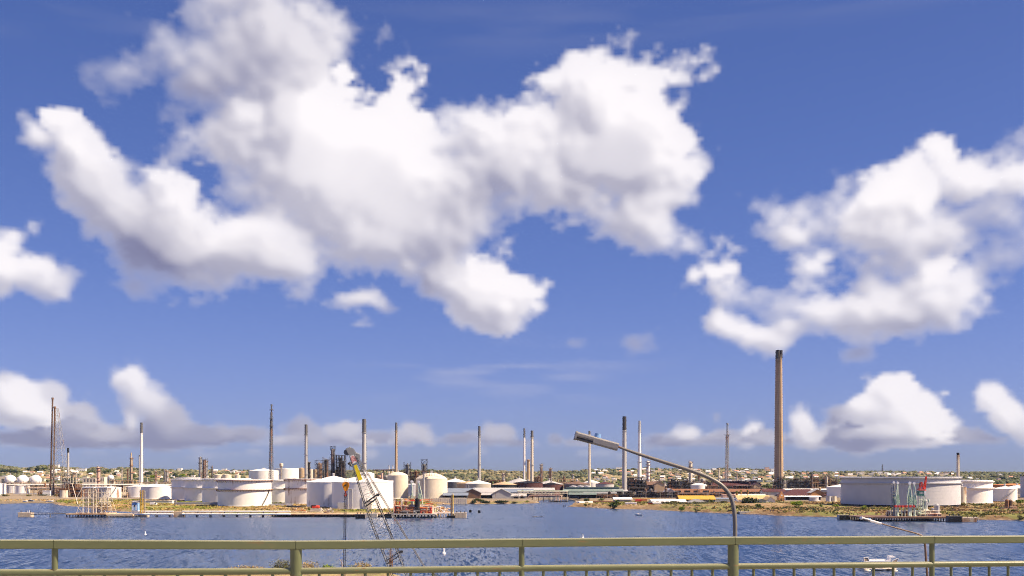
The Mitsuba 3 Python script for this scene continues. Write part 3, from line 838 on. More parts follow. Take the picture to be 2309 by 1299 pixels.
def lattice(m, c0, w0, c1, w1, n, r=.12, legs=4, rb=None, rot=.785):
    """lattice mast between two centres"""
    c0, c1 = np.asarray(c0, float), np.asarray(c1, float)
    an = rot + np.arange(legs) * 2 * np.pi / legs
    ring = lambda t: (c0 + (c1 - c0) * t)[None] + (w0 + (w1 - w0) * t) / math.sqrt(2) * np.stack([np.cos(an), np.sin(an), an * 0], 1)
    a, b = ring(0), ring(1)
    rb = rb or r * .6
    for i in range(legs):
        m.bar(a[i], b[i], r, n=4)
    for j in range(n):
        p, q = ring(j / n), ring((j + 1) / n)
        for i in range(legs):
            ii = (i + 1) % legs
            m.bar(q[i], q[ii], rb, n=3, caps=False)
            m.bar(p[i], q[ii], rb, n=3, caps=False)
            m.bar(p[ii], q[i], rb, n=3, caps=False)
    return m

# ---------------------------------------------------------------- tall chimneys
stack('slim white chimney with dark top at the left, beside the orange column', 319, 953, 5.2, 8, 1092, 1500, 'white', 'darkgrey', 24)
stack('short thin grey chimney half hidden behind the slim white chimney', 314.3, 1026, 2.8, 3.4, 1092, 1560, 'grey', 'darkgrey', 4, lad=False)
stack('pale grey chimney with dark top beside the dark column, behind the rusty rimmed tank', 690, 957, 6, 7.4, 1078, 1300, 'lightgrey', 'darkgrey', 24, rings=3)
stack('thick grey chimney with dark top behind the crane boom', 821, 945, 8.4, 10.5, 1060, 1350, 'grey', 'darkgrey', 30, rings=2)
stack('brown chimney with darker top behind the cream banded tank', 893.3, 953, 4.6, 6.4, 1063, 1400, 'tan', 'darkgrey', 18, rings=1)
stack('grey chimney with dark top standing alone over the low round roofed tanks', 1080.7, 961, 5, 7, 1083, 1450, 'grey', 'darkgrey', 23, rings=2)
stack('white chimney with dark top, taller of the central pair', 1182.2, 966, 3.8, 5.4, 1080, 1500, 'white', 'darkgrey', 21)
stack('cream chimney with dark top, shorter of the central pair', 1199.6, 971, 5.6, 7, 1085, 1420, 'cream', 'darkgrey', 15, rings=2)
stack('cream and brown chimney rising behind the street lamp head', 1329, 972, 4.4, 6.4, 1090, 1400, 'cream', 'darkgrey', 8)
stack('stout grey chimney with black top beside the dark power plant', 1407.8, 939, 8.2, 11, 1105, 1380, 'grey', 'dark', 31, rings=1)
stack('tapered white chimney with grey top behind the dark power plant', 1442, 949, 5.2, 9, 1076, 1480, 'white', 'grey', 25, rings=2)
stack('cream chimney with rust streaks and black cap behind the huge grey tank', 2160, 1021, 5.6, 6.4, 1075, 1020, 'cream', 'black', 5, w=.55)
stack('small grey chimney with black top above the rusty heater', 153.6, 1010, 4.2, 4.6, 1050, 1200, 'grey', 'black', 11, lad=False)
stack('left of two very thin white vent pipes behind the cream tanks', 877, 1049, 1.6, 1.6, 1066, 1700, 'white', 'lightgrey', 3, lad=False)
stack('right of two very thin white vent pipes behind the cream tanks', 885.6, 1049, 1.8, 1.8, 1066, 1700, 'white', 'lightgrey', 3, lad=False)
# the tall concrete stack
k, c, rz = stack('tall brown concrete chimney with soot black rim, tallest in the refinery', 1756, 800, 14.6, 21, 1107, 1440, 'tan', 'dark', 9, bsdf='stack_concrete', n=40, lad=False)
s = 1440 / F
m = MB('dark', .2)
for a in (0, 2.1, 4.2):
    m.bar(c + [3.0 * math.cos(a), 3.0 * math.sin(a), E + 258 * s], c + [3.0 * math.cos(a), 3.0 * math.sin(a), E + 276 * s], 2.2, n=14)
part(k, 'flue', m, label='three brown flues standing out of the chimney top')
m = MB('tan', .3); m.ladder(c + [2.0, -rz(3) - .3, 3], c + [1.4, -rz(185) - .3, 185], .8, .14, 1.6); part(k, 'ladder', m)
unit('dark steel structure wrapped in ducts at the foot of the tall concrete chimney', 1746, 1768, 1076, 1418, 91, ('dark', 'darkgrey', 'dark'), solid='dark', depth=9, vessels=5, pipes=12)


# ---------------------------------------------------------------- flares and masts
def flare(label, pipes, mast, D, col='rust'):
    """pipes: (x top, y top, x foot, width); mast: (x top, y top, width, x foot, width)"""
    s = D / F
    k = thing('flare_stack', label, 'flare stack')
    for xt, yt, xb, w in pipes:
        m = MB(col, .5)
        a, b = P(xb, H, D), P(xt, H, D)
        a[2], b[2] = 2, E - (yt - H) * s
        m.bar(a, b, w * s / 2, w * s / 2 * .8, 10).bar(b, b + [0, 0, 2.2], w * s * .7, w * s * .6, 10)
        part(k, 'flare_pipe', m)
    xt, yt, wt, xb, wb = mast
    m = MB('steel' if col in ('rust', 'brown') else col, .35)
    a, b = P(xb, H, D + 2), P(xt, H, D + 2)
    a[2], b[2] = 2, E - (yt - H) * s
    lattice(m, a, wb * s, b, wt * s, max(6, int((b[2] - a[2]) / 7)), .2, 4, .12)
    part(k, 'lattice_mast', m)
    return k


k = flare('twin rusty flare pipes with a spreading lattice mast at the far left', [(118.6, 901, 113.5, 4), (123.5, 921, 119.8, 4.4)], (127, 921, 7, 140, 30), 1190, 'brown')
k = flare('dark slender flare stack with guy lattice behind the white floating roof tank', [(612.3, 916, 610.5, 3.4)], (612, 930, 3.6, 611, 10), 1250, 'darkgrey')
m = MB('darkgrey', .3)
for y in (925, 945, 962):
    p = P(612.3, y, 1250); m.lathe(p, [(.8, 0), (2.6, 0), (2.6, .3), (.8, .3)], 10).lathe(p, [(2.5, 1.1), (2.7, 1.1), (2.7, 1.3), (2.5, 1.3)], 10)
part(k, 'platforms', m)
k = flare('twin thin flare pipes in a grey lattice mast left of the tall concrete chimney', [(1639, 957, 1637, 2.2), (1641.4, 958, 1640, 2.2)], (1640, 980, 5.5, 1639, 9), 1550, 'steel')
m = MB('steel', .3); p = P(1640, 981, 1552); m.b2(p[0] - 4.2, p[0] + 4.2, 1549, 1556, p[2], p[2] + .4); part(k, 'platform', m)
m = MB('darkgrey', 0); p = P(1989.6, 1047, 2900); lattice(m, [p[0], 2900, 20], 3, p, 1, 9, .35)
single('radio_mast', 'thin far radio mast on the ridge above the huge grey tank', 'mast', m)

# ---------------------------------------------------------------- storage tanks, left shore
tank('white tank cut off by the left edge of the picture', -22, 14.5, 1091, 1117, 'cone', 2, 'white', .08)
tank('small pale grey tank just right of the leftmost tank', 15, 36, 1096, 1112.5, 'float', 0, 'lilac', .1, D=1330)
tank('wide low white tank under the right hand spheres', 34.5, 66.5, 1096, 1113.5, 'cone', 1.5, 'white', .1)
tank('small cream tank with rusty top beside the twin flare pipes', 134.5, 153.5, 1106, 1122.5, 'float', 0, 'cream', .62)
tank('white tank with red rust runs behind the white pipe scaffold', 226, 273.5, 1099, 1122, 'cone', 1.5, 'white', .5, D=1075, stair=(15, 50, 'darkgrey'))
tank('low white tank behind and left of the cone roofed tank', 286, 345, 1097, 1124, 'cone', 3, 'white', .1, D=1090)
tank('low white tank with shallow cone roof left of the big tank row', 318, 389, 1097.5, 1126.5, 'cone', 6, 'white', .12)
G1 = dict(roof='float', courses=7, girders=(.62, .97), gw=1.5, braces=True)
tank('leftmost white floating roof tank in the overlapping row of four', 387, 492, 1080, 1128.5, w=.1, **G1)
tank('second white floating roof tank from the left in the row', 416.5, 520, 1080.5, 1130.5, w=.12, D=930, **G1)
tank('third white floating roof tank in the row, behind the front one', 456.5, 566, 1079.5, 1135, w=.14, D=868, **G1)
tank('front white floating roof tank with rusty rim and a diagonal dark stairway', 491.5, 612, 1082, 1139, w=.2, stair=(52, 78, 'dark', 0, .62), D=800, girdercol='rust', **G1)
tank('white floating roof tank seen between the front tank and the rusty rimmed tank', 600, 676, 1082, 1133.5, w=.2, D=900, **G1)
tank('pinkish white floating roof tank with bright rusty rim beside the coned pair', 643, 742, 1080, 1137.5, w=.34, D=855, girdercol='rust', **G1)
tank('white cone roofed tank with brown stain, left of the pair behind the hook', 692, 812, 1087.5, 1144.5, 'cone', 14.5, 'white', .3, rail=True)
k, c, r, h = tank('white cone roofed tank behind the crane boom, right of the pair', 749, 886.5, 1087.5, 1148.5, 'cone', 15, 'white', .08, rail=True, courses=7)
m = MB('grey', .1)
m.b2(c[0] - 14.3, c[0] - 9.6, c[1] - r - .8, c[1] - r + 3, 2, 7.2)
part(k, 'pump_shelter', m)
m = MB('lightgrey', .1)
for x, z in ((-7, 14), (-4.4, 14), (3, 9), (6, 8)):
    m.bar(c + [x, -r - .4, 0], c + [x, -r - .4, z], .3, n=8)
m.bar(c + [-7, -r - .4, 14], c + [-4.4, -r - .4, 14], .3, n=8)
part(k, 'riser_pipe', m)
tank('cream banded tank with dome roof behind the coned pair', 874, 920, 1072, 1123, 'dome', 8, 'cream', .14, D=1060, courses=11)
k, c, r, h = tank('broad cream banded tank with dome roof and standpipe at the water', 937.5, 1008.5, 1079.5, 1122, 'dome', 13, 'cream', .12, D=1050, courses=12, rail=False)
m = MB('lightgrey', .15)
p = c + [-6.5, -r * .92 - 1, 0]
m.bar(p, p + [0, 0, h + 7], 1.0, n=12); part(k, 'standpipe', m)
m = MB('rust', .3); m.b2(p[0] - 2.6, p[0] + 6, p[1] - 1, p[1] + 2, h + 6, h + 6.3).b2(p[0] - 3, p[0] + 3, p[1] - 1.4, p[1] + 1, h + 9.5, h + 9.8)
for x in (-2.6, 0, 3, 6):
    m.bar([p[0] + x, p[1] - 1, h + 5], [p[0] + x, p[1] - 1, h + 10.5], .12, n=4)
for q in np.linspace(-2.6, 18, 9):
    m.bar([p[0] + q, p[1] + 4, h + 4], [p[0] + q, p[1] + 4, h + 9.6 - abs(q - 7) * .15], .1, n=4)
m.path([[p[0] + 2, p[1] + 4, h + 9.4], [p[0] + 9, p[1] + 4, h + 9.6], [p[0] + 18, p[1] + 4, h + 7.8]], .13, 4)
part(k, 'access_platform', m)
tank('white tank low between the two cream banded tanks', 916, 946, 1093, 1122, 'cone', 3, 'lilac', .2, D=1150)
tank('white tank with domed roof peeping over the coned pair', 806, 844, 1068, 1100, 'dome', 4, 'white', .1, D=1180)
tank('far white cone roofed tank left of the slender dark flare', 561, 628, 1061.5, 1084, 'cone', 5, 'white', .06, D=2100)
tank('far broad white tank behind the cream capped column', 619.5, 674, 1056.5, 1080, 'cone', 1, 'white', .06, D=2250, vent=False)
tank('far small buff tank left of the pale grey chimney', 672, 689, 1056, 1078, 'cone', 1, 'tan', .1, D=2350)
tank('far small cream tank right of the pale grey chimney', 697, 706.5, 1059, 1080, 'cone', .6, 'cream', .1, D=2300, vent=False)
tank('far small buff tank just left of the dark distillation towers', 705.5, 717, 1058.5, 1080, 'cone', .6, 'tan', .1, D=2200, vent=False)
for x0, x1, y0, lab in ((482, 504, 1071, 'left'), (501, 522, 1071, 'middle'), (529, 542, 1071.5, 'right')):
    tank(f'far cream tank, {lab} of three above the row of big white tanks', x0, x1, y0, 1086, 'cone', 1.6, 'cream', .12, D=1900, vent=False)
tank('low white tank far behind the leftmost big tank, only its flat top showing', 398, 452, 1076.5, 1090, 'cone', .5, 'lilac', .1, D=1500, vent=False)

# low round roofed tanks, middle
tank('round tank with cream roof and dark open side right of the dome tank', 1000, 1053, 1087, 1094, 'cone', 8, 'darkgrey', .1, D=1300, roofcol='white')
tank('buff roofed low tank between the cream roofs', 1030, 1084, 1090, 1100, 'cone', 5, 'tan', .3, D=1260, roofcol='tan')
tank('low streaked concrete tank with white cone roof in the middle', 1050, 1107, 1090.5, 1101, 'cone', 7.5, 'concrete', .3, D=1200, roofcol='white')
tank('black sided low tank with tan cone roof', 1108.5, 1165.5, 1093, 1101, 'cone', 7, 'black', .05, D=1180, roofcol='tan')
tank('low tank with broad pale grey cone roof behind the dark one', 1136, 1205, 1090, 1098, 'cone', 12, 'grey', .1, D=1330, roofcol='lightgrey')
tank('dark purple tank with black cone roof in the middle', 1158, 1224, 1089, 1102, 'cone', 4.5, 'maroon', .15, D=1190, roofcol='black')
tank('dark tank with faded grey roof right of the purple one', 1207, 1270, 1092, 1104, 'cone', 8.5, 'maroon', .15, D=1240, roofcol='grey')
tank('maroon tank with black roof at the middle of the low roofs', 1224, 1262, 1092, 1106, 'cone', 4, 'maroon', .1, D=1170, roofcol='black')
tank('round tank with rusty brown roof left of the cream and brown chimney', 1272, 1330, 1092, 1101, 'cone', 7, 'darkgrey', .2, D=1230, roofcol='brown')
tank('white cone roofed tank behind the cream and brown chimney', 1316, 1352, 1088, 1098, 'cone', 5.5, 'white', .1, D=1400)
tank('grey tank with black roof right of the cream and brown chimney', 1343, 1384, 1091.5, 1099.5, 'cone', 5, 'grey', .2, D=1250, roofcol='maroon')
for i, (x0, x1, lab) in enumerate(((1284, 1301, 'left'), (1300, 1318, 'middle'), (1317, 1331, 'right'))):
    tank(f'{lab} of three small grey tanks under the rusty brown roof', x0, x1, 1096.5, 1103, 'cone', 1.4, 'lilac', .1, D=1170, vent=False, group='small grey tanks')
tank('wide low white tank right of the dark furnaces', 1557, 1594, 1094, 1104, 'dome', 4.5, 'white', .06, D=1420, vent=False)
tank('low white tank behind the wide low one', 1572, 1604, 1091, 1099, 'cone', 3, 'white', .06, D=1560, vent=False)
tank('small white cone roofed tank behind the tan gabled building', 1488, 1510, 1096, 1106, 'cone', 4, 'white', .1, D=1500)

# right shore
tank('huge pale grey floating roof tank with wind girders and black base, largest of all', 1893.5, 2163.5, 1077, 1144.8, 'float', 0, 'lilac', .03, z0=2.5, girders=(.81, .985), gw=1.3, rail='girder', courses=8, base=5, n=120, braces=True, girdercol='lilac')
tank('white floating roof tank right of the huge grey tank', 2117, 2238.5, 1083, 1136, 'float', 0, 'white', .05, girders=(.66, .95), gw=1.5, courses=1, braces=True)
tank('white cone roofed tank with a curving stairway near the right edge', 2237, 2294, 1102.5, 1131, 'cone', 6, 'white', .1, stair=(-40, 25, 'grey', .1, .95))
tank('slender cream tank streaked with rust between the two biggest right tanks', 2157, 2179, 1098.5, 1137, 'cone', .8, 'cream', .72, D=846)
tank('white cone roofed tank left of the huge grey tank', 1864, 1925, 1098.5, 1122.5, 'cone', 6, 'white', .06, D=1085)
tank('far tank with a long low orange roof at the right edge', 2226, 2340, 1094, 1100, 'cone', 3, 'orange', .2, D=1350, roofcol='orange', vent=False)
tank('tank with a bright white conical roof at the right edge', 2262, 2325, 1101, 1108, 'cone', 7, 'cream', .15, D=1200, roofcol='white')
tank('pale grey tank cut by the right edge of the picture', 2300, 2420, 1075, 1123, 'float', 0, 'lilac', .06)
tank('small low white tank in front of the arcade building', 1825, 1846, 1121.5, 1130, 'cone', 1.2, 'lilac', .15, vent=False)
tank('small grey tank left of the cream one beside the huge tank', 1862.5, 1874.5, 1119.5, 1131.5, 'float', 0, 'lilac', .3)
tank('small cream tank right of the small grey one', 1874.7, 1886, 1119.5, 1131.5, 'float', 0, 'cream', .3)

# ---------------------------------------------------------------- spheres
def sphere(label, x, yt, rpx, D, col='white'):
    s = D / F
    r = rpx * s
    c = P(x, yt + rpx, D)
    k = thing('spherical_tank', label, 'spherical tank')
    m = MB(col, .08); m.lathe(c, [(r * math.cos(t), r * math.sin(t)) for t in np.linspace(-1.569, 1.569, 25)], 36, True); part(k, 'sphere', m)
    for a in np.arange(10) * 2 * np.pi / 10 + .2:
        m = MB('lightgrey', .3); d = np.array([math.cos(a) * r, math.sin(a) * r, 0])
        m.bar([c[0] + d[0] * .99, c[1] + d[1] * .99, 1.5], [c[0] + d[0] * .99, c[1] + d[1] * .99, c[2] - .1 * r], .45, n=8); part(k, 'leg', m)
    m = MB('lightgrey', .2); m.lathe(c, [(.9, r - .1), (.9, r + 2.2), (.1, r + 2.4)], 10).lathe(c, [(2.6, r + .2), (2.6, r + .4), (.5, r + .4)], 10)
    part(k, 'top_platform', m)


for x, lab in ((23.5, 'left'), (51.5, 'middle'), (80.5, 'right')):
    sphere(f'{lab} one of three white pressure spheres on legs at the left edge', x, 1071, 12.4, 1700)
sphere('single small white pressure sphere among pipework left of the orange column', 250, 1070.5, 7, 1650)

# ---------------------------------------------------------------- columns and process units
column('pinkish column with red platforms behind the white pipe scaffold', 222, 1053, 8, 1400, 'pink', 6)
column('thin cream column left of the orange column', 275, 1055, 2.4, 1450, 'cream', 1, pipe=False)
column('short thin rust column just left of the orange column', 288, 1057, 3, 1400, 'rust', 1, pipe=False)
column('tall orange rust column with a narrow neck beside the slim white chimney', 296, 1032, 6, 1380, 'tan', 4, wr=.62)
m = MB('tan', .4); p = P(296, 1034, 1380); m.bar(p, p + [0, 0, 7.5], 1.0, .8, 10); part('distillation_tower_003', 'neck', m)
column('short rusty column right of the slim white chimney', 351, 1063, 4, 1450, 'rust', 4)
column('dark column, left of two stubby ones right of the white chimney', 371.5, 1061, 4, 1500, 'darkgrey', 4)
column('greyish column, right of two stubby ones right of the white chimney', 377.5, 1061.5, 5, 1480, 'concrete', 3)
column('pale dome topped column over the white tank row', 451.5, 1031, 6.5, 1550, 'concrete', 5, platcol='dark')
column('rust brown column right of the pale dome topped one', 460.5, 1037, 6, 1530, 'rust', 6, platcol='dark', cage='darkgrey')
column('bluish grey column just behind the rust brown one', 465.5, 1039, 5, 1580, 'grey', 5, platcol='dark')
column('small dark column with crosslike platforms right of the pale and rust columns', 478, 1052, 2.6, 1500, 'dark', 4, platcol='dark')
column('cream column with a flared rusty head above the white tanks', 634, 1047, 4.2, 1500, 'cream', 2)
m = MB('cream', .5); p = P(634, 1051, 1500); m.lathe(p, [(1.3, -3), (2.8, 0), (2.8, 3.2), (1.2, 4.2)], 14); part('distillation_tower_011', 'flared_head', m)
column('small dark column clinging to the pale grey chimney', 696, 1042, 6, 1320, 'dark', 5, platcol='dark')
column('stocky dark tower, leftmost of the black cluster left of the crane', 720.5, 1044, 11, 1250, 'brown', 5, platcol='dark', cage='dark')
column('second dark tower of the black cluster left of the crane', 736, 1036, 9, 1260, 'dark', 5, platcol='dark', wr=.6, cage='darkgrey')
column('tallest dark tower of the black cluster left of the crane', 750.5, 1013, 8, 1270, 'dark', 8, platcol='dark', wr=.5)
m = MB('dark', .2); p = P(750.5, 1015, 1270); lattice(m, p, 5, p + [0, 0, 4.5], 5, 1, .18); m.b2(p[0] - 3.4, p[0] + 3.4, p[1] - 3.4, p[1] + 3.4, p[2] + 4.5, p[2] + 4.7); part('distillation_tower_015', 'top_frame', m)
unit('black framed tower block at the right of the dark cluster', 757, 776, 1027, 1265, 5, ('dark', 'brown', 'dark'), solid='dark', vessels=7, pipes=30, bay=3.5, lev=4.2, jag=.1)
unit('dark low structure filling the foot of the black tower cluster', 726, 760, 1062, 1275, 6, ('dark', 'brown', 'darkgrey'), solid='dark', vessels=5, pipes=22, bay=5, lev=5)
column('squat dark tower left of the frame topped tower behind the dome tanks', 918.5, 1047, 9, 1330, 'darkgrey', 6, platcol='dark', cage='dark')
column('squat dark tower with an open square frame on top behind the dome tank', 956.5, 1047, 8, 1330, 'darkgrey', 4, platcol='dark')
m = MB('dark', .2); p = P(957, 1052, 1330); lattice(m, p - [0, 0, 8], 6.6, p + [0, 0, 8.5], 6.6, 3, .22); m.b2(p[0] - 5, p[0] + 4, p[1] - 4, p[1] + 4, p[2] + 8.5, p[2] + 8.8); part('distillation_tower_017', 'top_frame', m)
unit('brown tangle of pipes and structures between the dome tanks', 900, 950, 1064, 1340, 7, ('brown', 'darkgrey', 'rust'), solid='brown', vessels=9, pipes=50, bay=5)
unit('rusty pipework behind the white pipe scaffold and small sphere', 236, 300, 1083, 1330, 8, ('tan', 'cream', 'rust'), vessels=8, pipes=44)
unit('low pipework with rusty columns below the slim white chimney', 300, 386, 1088, 1350, 9, ('tan', 'lightgrey', 'brown'), vessels=9, pipes=40, lev=4)
unit('heater structure with yellow railings under the black topped chimney', 136, 171, 1066, 1180, 10, ('steel', 'cream', 'darkgrey'), vessels=6, pipes=34, deckcol='gold')
unit('rusty pipe structure behind the small cream rusty tank', 128, 184, 1092, 1120, 11, ('rust', 'tan', 'brown'), solid='brown', vessels=6, pipes=36, lev=4)
unit('cream pipework right of the rust streaked white tank', 273, 288, 1098, 1090, 12, ('cream', 'tan', 'cream'), vessels=3, pipes=26, bay=2.5, lev=2.5)
unit('low dark piping with red parts behind the grey chimney in the middle', 1088, 1132, 1083, 1480, 13, ('brown', 'dark', 'rust'), vessels=7, pipes=36)
column('grey column boxed in a brown frame above the tan cone roof', 1135, 1067, 5, 1500, 'lightgrey', 2, cage='brown', pipe=False)
column('tan column just left of the cream chimney of the central pair', 1191.6, 1036, 6.8, 1500, 'tan', 1, pipe=False, wr=.3)
column('rusty column with open platforms right of the central chimney pair', 1220.5, 1047, 5.2, 1400, 'cream', 7, platcol='brown', wr=.55)
column('shorter rusty column right of the one beside the central pair', 1241, 1056, 5.6, 1420, 'tan', 6, platcol='brown', wr=.5)
unit('rusty drums and platforms right of the cream chimney in the middle', 1204, 1218, 1076, 1390, 14, ('brown', 'tan', 'brown'), vessels=6, pipes=14, bay=3.5, lev=4)
unit('cream and brown process units with low vessels behind the dark round tanks', 1258, 1306, 1081, 1480, 15, ('tan', 'cream', 'brown'), vessels=10, pipes=44, lev=4)
column('small cream column rising from the cream process units', 1292, 1069, 3, 1500, 'lightgrey', 3, pipe=False)
column('white column laced with rusty platforms behind the dark power plant', 1461.5, 1040, 8, 1460, 'white', 9, platcol='rust', wr=.25)
column('stout cream column with broad head behind the street lamp arm', 1557, 1041, 8, 1480, 'cream', 5, wr=.25, platcol='brown')
column('slim cream column just left of the twin flare mast', 1621.5, 1056, 3.6, 1550, 'cream', 2, pipe=False)
column('short cream column right of the twin flare mast', 1661.5, 1068, 3, 1560, 'cream', 1, pipe=False)
column('short pinkish column above the long dark refinery building', 1667.5, 1077, 2.6, 1520, 'cream', 1, pipe=False)
column('brown column left of the slim cream one, behind the lamp arm', 1576, 1072, 4, 1500, 'brown', 3)
unit('dark open framed power plant beside the stout grey chimney', 1415, 1459, 1077, 1390, 16, ('dark', 'darkgrey', 'dark'), solid='dark', vessels=6, pipes=24, bay=5, lev=4.4, jag=.05, fill=1.3, depth=24)
unit('black furnaces and ducts left of the wide low white tank', 1508, 1540, 1080, 1400, 17, ('dark', 'black', 'brown'), solid='black', vessels=9, pipes=26, bay=4.5, lev=4)
unit('dark process units under the stout cream column', 1538, 1606, 1084, 1440, 18, ('dark', 'brown', 'steel'), solid='darkgrey', vessels=12, pipes=60, bay=5, lev=4)
unit('dark smoky pipe structures between the power plant and the hill', 1482, 1530, 1085, 1600, 19, ('darkgrey', 'brown', 'dark'), solid='darkgrey', vessels=6, pipes=40)
unit('rust black structures with chimneys on the long dark building', 1604, 1716, 1088, 1500, 20, ('brown', 'maroon', 'dark'), solid='maroon', vessels=14, pipes=50, bay=9, fill=1.4)
unit('dark refinery units right of the tall concrete chimney', 1782, 1838, 1079, 1500, 21, ('dark', 'brown', 'darkgrey'), solid='darkgrey', vessels=10, pipes=52, bay=5, lev=4)
unit('brown and cream refinery units left of the huge grey tank', 1826, 1892, 1073, 1520, 22, ('brown', 'tan', 'darkgrey'), solid='brown', vessels=14, pipes=60, bay=5, lev=4.5, jag=.6)
column('short brown column on the refinery units left of the huge grey tank', 1830, 1070, 4, 1500, 'brown', 3)
column('short cream column on the refinery units left of the huge grey tank', 1864, 1075, 4.5, 1490, 'cream', 3)
block('building', 'pale block beside the foot of the tall concrete chimney', 'building', 1768, 1781, 1084, 1560, 12, 'cream', win=(2, 3))
m = MB('maroon', .2); p0, p1 = P(841, 1060, 1700), P(889, 1059.5, 1700); m.bar(p0, p1, .9, n=6)
for t in np.linspace(0, 1, 7):
    q = p0 + (p1 - p0) * t; m.bar([q[0], q[1], 2], q, .4, n=4)
single('pipe_bridge', 'far raised pink pipe on posts behind the coned pair', 'pipe', m)
for x, lab, cl in ((854, 'left brown', 'brown'), (868, 'right grey', 'darkgrey')):
    k = thing('pressure_drum', f'{lab} drum end of two lying above the coned tank roof', 'drum')
    c = P(x, 1078, 1250)
    m = MB(cl, .4); m.bar(c, c + [0, 14, 0], 3.6, n=16).bar(c - [0, 1.6, 0], c, 2.0, 3.6, 16); part(k, 'shell', m)
    m = MB('steel', .3); m.b2(c[0] - 2.5, c[0] + 2.5, c[1] + 2, c[1] + 3, 2, c[2] - 2.5).b2(c[0] - 2.5, c[0] + 2.5, c[1] + 10, c[1] + 11, 2, c[2] - 2.5); part(k, 'saddle', m)
m = MB('pink', .2); p = P(861.5, 1084, 1235); m.bar([p[0], p[1], 2], p + [0, 0, 9], 1.2, n=10)
single('vent_pipe', 'short pink vent between the two drums', 'vent pipe', m)

# ---------------------------------------------------------------- sheds and buildings, middle of the picture
def roofs(label, *a, **k):
    return shed('warehouse', label, 'warehouse', *a, **k)


roofs('long blue grey roofed shed behind the white sheet wall', 985, 1068, 1118, 1110, 1101.5, 1090, 22, roofcol='bluegrey', wallcol='darkgrey', w=.2, open_front=True)
roofs('lower blue grey lean shed with dark open bays beside the white sheet wall', 1000, 1054, 1124, 1117, 1111.5, 1046, 12, roofcol='bluegrey', wallcol='darkgrey', w=.2, open_front=True)
roofs('pale ridged roof running behind the pair of gabled sheds', 1068, 1250, 1112, 1105, 1100.5, 1150, 18, roofcol='lightgrey', wallcol='darkgrey', w=.2)
k = roofs('pale roofed shed behind the left gabled shed, its long side facing the water', 1062, 1130, 1116, 1109.5, 1102, 1098, 16, roofcol='lightgrey', wallcol='dark', w=.15)
roofs('low pale roofed shed between the two gabled sheds', 1074, 1118, 1122, 1116, 1111, 1062, 10, roofcol='lightgrey', wallcol='brown', w=.2, open_front=True)
roofs('brown gabled shed, left of the pair facing the inlet', 1046, 1084, 1123, 1111.5, 1102.5, 1054, 26, 'y', roofcol='roofgrey', wallcol='brown', w=.3, openings=[('r', -.4, 4, 0, 4, 'door'), ('r', .3, 5, 0, 4, 'door')])
k = roofs('grey gabled shed, right of the pair facing the inlet', 1110, 1152, 1125, 1113.5, 1103, 1046, 26, 'y', roofcol='roofgrey', wallcol='grey', w=.25, openings=[('r', -.5, 2, 0, 3.4, 'door'), ('r', 0, 2, 0, 3.4, 'door'), ('r', .4, 1.6, 0, 3, 'door')])
roofs('grey blue roofed shed right of the gabled pair', 1136, 1202, 1117, 1110, 1103, 1090, 18, roofcol='bluegrey', wallcol='dark', w=.2)
roofs('low shed with a pale sagging roof at the inlet', 1150, 1186, 1125, 1118.5, 1113.5, 1052, 10, roofcol='lightgrey', wallcol='grey', w=.3, openings=[('f', -.2, 5, 0, 3, 'door'), ('f', .5, 3, 0, 3, 'door')])
roofs('long pale teal roofed shed right of the inlet', 1272, 1405, 1117, 1108.5, 1102.5, 1120, 22, roofcol='teal', wallcol='dark', w=.25, open_front=True, monitor=True)
roofs('lower teal roofed shed with open dark front right of the inlet', 1284, 1344, 1124, 1115.5, 1111, 1062, 12, roofcol='teal', wallcol='darkgrey', w=.25, open_front=True)
roofs('dark open fronted shed right of the lower teal roofed one', 1318, 1390, 1125, 1113, 1110, 1075, 14, roofcol='roofgrey', wallcol='dark', w=.3, open_front=True)
roofs('pale curved roof shed at the foot of the stout grey chimney', 1384, 1416, 1119, 1112.5, 1105, 1115, 22, roofcol='lightgrey', wallcol='dark', w=.2)
block('building', 'cream low building under the pipe bridge at the inlet', 'building', 1206, 1252, 1120, 1085, 8, 'cream', win=(1, 4))
shed('building', 'tan gabled building with brown roof right of the dark power plant', 'building', 1476, 1499, 1110, 1092, 1086, 1340, 18, 'y', roofcol='brown', wallcol='tan', w=.2)
shed('building', 'brown roofed building joining the power plant to the tan gable', 'building', 1460, 1482, 1108, 1093, 1086, 1350, 14, roofcol='brown', wallcol='brown', w=.3, openings=[('f', 0, 9, 1, 8, 'window')])
roofs('lilac roofed dark shed under the furnaces', 1500, 1524, 1121, 1110, 1102, 1180, 22, 'y', roofcol='lilac', wallcol='grey', w=.2)
roofs('long rusty brown roofed hall behind the yellow roofs', 1516, 1600, 1117, 1111, 1103, 1230, 24, roofcol='rust', wallcol='brown', w=.35, openings=[('f', q, 7, 0, 5, 'door') for q in (-.7, -.2, .3, .8)])
roofs('long rusty brown roofed hall continuing behind the palms', 1598, 1744, 1115, 1109, 1103, 1240, 24, roofcol='rust', wallcol='brown', w=.35)
roofs('dark maroon long building under the flare mast', 1602, 1716, 1103, 1095, 1088, 1440, 24, roofcol='maroon', wallcol='dark', w=.3, monitor=True, openings=[('f', q, 6, 3, 8, 'window') for q in (-.8, -.5, -.2, .1, .4)])
shed('building', 'small tan gabled end house at the right of the long maroon building', 'building', 1700, 1715, 1104, 1094, 1089, 1420, 16, 'y', roofcol='maroon', wallcol='tan', w=.15)
roofs('dark red roofed shed left of the orange gatehouse', 1722, 1772, 1115, 1109, 1103.5, 1160, 18, roofcol='maroon', wallcol='cream', w=.3)
roofs('white long roofed hall behind the maroon roof right of the tall chimney', 1770, 1870, 1111, 1104.5, 1102.5, 1290, 14, roofcol='white', wallcol='grey', w=.1)
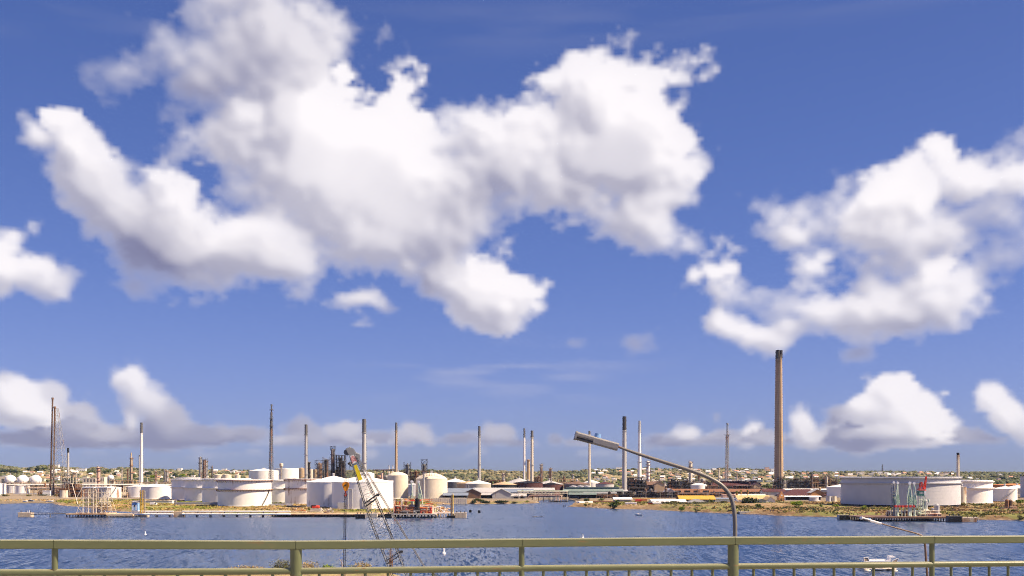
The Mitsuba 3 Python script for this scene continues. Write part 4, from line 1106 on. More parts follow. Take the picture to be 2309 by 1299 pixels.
shed('building', 'broad dark maroon roofed building right of the orange gatehouse', 'building', 1766, 1866, 1119, 1116.5, 1103.5, 1130, 30, roofcol='maroon', wallcol='darkgrey', w=.2, hip=True)
shed('building', 'grey gable with a red brick front on the broad maroon roof', 'building', 1829, 1858, 1120, 1111, 1103.5, 1112, 14, 'y', roofcol='grey', wallcol='brick', w=.2, openings=[('r', -.4, 4, 1, 5, 'window'), ('r', .4, 4, 1, 5, 'window')])
shed('building', 'long white arcaded building with dark openings right of the gatehouse', 'building', 1771, 1851, 1130, 1120.5, 1118.5, 985, 9, roofcol='white', wallcol='white', w=.05, openings=[('f', q, 2.4, .3, 3.2, 'window') for q in np.linspace(-.92, .92, 14)])
# orange brick gatehouse with a stepped gable
k = thing('gatehouse', 'orange brick gatehouse with a tall stepped gable', 'gatehouse')
s = 955 / F; c = np.array([(1762.5 - CX) * s, 955, 2.5])
m = MB('brick', .1); w = 6.0 * s; top = (1131 - 1110) * s
for z0, z1, q in ((-.5, .52, 1), (.52, .68, .86), (.68, .82, .62), (.82, .94, .36), (.94, 1.04, .16)):
    m.b2(c[0] - w * q, c[0] + w * q, 955, 955.6, c[2] + top * z0, c[2] + top * z1)
m.b2(c[0] - w, c[0] + w, 955.6, 963, 2, c[2] + top * .5); part(k, 'wall', m)
m = MB('rust', .2); m.quad([c[0] - w - .3, 955.7, c[2] + top * .52], [c[0], 955.7, c[2] + top * .8], [c[0], 963.3, c[2] + top * .8], [c[0] - w - .3, 963.3, c[2] + top * .52]).quad([c[0], 955.7, c[2] + top * .8], [c[0] + w + .3, 955.7, c[2] + top * .52], [c[0] + w + .3, 963.3, c[2] + top * .52], [c[0], 963.3, c[2] + top * .8]); part(k, 'roof', m)
for x in (-.55, 0, .55):
    m = MB('black', 0); m.b2(c[0] + w * (x - .15), c[0] + w * (x + .15), 954.92, 955.1, c[2] + .1, c[2] + top * .3); part(k, 'door', m)
m = MB('white', .1); m.b2(c[0] - .7, c[0] + .7, 954.9, 955.1, c[2] + top * .55, c[2] + top * .68); part(k, 'plaque', m)

unit('dark low pipe yard with posts below the power plant', 1392, 1474, 1109, 1090, 51, ('dark', 'brown', 'darkgrey'), solid='dark', vessels=10, pipes=50, bay=5, lev=3.6, depth=16, jag=.5)
unit('dark low pipe yard below the tan gabled building', 1474, 1532, 1110, 1080, 52, ('dark', 'darkgrey', 'brown'), solid='dark', vessels=8, pipes=40, bay=5, lev=3.6, depth=16, jag=.5)
unit('brown low pipe yard right of the lower teal roofed shed', 1344, 1394, 1116, 1068, 53, ('brown', 'dark', 'rust'), solid='brown', vessels=5, pipes=30, bay=5, lev=3.2, depth=10, jag=.5)
unit('low rusty pipe yard behind the yellow roofed shed', 1530, 1632, 1113, 1130, 54, ('rust', 'brown', 'dark'), solid='brown', vessels=10, pipes=50, bay=6, lev=4, depth=16, jag=.5)
unit('dark refinery skyline of vessels behind the long rusty hall', 1596, 1750, 1096, 1330, 55, ('brown', 'dark', 'maroon'), solid='brown', vessels=16, pipes=60, bay=7, lev=4, depth=18, jag=.6)
unit('dark refinery pipework behind the furnaces', 1456, 1512, 1094, 1480, 56, ('dark', 'brown', 'darkgrey'), solid='dark', vessels=8, pipes=40, bay=5, lev=4, depth=18)
unit('brown process pipework between the round tanks and the stout grey chimney', 1346, 1404, 1093, 1340, 57, ('brown', 'darkgrey', 'lightgrey'), solid='brown', vessels=8, pipes=40, bay=5, lev=3.6, depth=14, jag=.6)
unit('low pipework left of the grey chimney in the middle', 1008, 1080, 1088, 1420, 58, ('brown', 'tan', 'darkgrey'), vessels=8, pipes=40, bay=6, lev=3.6, depth=14, jag=.6)
unit('pipework and pumps behind the long blue grey shed', 984, 1060, 1101, 1160, 59, ('darkgrey', 'steel', 'brown'), solid='darkgrey', vessels=8, pipes=50, bay=5, lev=3, depth=14, jag=.5)
unit('low pipe yard right of the orange gatehouse roofs', 1846, 1892, 1110, 1200, 60, ('brown', 'lightgrey', 'tan'), vessels=8, pipes=30, bay=5, lev=3, depth=12, jag=.5)
unit('low pipe yard behind the pressure spheres', 0, 120, 1089, 1560, 61, ('tan', 'pink', 'brown'), vessels=12, pipes=60, bay=7, lev=3, depth=14, jag=.6)
unit('tan and pink pipework right of the twin flare pipes', 84, 136, 1099, 1240, 62, ('tan', 'rust', 'pink'), vessels=8, pipes=44, bay=5, lev=3, depth=12, jag=.6)

# ---------------------------------------------------------------- right shore buildings
roofs('long shed with a bright yellow roof and open dark side', 1533, 1612, 1131, 1126, 1118, 925, 16, roofcol='gold', wallcol='darkgrey', w=.0, open_front=True)
roofs('long white roofed building with white gable behind the shore', 1471, 1546, 1137, 1131.5, 1126, 872, 14, roofcol='white', wallcol='white', w=.05, openings=[('f', q, 3, .4, 2.3, 'window') for q in (-.7, -.4, -.1, .2, .5)])
roofs('white walled long low building behind the shrubs', 1576, 1656, 1133, 1125.5, 1123, 930, 12, roofcol='bluegrey', wallcol='white', w=.05)
roofs('grey hip roofed hut in front of the yellow roofed shed', 1553, 1592, 1137, 1132.5, 1126, 880, 12, roofcol='roofgrey', wallcol='darkgrey', w=.1, hip=True)
block('building', 'pinkish flat walled building behind the street lamp bend', 'building', 1631, 1664, 1116, 980, 10, 'pink', win=None)
roofs('cream roofed shed behind the palms', 1660, 1726, 1126, 1118, 1114.5, 985, 10, roofcol='cream', wallcol='lilac', w=.15)
roofs('house with a large yellow ochre roof behind the dark bushes', 1665, 1738, 1130, 1126.5, 1117.5, 935, 20, roofcol='ochre', wallcol='white', w=.05)
roofs('white gabled end of the house with the ochre roof', 1727, 1748, 1133, 1128, 1120.5, 918, 16, 'y', roofcol='ochre', wallcol='white', w=.05)
roofs('small dark gabled porch in front of the ochre roofed house', 1709, 1728, 1132.5, 1129, 1125.5, 905, 6, 'y', roofcol='roofgrey', wallcol='lightgrey', w=.1, openings=[('r', 0, 4, 0, 1.8, 'door')])
roofs('cream roofed house left of the red container on the right shore', 1385, 1424, 1131, 1126, 1121.5, 925, 12, roofcol='white', wallcol='concrete', w=.1, openings=[('f', -.6, 3, 0, 2, 'door')])
block('shipping_container', 'red shipping container on the right shore', 'container', 1433, 1447, 1126.8, 930, 3, 'red', z0=2.6)
block('shipping_container', 'orange shipping container beside the red one', 'container', 1448, 1458, 1126.5, 935, 3, 'orange', z0=2.6)
block('shipping_container', 'white office container standing at the right shore', 'container', 1411, 1436, 1134, 845, 4, 'white', w=.02, z0=2.1, win=None)
roofs('small grey roofed maroon shack on the right shore', 1463, 1474, 1139, 1134, 1131.5, 850, 5, roofcol='dark', wallcol='red', w=.2)
roofs('small white shack beside the maroon shack', 1474, 1489, 1139, 1135, 1133, 848, 5, roofcol='grey', wallcol='white', w=.05)
block('kiosk', 'white cube kiosk with a round emblem at the tip of the spit', 'kiosk', 1300.5, 1307, 1131.5, 905, 2.5, 'white', w=.0, z0=2.0)
m = MB('grey', 0); p = P(1303.7, 1135, 904.9); m.lathe(p, [(.01, 0), (.01, 0)], 3)
m = MB('steel', 0)
for a in np.arange(8) * .785:
    m.box(p + [.45 * math.cos(a), -.04, .45 * math.sin(a)], [.2, .03, .2])
part('kiosk', 'emblem', m)
roofs('long white shed on the spit behind the dark bush', 1308, 1335, 1139, 1133.5, 1131.5, 900, 5, roofcol='white', wallcol='white', w=.05, z0=1.6)
block('shipping_container', 'white long container among shrubs on the low shore', 'container', 1395, 1406, 1125, 960, 3, 'white', w=.05)
block('gate_booth', 'narrow cream booth under the furnaces', 'booth', 1447, 1452, 1123, 985, 3, 'cream', win=(1, 1))
for i, (x, y0, D) in enumerate(((1456.5, 1110, 1010), (1490, 1108, 1000), (1515.5, 1109, 990), (1539.5, 1105, 1020), (1573.5, 1103, 990), (1596, 1106, 1000), (1622, 1107, 1000), (1703, 1105, 1010), (1369, 1108, 1000))):
    k = thing('lamp_post', 'thin pale lamp post among the sheds on the right shore', 'lamp post', 'thin lamp posts on the right shore')
    p = P(x, y0, D); m = MB('lightgrey', 0); m.bar([p[0], D, 2], p, .16, .1, 6); part(k, 'pole', m)
    m = MB('lightgrey', 0); m.box(p + [.4, 0, .05], [.7, .2, .1]); part(k + '__pole', 'lamp_head', m)
# right side clutter
block('storage_shed', 'grey blue boxy shed on the right shore below the white tank', 'shed', 2177, 2191, 1147, 790, 4, 'bluegrey', roofcol='white', z0=2.3)
block('storage_shed', 'small bright white shed beside the grey blue one', 'shed', 2191.5, 2200, 1147.5, 788, 4, 'white', w=0, z0=2.3)
block('concrete_barrier', 'long cream wall in front of the huge grey tank', 'wall', 2116, 2176, 1147.5, 772, .5, 'cream', z0=2.3)
block('concrete_barrier', 'white low wall right of the white tanks, lower of two', 'wall', 2250, 2330, 1142.5, 840, .5, 'white', z0=2.3)
block('concrete_barrier', 'white low wall right of the white tanks, upper of two', 'wall', 2250, 2290, 1137.5, 880, .5, 'white', z0=2.3)
block('concrete_barrier', 'cream wall with rust stains behind the small right shed', 'wall', 2200, 2232, 1147.5, 800, .5, 'cream', w=.4, z0=2.3)
block('storage_shed', 'small grey blue cabin near the rusty pipes at the right', 'shed', 2244, 2254, 1151, 770, 3, 'bluegrey', z0=2.2)
unit('low tangle of red brown pipes and valves on the right shore', 2262, 2296, 1147, 742, 31, ('rust', 'brown', 'rust'), z0=1.8, vessels=5, pipes=40, bay=3, lev=2, depth=8)
block('bund', 'low grey concrete bund wall below the row of four big tanks', 'wall', 394, 545, 1133.5, 840, .6, 'grey', z0=2.3)
block('bund', 'low white bund wall at the foot of the front tank', 'wall', 530, 660, 1137.3, 815, .6, 'white', z0=2.3)
block('bund', 'white bund wall in front of the wide low tank at the left edge', 'wall', 30, 96, 1113, 1260, .8, 'white', z0=2.3)
block('bund', 'grey bund wall below the low cone roofed tank', 'wall', 300, 398, 1129.5, 900, .6, 'grey', z0=2.3)
block('valve_box', 'bright white concrete box at the end of the grey bund wall', 'box', 380, 388.5, 1130, 880, 4, 'white', w=0, z0=2.3)
block('building', 'cream flat roofed plant building behind the white pipe scaffold', 'building', 187, 216, 1078, 1600, 14, 'cream', win=(2, 4))
block('building', 'cream two step plant building right of the pinkish column', 'building', 226, 235, 1076, 1620, 12, 'cream', win=(2, 2))
block('building', 'small cream plant building at the left of the flat roofed one', 'building', 186, 196, 1075, 1625, 10, 'cream', win=(2, 1))
block('building', 'cream flat building behind the left pressure sphere', 'building', -10, 12, 1075, 1800, 12, 'cream', win=(1, 2))
for x0, x1, y, lb in ((96, 113, 1107, 'white'), (828, 838, 1130, 'cream')):
    block('storage_shed', f'low {lb} shed between tanks' if x0 > 500 else 'white low shed left of the twin flare pipes', 'shed', x0, x1, y, 1180 if x0 < 500 else 735, 5, lb)

# ---------------------------------------------------------------- corrugated sheet wall
k = thing('sheet_piling', 'white corrugated sheet pile wall along the inlet shore', 'wall')
D = 945; a, b = P(967, H, D)[0], P(1052.5, H, D)[0]
n = 34
for i in range(n):
    x = a + (b - a) * i / n; q = (b - a) / n
    m = MB('cream', .2); y = D if i % 2 else D + .45
    m.b2(x, x + q * .96, y, y + .25, -.5, E - (1122.3 + .5 * math.sin(i)) * 1 * 0 - (1122.5 - H) * D / F)
    part(k, 'sheet', m)
m = MB('concrete', .2); m.b2(a - .5, b + .5, D - .5, D - .05, -.6, .5); part(k, 'footing', m)

# ---------------------------------------------------------------- pipe bridge at the inlet
k = thing('pipe_bridge', 'pipe bridge of pink pipes on trestles over the inlet', 'pipe bridge')
D = 1030
for i, (y, z) in enumerate(((1117, 0), (1118.4, .8), (1119.6, 1.6))):
    m = MB(('pink', 'rust', 'pink')[i], .3)
    p = [P(1186, 1129, D + z), P(1194, y, D + z), P(1196, y, D + z), P(1262, y, D + z), P(1266, y + 1.5, D + z), P(1266, 1130, D + z)]
    m.path(p, .42, 8); part(k, 'pipe', m)
m = MB('brown', .3)
for x in (1201, 1214, 1226, 1238, 1250, 1258):
    p = P(x, 1119.6, D + 1); m.bar([p[0], D + 1, -1], p, .35, n=6)
    m.bar([p[0], D + 4, -1], p + [0, 3, 0], .3, n=6)
part(k, 'trestle', m)
k = thing('pipe_gantry', 'green white lattice pipe gantry above the inlet', 'gantry')
m = MB('cream', .25); D = 1045
for y in (1108.5, 1112.5):
    m.bar(P(1168, y, D), P(1280, y, D), .28, n=5).bar(P(1168, y, D + 4), P(1280, y, D + 4), .28, n=5)
for i, x in enumerate(np.linspace(1168, 1280, 15)):
    m.bar(P(x, 1108.5, D), P(x, 1112.5, D), .16, n=4)
    if i: m.bar(P(x, 1112.5, D), P(x - 8, 1108.5, D), .14, n=4)
part(k, 'truss', m)
m = MB('cream', .3)
for x in (1170, 1206, 1243, 1279):
    m.bar(P(x, 1112.5, D), [P(x, 1112, D)[0], D, 0], .3, n=5).bar(P(x, 1112.5, D + 4), [P(x, 1112, D)[0], D + 4, 0], .3, n=5)
part(k, 'legs', m)
m = MB('palegreen', .3); m.bar(P(1166, 1107.6, D + 2), P(1282, 1107.6, D + 2), .5, n=8); part(k, 'pipe', m)
k = thing('pipe_rack', 'pier of upright grey pipes standing in the inlet under the pipe bridge', 'pier')
for x in (1249, 1251.5, 1254, 1256.5, 1259, 1261.5):
    m = MB('pink' if x in (1254, 1261.5) else 'grey', .3); p = P(x, 1120.5, 1024); m.bar([p[0], 1024, -.5], p, .45, n=8); part(k, 'pipe', m)
m = MB('dark', .2); a, b = P(1240, H, 1020)[0], P(1280, H, 1020)[0]; m.b2(a, b, 1017, 1024, .5, 1.1)
for x in np.linspace(a, b, 14):
    m.bar([x, 1017.2, -1.5], [x, 1017.2, .6], .3, n=6)
part(k, 'deck', m)

# pipe rack along the left peninsula
def rack(label, x0, x1, y, D, cols, r=.45, n=14, gap=1.3):
    k = thing('pipe_rack', label, 'pipe rack')
    a, b = P(x0, y, D), P(x1, y, D)
    for i, cl in enumerate(cols):
        m = MB(cl, .2); dz = np.array([0, i * gap, (i % 2) * gap * .5]); m.bar(a + dz, b + dz, r, n=8); part(k, 'pipe', m)
    m = MB('tan', .3)
    for t in np.linspace(0, 1, n):
        q = a + (b - a) * t
        m.bar([q[0], D, .3], [q[0], D, q[2] - r], .2, n=4).bar([q[0], D + gap * len(cols), .3], [q[0], D + gap * len(cols), q[2] - r], .2, n=4).bar([q[0], D - .5, q[2] - r - .2], [q[0], D + gap * len(cols) + .5, q[2] - r - .2], .2, n=4)
    part(k, 'supports', m)


rack('long white pipes on posts crossing behind the white pipe scaffold', 14, 388, 1093.5, 1290, ('white', 'cream', 'white', 'white'), .6, 26)
rack('second lower row of cream pipes left of the twin flare pipes', 60, 250, 1101, 1200, ('cream', 'pink', 'cream'), .45, 16)
rack('white pipes along the right shore in front of the huge grey tank', 1700, 1895, 1158.5, 725, ('lightgrey', 'white', 'grey'), .3, 22, .9)
rack('white pipes along the shore behind the right jetty', 1895, 2010, 1159.5, 712, ('white', 'lightgrey', 'white'), .35, 14, .9)
rack('white pipes running right from the green loading arms', 2090, 2262, 1160, 704, ('white', 'cream', 'lightgrey', 'white'), .35, 18, .9)
rack('orange brown pipe low along the bank below the huge grey tank', 1800, 2010, 1151, 752, ('orange', 'tan'), .28, 26, .9)
rack('long red pipe row on the right shore behind the white kiosk', 1336, 1392, 1132, 910, ('rust', 'maroon', 'rust'), .3, 8, .9)
rack('thin yellow pipe row in front of the sheds on the right shore', 1424, 1480, 1124.5, 960, ('gold',), .3, 9)

# ---------------------------------------------------------------- jetties
def jetty(name, label, cat, x0, x1, yt, D, depth, col='concrete', w=.25, th=.7, piles=12, rows=2, fascia=None, pc='dark', pr=.32):
    s = D / F
    a, b, z = (x0 - CX) * s, (x1 - CX) * s, E - (yt - H) * s
    k = thing(name, label, cat)
    m = MB(col, w); m.b2(a, b, D, D + depth, z - th, z); part(k, 'deck', m)
    for j in range(rows):
        for x in np.linspace(a + .5, b - .5, piles):
            m = MB(pc, .3); y = D + .5 + (depth - 1) * j / max(1, rows - 1); m.bar([x, y, -2], [x, y, z - th], pr, n=8); part(k, 'pile', m)
    if fascia:
        for x in np.linspace(a + 1, b - 1, fascia):
            m = MB('concrete', .2); m.b2(x - .55, x + .55, D - .35, D - .02, z - 1.7, z - .1); part(k, 'fender', m)
    return k, a, b, z


def dolphin(label, x0, x1, yt, yb, D=None, col='concrete', depth=5, w=.3, blocks=0, black=False, stairs=False):
    D = D or E * F / (yb - H)
    s = D / F
    a, b, z = (x0 - CX) * s, (x1 - CX) * s, E - (yt - H) * s
    k = thing('mooring_dolphin', label, 'mooring dolphin')
    m = MB(col, w)
    if blocks:
        m.b2(a, b, D + .3, D + depth, -1.5, z - .25)
    else:
        m.b2(a, b, D, D + depth, -1.5, z)
    part(k, 'body', m)
    if blocks:
        q = (b - a) / blocks
        for i in range(blocks):
            m = MB('black' if black else col, w); m.b2(a + q * (i + .05), a + q * (i + .95), D, D + .4, -1, z - .1); part(k, 'fender', m)
        m = MB(col, w); m.b2(a - .2, b + .2, D + .1, D + depth + .2, z - .25, z); part(k, 'cap', m)
    for x in np.linspace(a + 1, b - 1, 3):
        m = MB('dark', .2)
        m.bar([x, D + depth / 2, z], [x, D + depth / 2, z + .9], .25, n=8).bar([x, D + depth / 2, z + .9], [x, D + depth / 2, z + 1.1], .4, n=8)
        part(k, 'bollard', m)
    return k


dolphin('pale stone mooring dolphin standing alone in the water at the far left', 40, 69, 1156, 1165.5, col='stone', blocks=5)
m = MB('white', .1); p = P(65.5, 1156, 672); m.bar(p, p + [0, 0, 1.5], .25, n=6).bar(p + [-1, 0, 0], p + [-1, 0, 1.1], .2, n=6); part('mooring_dolphin', 'posts', m)
k = thing('catwalk', 'dark narrow footbridge from the lone dolphin to the scaffold pier', 'footbridge')
a, b = P(69, 1160, 671), P(149, 1158.2, 672)
m = MB('darkgrey', .2); m.bar(a, b, .28, n=4); part(k, 'walkway', m)
m = MB('darkgrey', .2); m.bar(a + [0, 0, 1.1], b + [0, 0, 1.1], .07, n=4)
for t in np.linspace(0, 1, 22):
    q = a + (b - a) * t; m.bar(q, q + [0, 0, 1.1], .06, n=4)
part(k, 'handrail', m)
m = MB('darkgrey', .2); q = a + (b - a) * .55; m.bar([q[0], q[1], -2], q, .35, n=8); part(k, 'pile', m)
jetty('jetty', 'concrete pier on piles under the white pipe scaffold', 'jetty', 148, 240, 1158, 667, 18, 'tan', .55, .9, 14)
jetty('jetty', 'rubble sided pier section left of the blue cabin', 'jetty', 240.2, 299, 1159.5, 668, 18, 'stone', .5, 1.3, 10)
# the white scaffold of loading hose gantries
for x0, x1, lab in ((187, 211, 'left'), (217, 242, 'right')):
    k = thing('hose_gantry', f'{lab} one of two tall white pipe scaffolds on the left pier', 'gantry')
    D = 671; s = D / F; zb, zt = 2.4, E - (1100.5 - H) * s
    a, b = (x0 - CX) * s, (x1 - CX) * s
    m = MB('cream', .25)
    for x in (a, (a + b) / 2, b):
        for y in (D, D + 6):
            m.bar([x, y, zb], [x, y, zt], .22, n=5)
    for z in np.linspace(zb + 4, zt, 5):
        for y in (D, D + 6):
            m.bar([a, y, z], [b, y, z], .16, n=4)
        for x in (a, b):
            m.bar([x, D, z], [x, D + 6, z], .16, n=4)
    m.bar([a, D, zb + 4], [(a + b) / 2, D, zb + 8], .1, n=4).bar([b, D, zb + 8], [(a + b) / 2, D, zb + 12], .1, n=4)
    part(k, 'frame', m)
    m = MB('white', .05); m.b2(a - .3, b + .3, D - .4, D + 6.4, zt, zt + .7); part(k, 'top_beam', m)
    rng = RNG(int(x0))
    for x in np.linspace(a + .5, b - .5, 13):
        m = MB('cream' if rng.random() < .75 else 'concrete', .3); y = D + rng.uniform(.3, 5)
        m.bar([x, y, zb if lab == 'left' else zb + rng.uniform(0, 7)], [x, y, zt], .13, n=6); part(k, 'hose_pipe', m)
    if lab == 'right':
        m = MB('brown', .4)
        for j in range(70):
            q = np.array([rng.uniform(a, b), rng.uniform(D, D + 6), rng.uniform(1.6, 8)]); m.bar(q, q + rng.normal(size=3) * [1.6, .5, 1.6], rng.uniform(.1, .25), n=5)
        part(k, 'valves', m, kind='stuff')
    m = MB('cream', .25)
    sg = -1 if lab == 'left' else 1
    e = a if sg < 0 else b
    m.bar([e, D, zt - 5], [e + sg * 3.8, D - 1, zb], .14, n=5).bar([e, D + 6, zt - 5], [e + sg * 3.8, D + 5, zb], .14, n=5).bar([e, D, zb + 6], [e + sg * 3, D - 1, zb + 4], .12, n=5).bar([e, D, zb], [e + sg * 3.2, D, zb + 3.6], .1, n=4)
    part(k, 'brace', m)
m = MB('cream', .2)
for a_, b_, lb in ((P(162, 1090, 700), P(181, 1157, 672), 'long pale strut slanting down to the left foot of the white scaffold'), (P(184, 1102, 690), P(172, 1124, 690), 'short pale strut leaning from the top of the white scaffold'), (P(150, 1075, 960), P(158, 1119, 980), 'pale strut slanting down from the yellow railed heater structure')):
    m = MB('cream', .2); m.bar(a_, b_, .22, n=5); single('guy_strut', lb, 'strut', m)
k = thing('cabin', 'small light blue cabin on the pier left of the yellow ladders', 'cabin'); D = 674
a, b, z0, z1 = P(297, H, D)[0], P(310.5, H, D)[0], E - (1151 - H) * D / F, E - (1133 - H) * D / F
m = MB('blue', .1); m.b2(a, b, D, D + 3.5, z0, z1); part(k, 'wall', m)
m = MB('steel', .1); m.box([(a + b) / 2, D + 1.75, z1 + .25], [(b - a) / 2 + .4, 2.2, .12], [[math.cos(.16), 0, -math.sin(.16)], [0, 1, 0], [math.sin(.16), 0, math.cos(.16)]]); part(k, 'roof', m)
m = MB('dark', 0); m.b2(a + 1.3, a + 2.2, D - .05, D + .1, z0 + 2.2, z0 + 3.6); part(k, 'window', m)
m = MB('white', 0); m.b2(a + .5, a + 1.0, D - .05, D + .1, z0 + .3, z0 + 3.2).b2(a + 2.5, a + 3.1, D - .05, D + .1, z0 + .3, z0 + 3.2); part(k, 'panel', m)
m = MB('lightgrey', .2); m.b2(a - .2, b + .2, D - .2, D + 3.7, z0 - .3, z0)
for x in (a, b):
    for y in (D, D + 3.4):
        m.bar([x, y, -1.5], [x, y, z0 - .3], .16, n=5)
part(k, 'platform', m)
k = thing('access_tower', 'yellow and brown ladder tower beside the blue cabin', 'tower'); D = 670
for x, cl, y in ((319.5, 'yellow', 1106), (323.5, 'gold', 1105)):
    m = MB(cl, .1); m.ladder(P(x - .6, 1157, D), P(x - .6, y, D), .8, .13, 1.0); part(k, 'ladder', m)
for x, cl in ((316.5, 'darkgrey'), (325, 'darkgrey')):
    m = MB(cl, .3); m.bar(P(x, 1157, D + 1), P(x, 1110, D + 1), .38, n=8).bar(P(x, 1110, D + 1), P(x, 1104, D + 1), .55, .3, n=8); part(k, 'mast', m)
m = MB('cream', .1); m.bar(P(328, 1157, D), P(328, 1106, D), .1, n=5); part(k, 'pole', m)
dolphin('stone pier block under the yellow ladder tower', 310, 331, 1157.5, 1165.5, col='stone', blocks=4)
dolphin('orange stained concrete pier block along the pipe trestle', 391, 411, 1153.5, 1165.5, col='sand', w=.5, blocks=3)
k = thing('pipe_trestle', 'long low trestle carrying white pipes over the water to the tanks', 'trestle'); D = 672
for y, r, cl, dz in ((1153.4, .45, 'white', 2.5), (1153.8, .4, 'cream', 3.6), (1159.6, .55, 'white', 0), (1160.2, .4, 'lightgrey', 1.2)):
    for x0, x1 in ((297, 391), (411, 655)):
        m = MB(cl, .12); m.bar(P(x0, y, D + dz), P(x1, y, D + dz), r, n=10); part(k, 'pipe', m)
for x in (352, 382, 414, 443.5, 473.5, 503.5, 533.5, 563.5, 592, 620):
    m = MB('dark', .3); p = P(x, 1160.8, D + .6)
    m.bar([p[0], D + .6, -2], p, .4, n=8).bar([p[0], D + 3.4, -2], p + [0, 2.8, 1.4], .3, n=8).b2(p[0] - .35, p[0] + .35, D - .7, D + 4, p[2] - .3, p[2] + .1).bar([p[0], D - .6, p[2] - .2], [p[0], D + .6, -.6], .16, n=5).bar([p[0], D + 3, 0], [p[0], D + 3, 3.4], .14, n=5)
    part(k, 'bent', m)
jetty('quay', 'low stone quay edge with dark tyre fenders below the coned tanks', 'quay', 612, 872, 1159, 674, 34, 'tan', .55, .7, 40, 1, pr=.5, pc='black')
rng = RNG(77)
m = MB('orange', .4)
for j in range(46):
    q = P(rng.uniform(664, 692), rng.uniform(1146, 1156), 690) + [0, rng.uniform(0, 8), 0]; m.col = ('orange', 'rust', 'cream')[j % 3]
    m.bar(q, q + rng.normal(size=3) * [2.0, .6, .5], rng.uniform(.1, .3), n=5)
single('scrap_heap', 'heap of orange pipe scrap on the quay left of the red tank trailer', 'scrap heap', m, kind='stuff')
m = MB('cream', .2)
for j in range(50):
    m.col = ('cream', 'lightgrey', 'brown')[j % 3]
    q = P(rng.uniform(722, 752), rng.uniform(1148, 1157), 684) + [0, rng.uniform(0, 6), 0]; m.bar(q, q + rng.normal(size=3) * [1.3, .5, .8], rng.uniform(.12, .35), n=5)
single('scrap_heap', 'heap of cream scrap and posts right of the red tank trailer', 'scrap heap', m, kind='stuff')
k = thing('fuel_tank', 'dark red fuel drum on a grey plinth on the quay', 'drum'); p = P(711, 1143, 700)
m = MB('red', .25); m.bar(p - [2, 0, 0], p + [2.4, 0, 0], 1.0, n=14).bar(p + [2.4, 0, 0], p + [2.9, 0, 0], 1.0, .6, 14); part(k, 'drum', m)
m = MB('maroon', .2); m.b2(p[0] - 2.6, p[0] + .6, p[1] - 1.2, p[1] + 1.2, p[2] + .9, p[2] + 1.15).b2(p[0] - 2.6, p[0] - 2.3, p[1] - 1.2, p[1] + 1.2, p[2] - .9, p[2] + .9); part(k, 'frame', m)
m = MB('concrete', .2); m.b2(p[0] - 3, p[0] + 4, p[1] - 2, p[1] + 3, 1.8, p[2] - 1.0); part(k, 'plinth', m)
k = thing('truck', 'small white truck parked on the bank below the left tanks', 'truck'); p = P(346.5, 1137, 830)
m = MB('white', .05); m.b2(p[0] - 2.6, p[0] + .6, p[1] - 1.1, p[1] + 1.1, p[2] - .7, p[2] + 1.5); part(k, 'body', m)
m = MB('white', .05); m.b2(p[0] + .7, p[0] + 2.4, p[1] - 1.05, p[1] + 1.05, p[2] - .7, p[2] + 1.0); part(k, 'cab', m)
m = MB('black', 0); m.b2(p[0] + 1.2, p[0] + 2.2, p[1] - 1.09, p[1] - 1.0, p[2] + .2, p[2] + .8); part(k, 'window', m)
for x in (-1.8, 1.6):
    m = MB('black', 0); m.bar(p + [x, -1.15, -1.0], p + [x, 1.15, -1.0], .5, n=12); part(k, 'wheel', m)

# ---------------------------------------------------------------- middle loading jetty
jetty('jetty', 'loading jetty with white fender blocks below the cream dome tanks', 'jetty', 880, 983, 1158.5, 660, 26, 'concrete', .15, .8, 14, 2, fascia=6, pr=.5, pc='black')
dolphin('dark mooring dolphin at the left end of the loading jetty', 801, 823, 1160, 1169.5, col='darkgrey', blocks=4, black=True)
dolphin('pale stepped mooring dolphin at the left end of the loading jetty', 823, 850, 1158, 1168.5, D=668, col='concrete', blocks=2)
dolphin('black mooring dolphin against the loading jetty', 868, 882, 1159, 1168, col='dark', blocks=3, black=True)
unit('red and orange pipe manifold on the loading jetty', 888, 975, 1125, 664, 41, ('cream', 'orange', 'red'), z0=2.6, vessels=1, pipes=130, bay=5, lev=4, depth=7, jag=.9, deckcol='orange', fill=.25)
unit('dark pump row along the edge of the loading jetty', 893, 946, 1150, 662, 42, ('dark', 'black', 'steel'), z0=2.6, vessels=4, pipes=40, bay=3, lev=2, depth=3, jag=.3)
block('cabin', 'small white hut with a gable among the jetty pipes', 'hut', 985, 993, 1143, 690, 3, 'white', z0=2.2, win=(1, 1))
block('cabin', 'pale corrugated cabin at the right of the jetty manifold', 'hut', 968, 982, 1146, 680, 3, 'cream', z0=2.2)
block('cabin', 'cream flat cabin behind the orange jetty pipes', 'hut', 893, 910, 1142, 680, 3, 'cream', z0=2.2, win=(1, 3))
rng = RNG(5)
m = MB('cream', .3)
for j in range(60):
    m.col = ('cream', 'tan', 'orange', 'white')[j % 4]
    q = P(rng.uniform(984, 1010), rng.uniform(1146, 1156), 676) + [0, rng.uniform(0, 8), 0]; m.bar(q, q + rng.normal(size=3) * [1.2, .5, .5], rng.uniform(.15, .5), n=5)
single('scrap_heap', 'pale debris heap at the right end of the loading jetty', 'scrap heap', m, kind='stuff')
rack('thin white pipes running right along the jetty to the stone dolphin', 978, 1024, 1157.5, 668, ('white', 'pink', 'cream'), .28, 7, .8)
dolphin('low dark float beside the stone dolphin right of the jetty', 1007, 1026, 1163, 1168, col='dark', blocks=4, black=True)
dolphin('stone mooring dolphin with white numerals plate right of the jetty', 1026, 1051, 1156.5, 1167.5, col='stone', blocks=3)
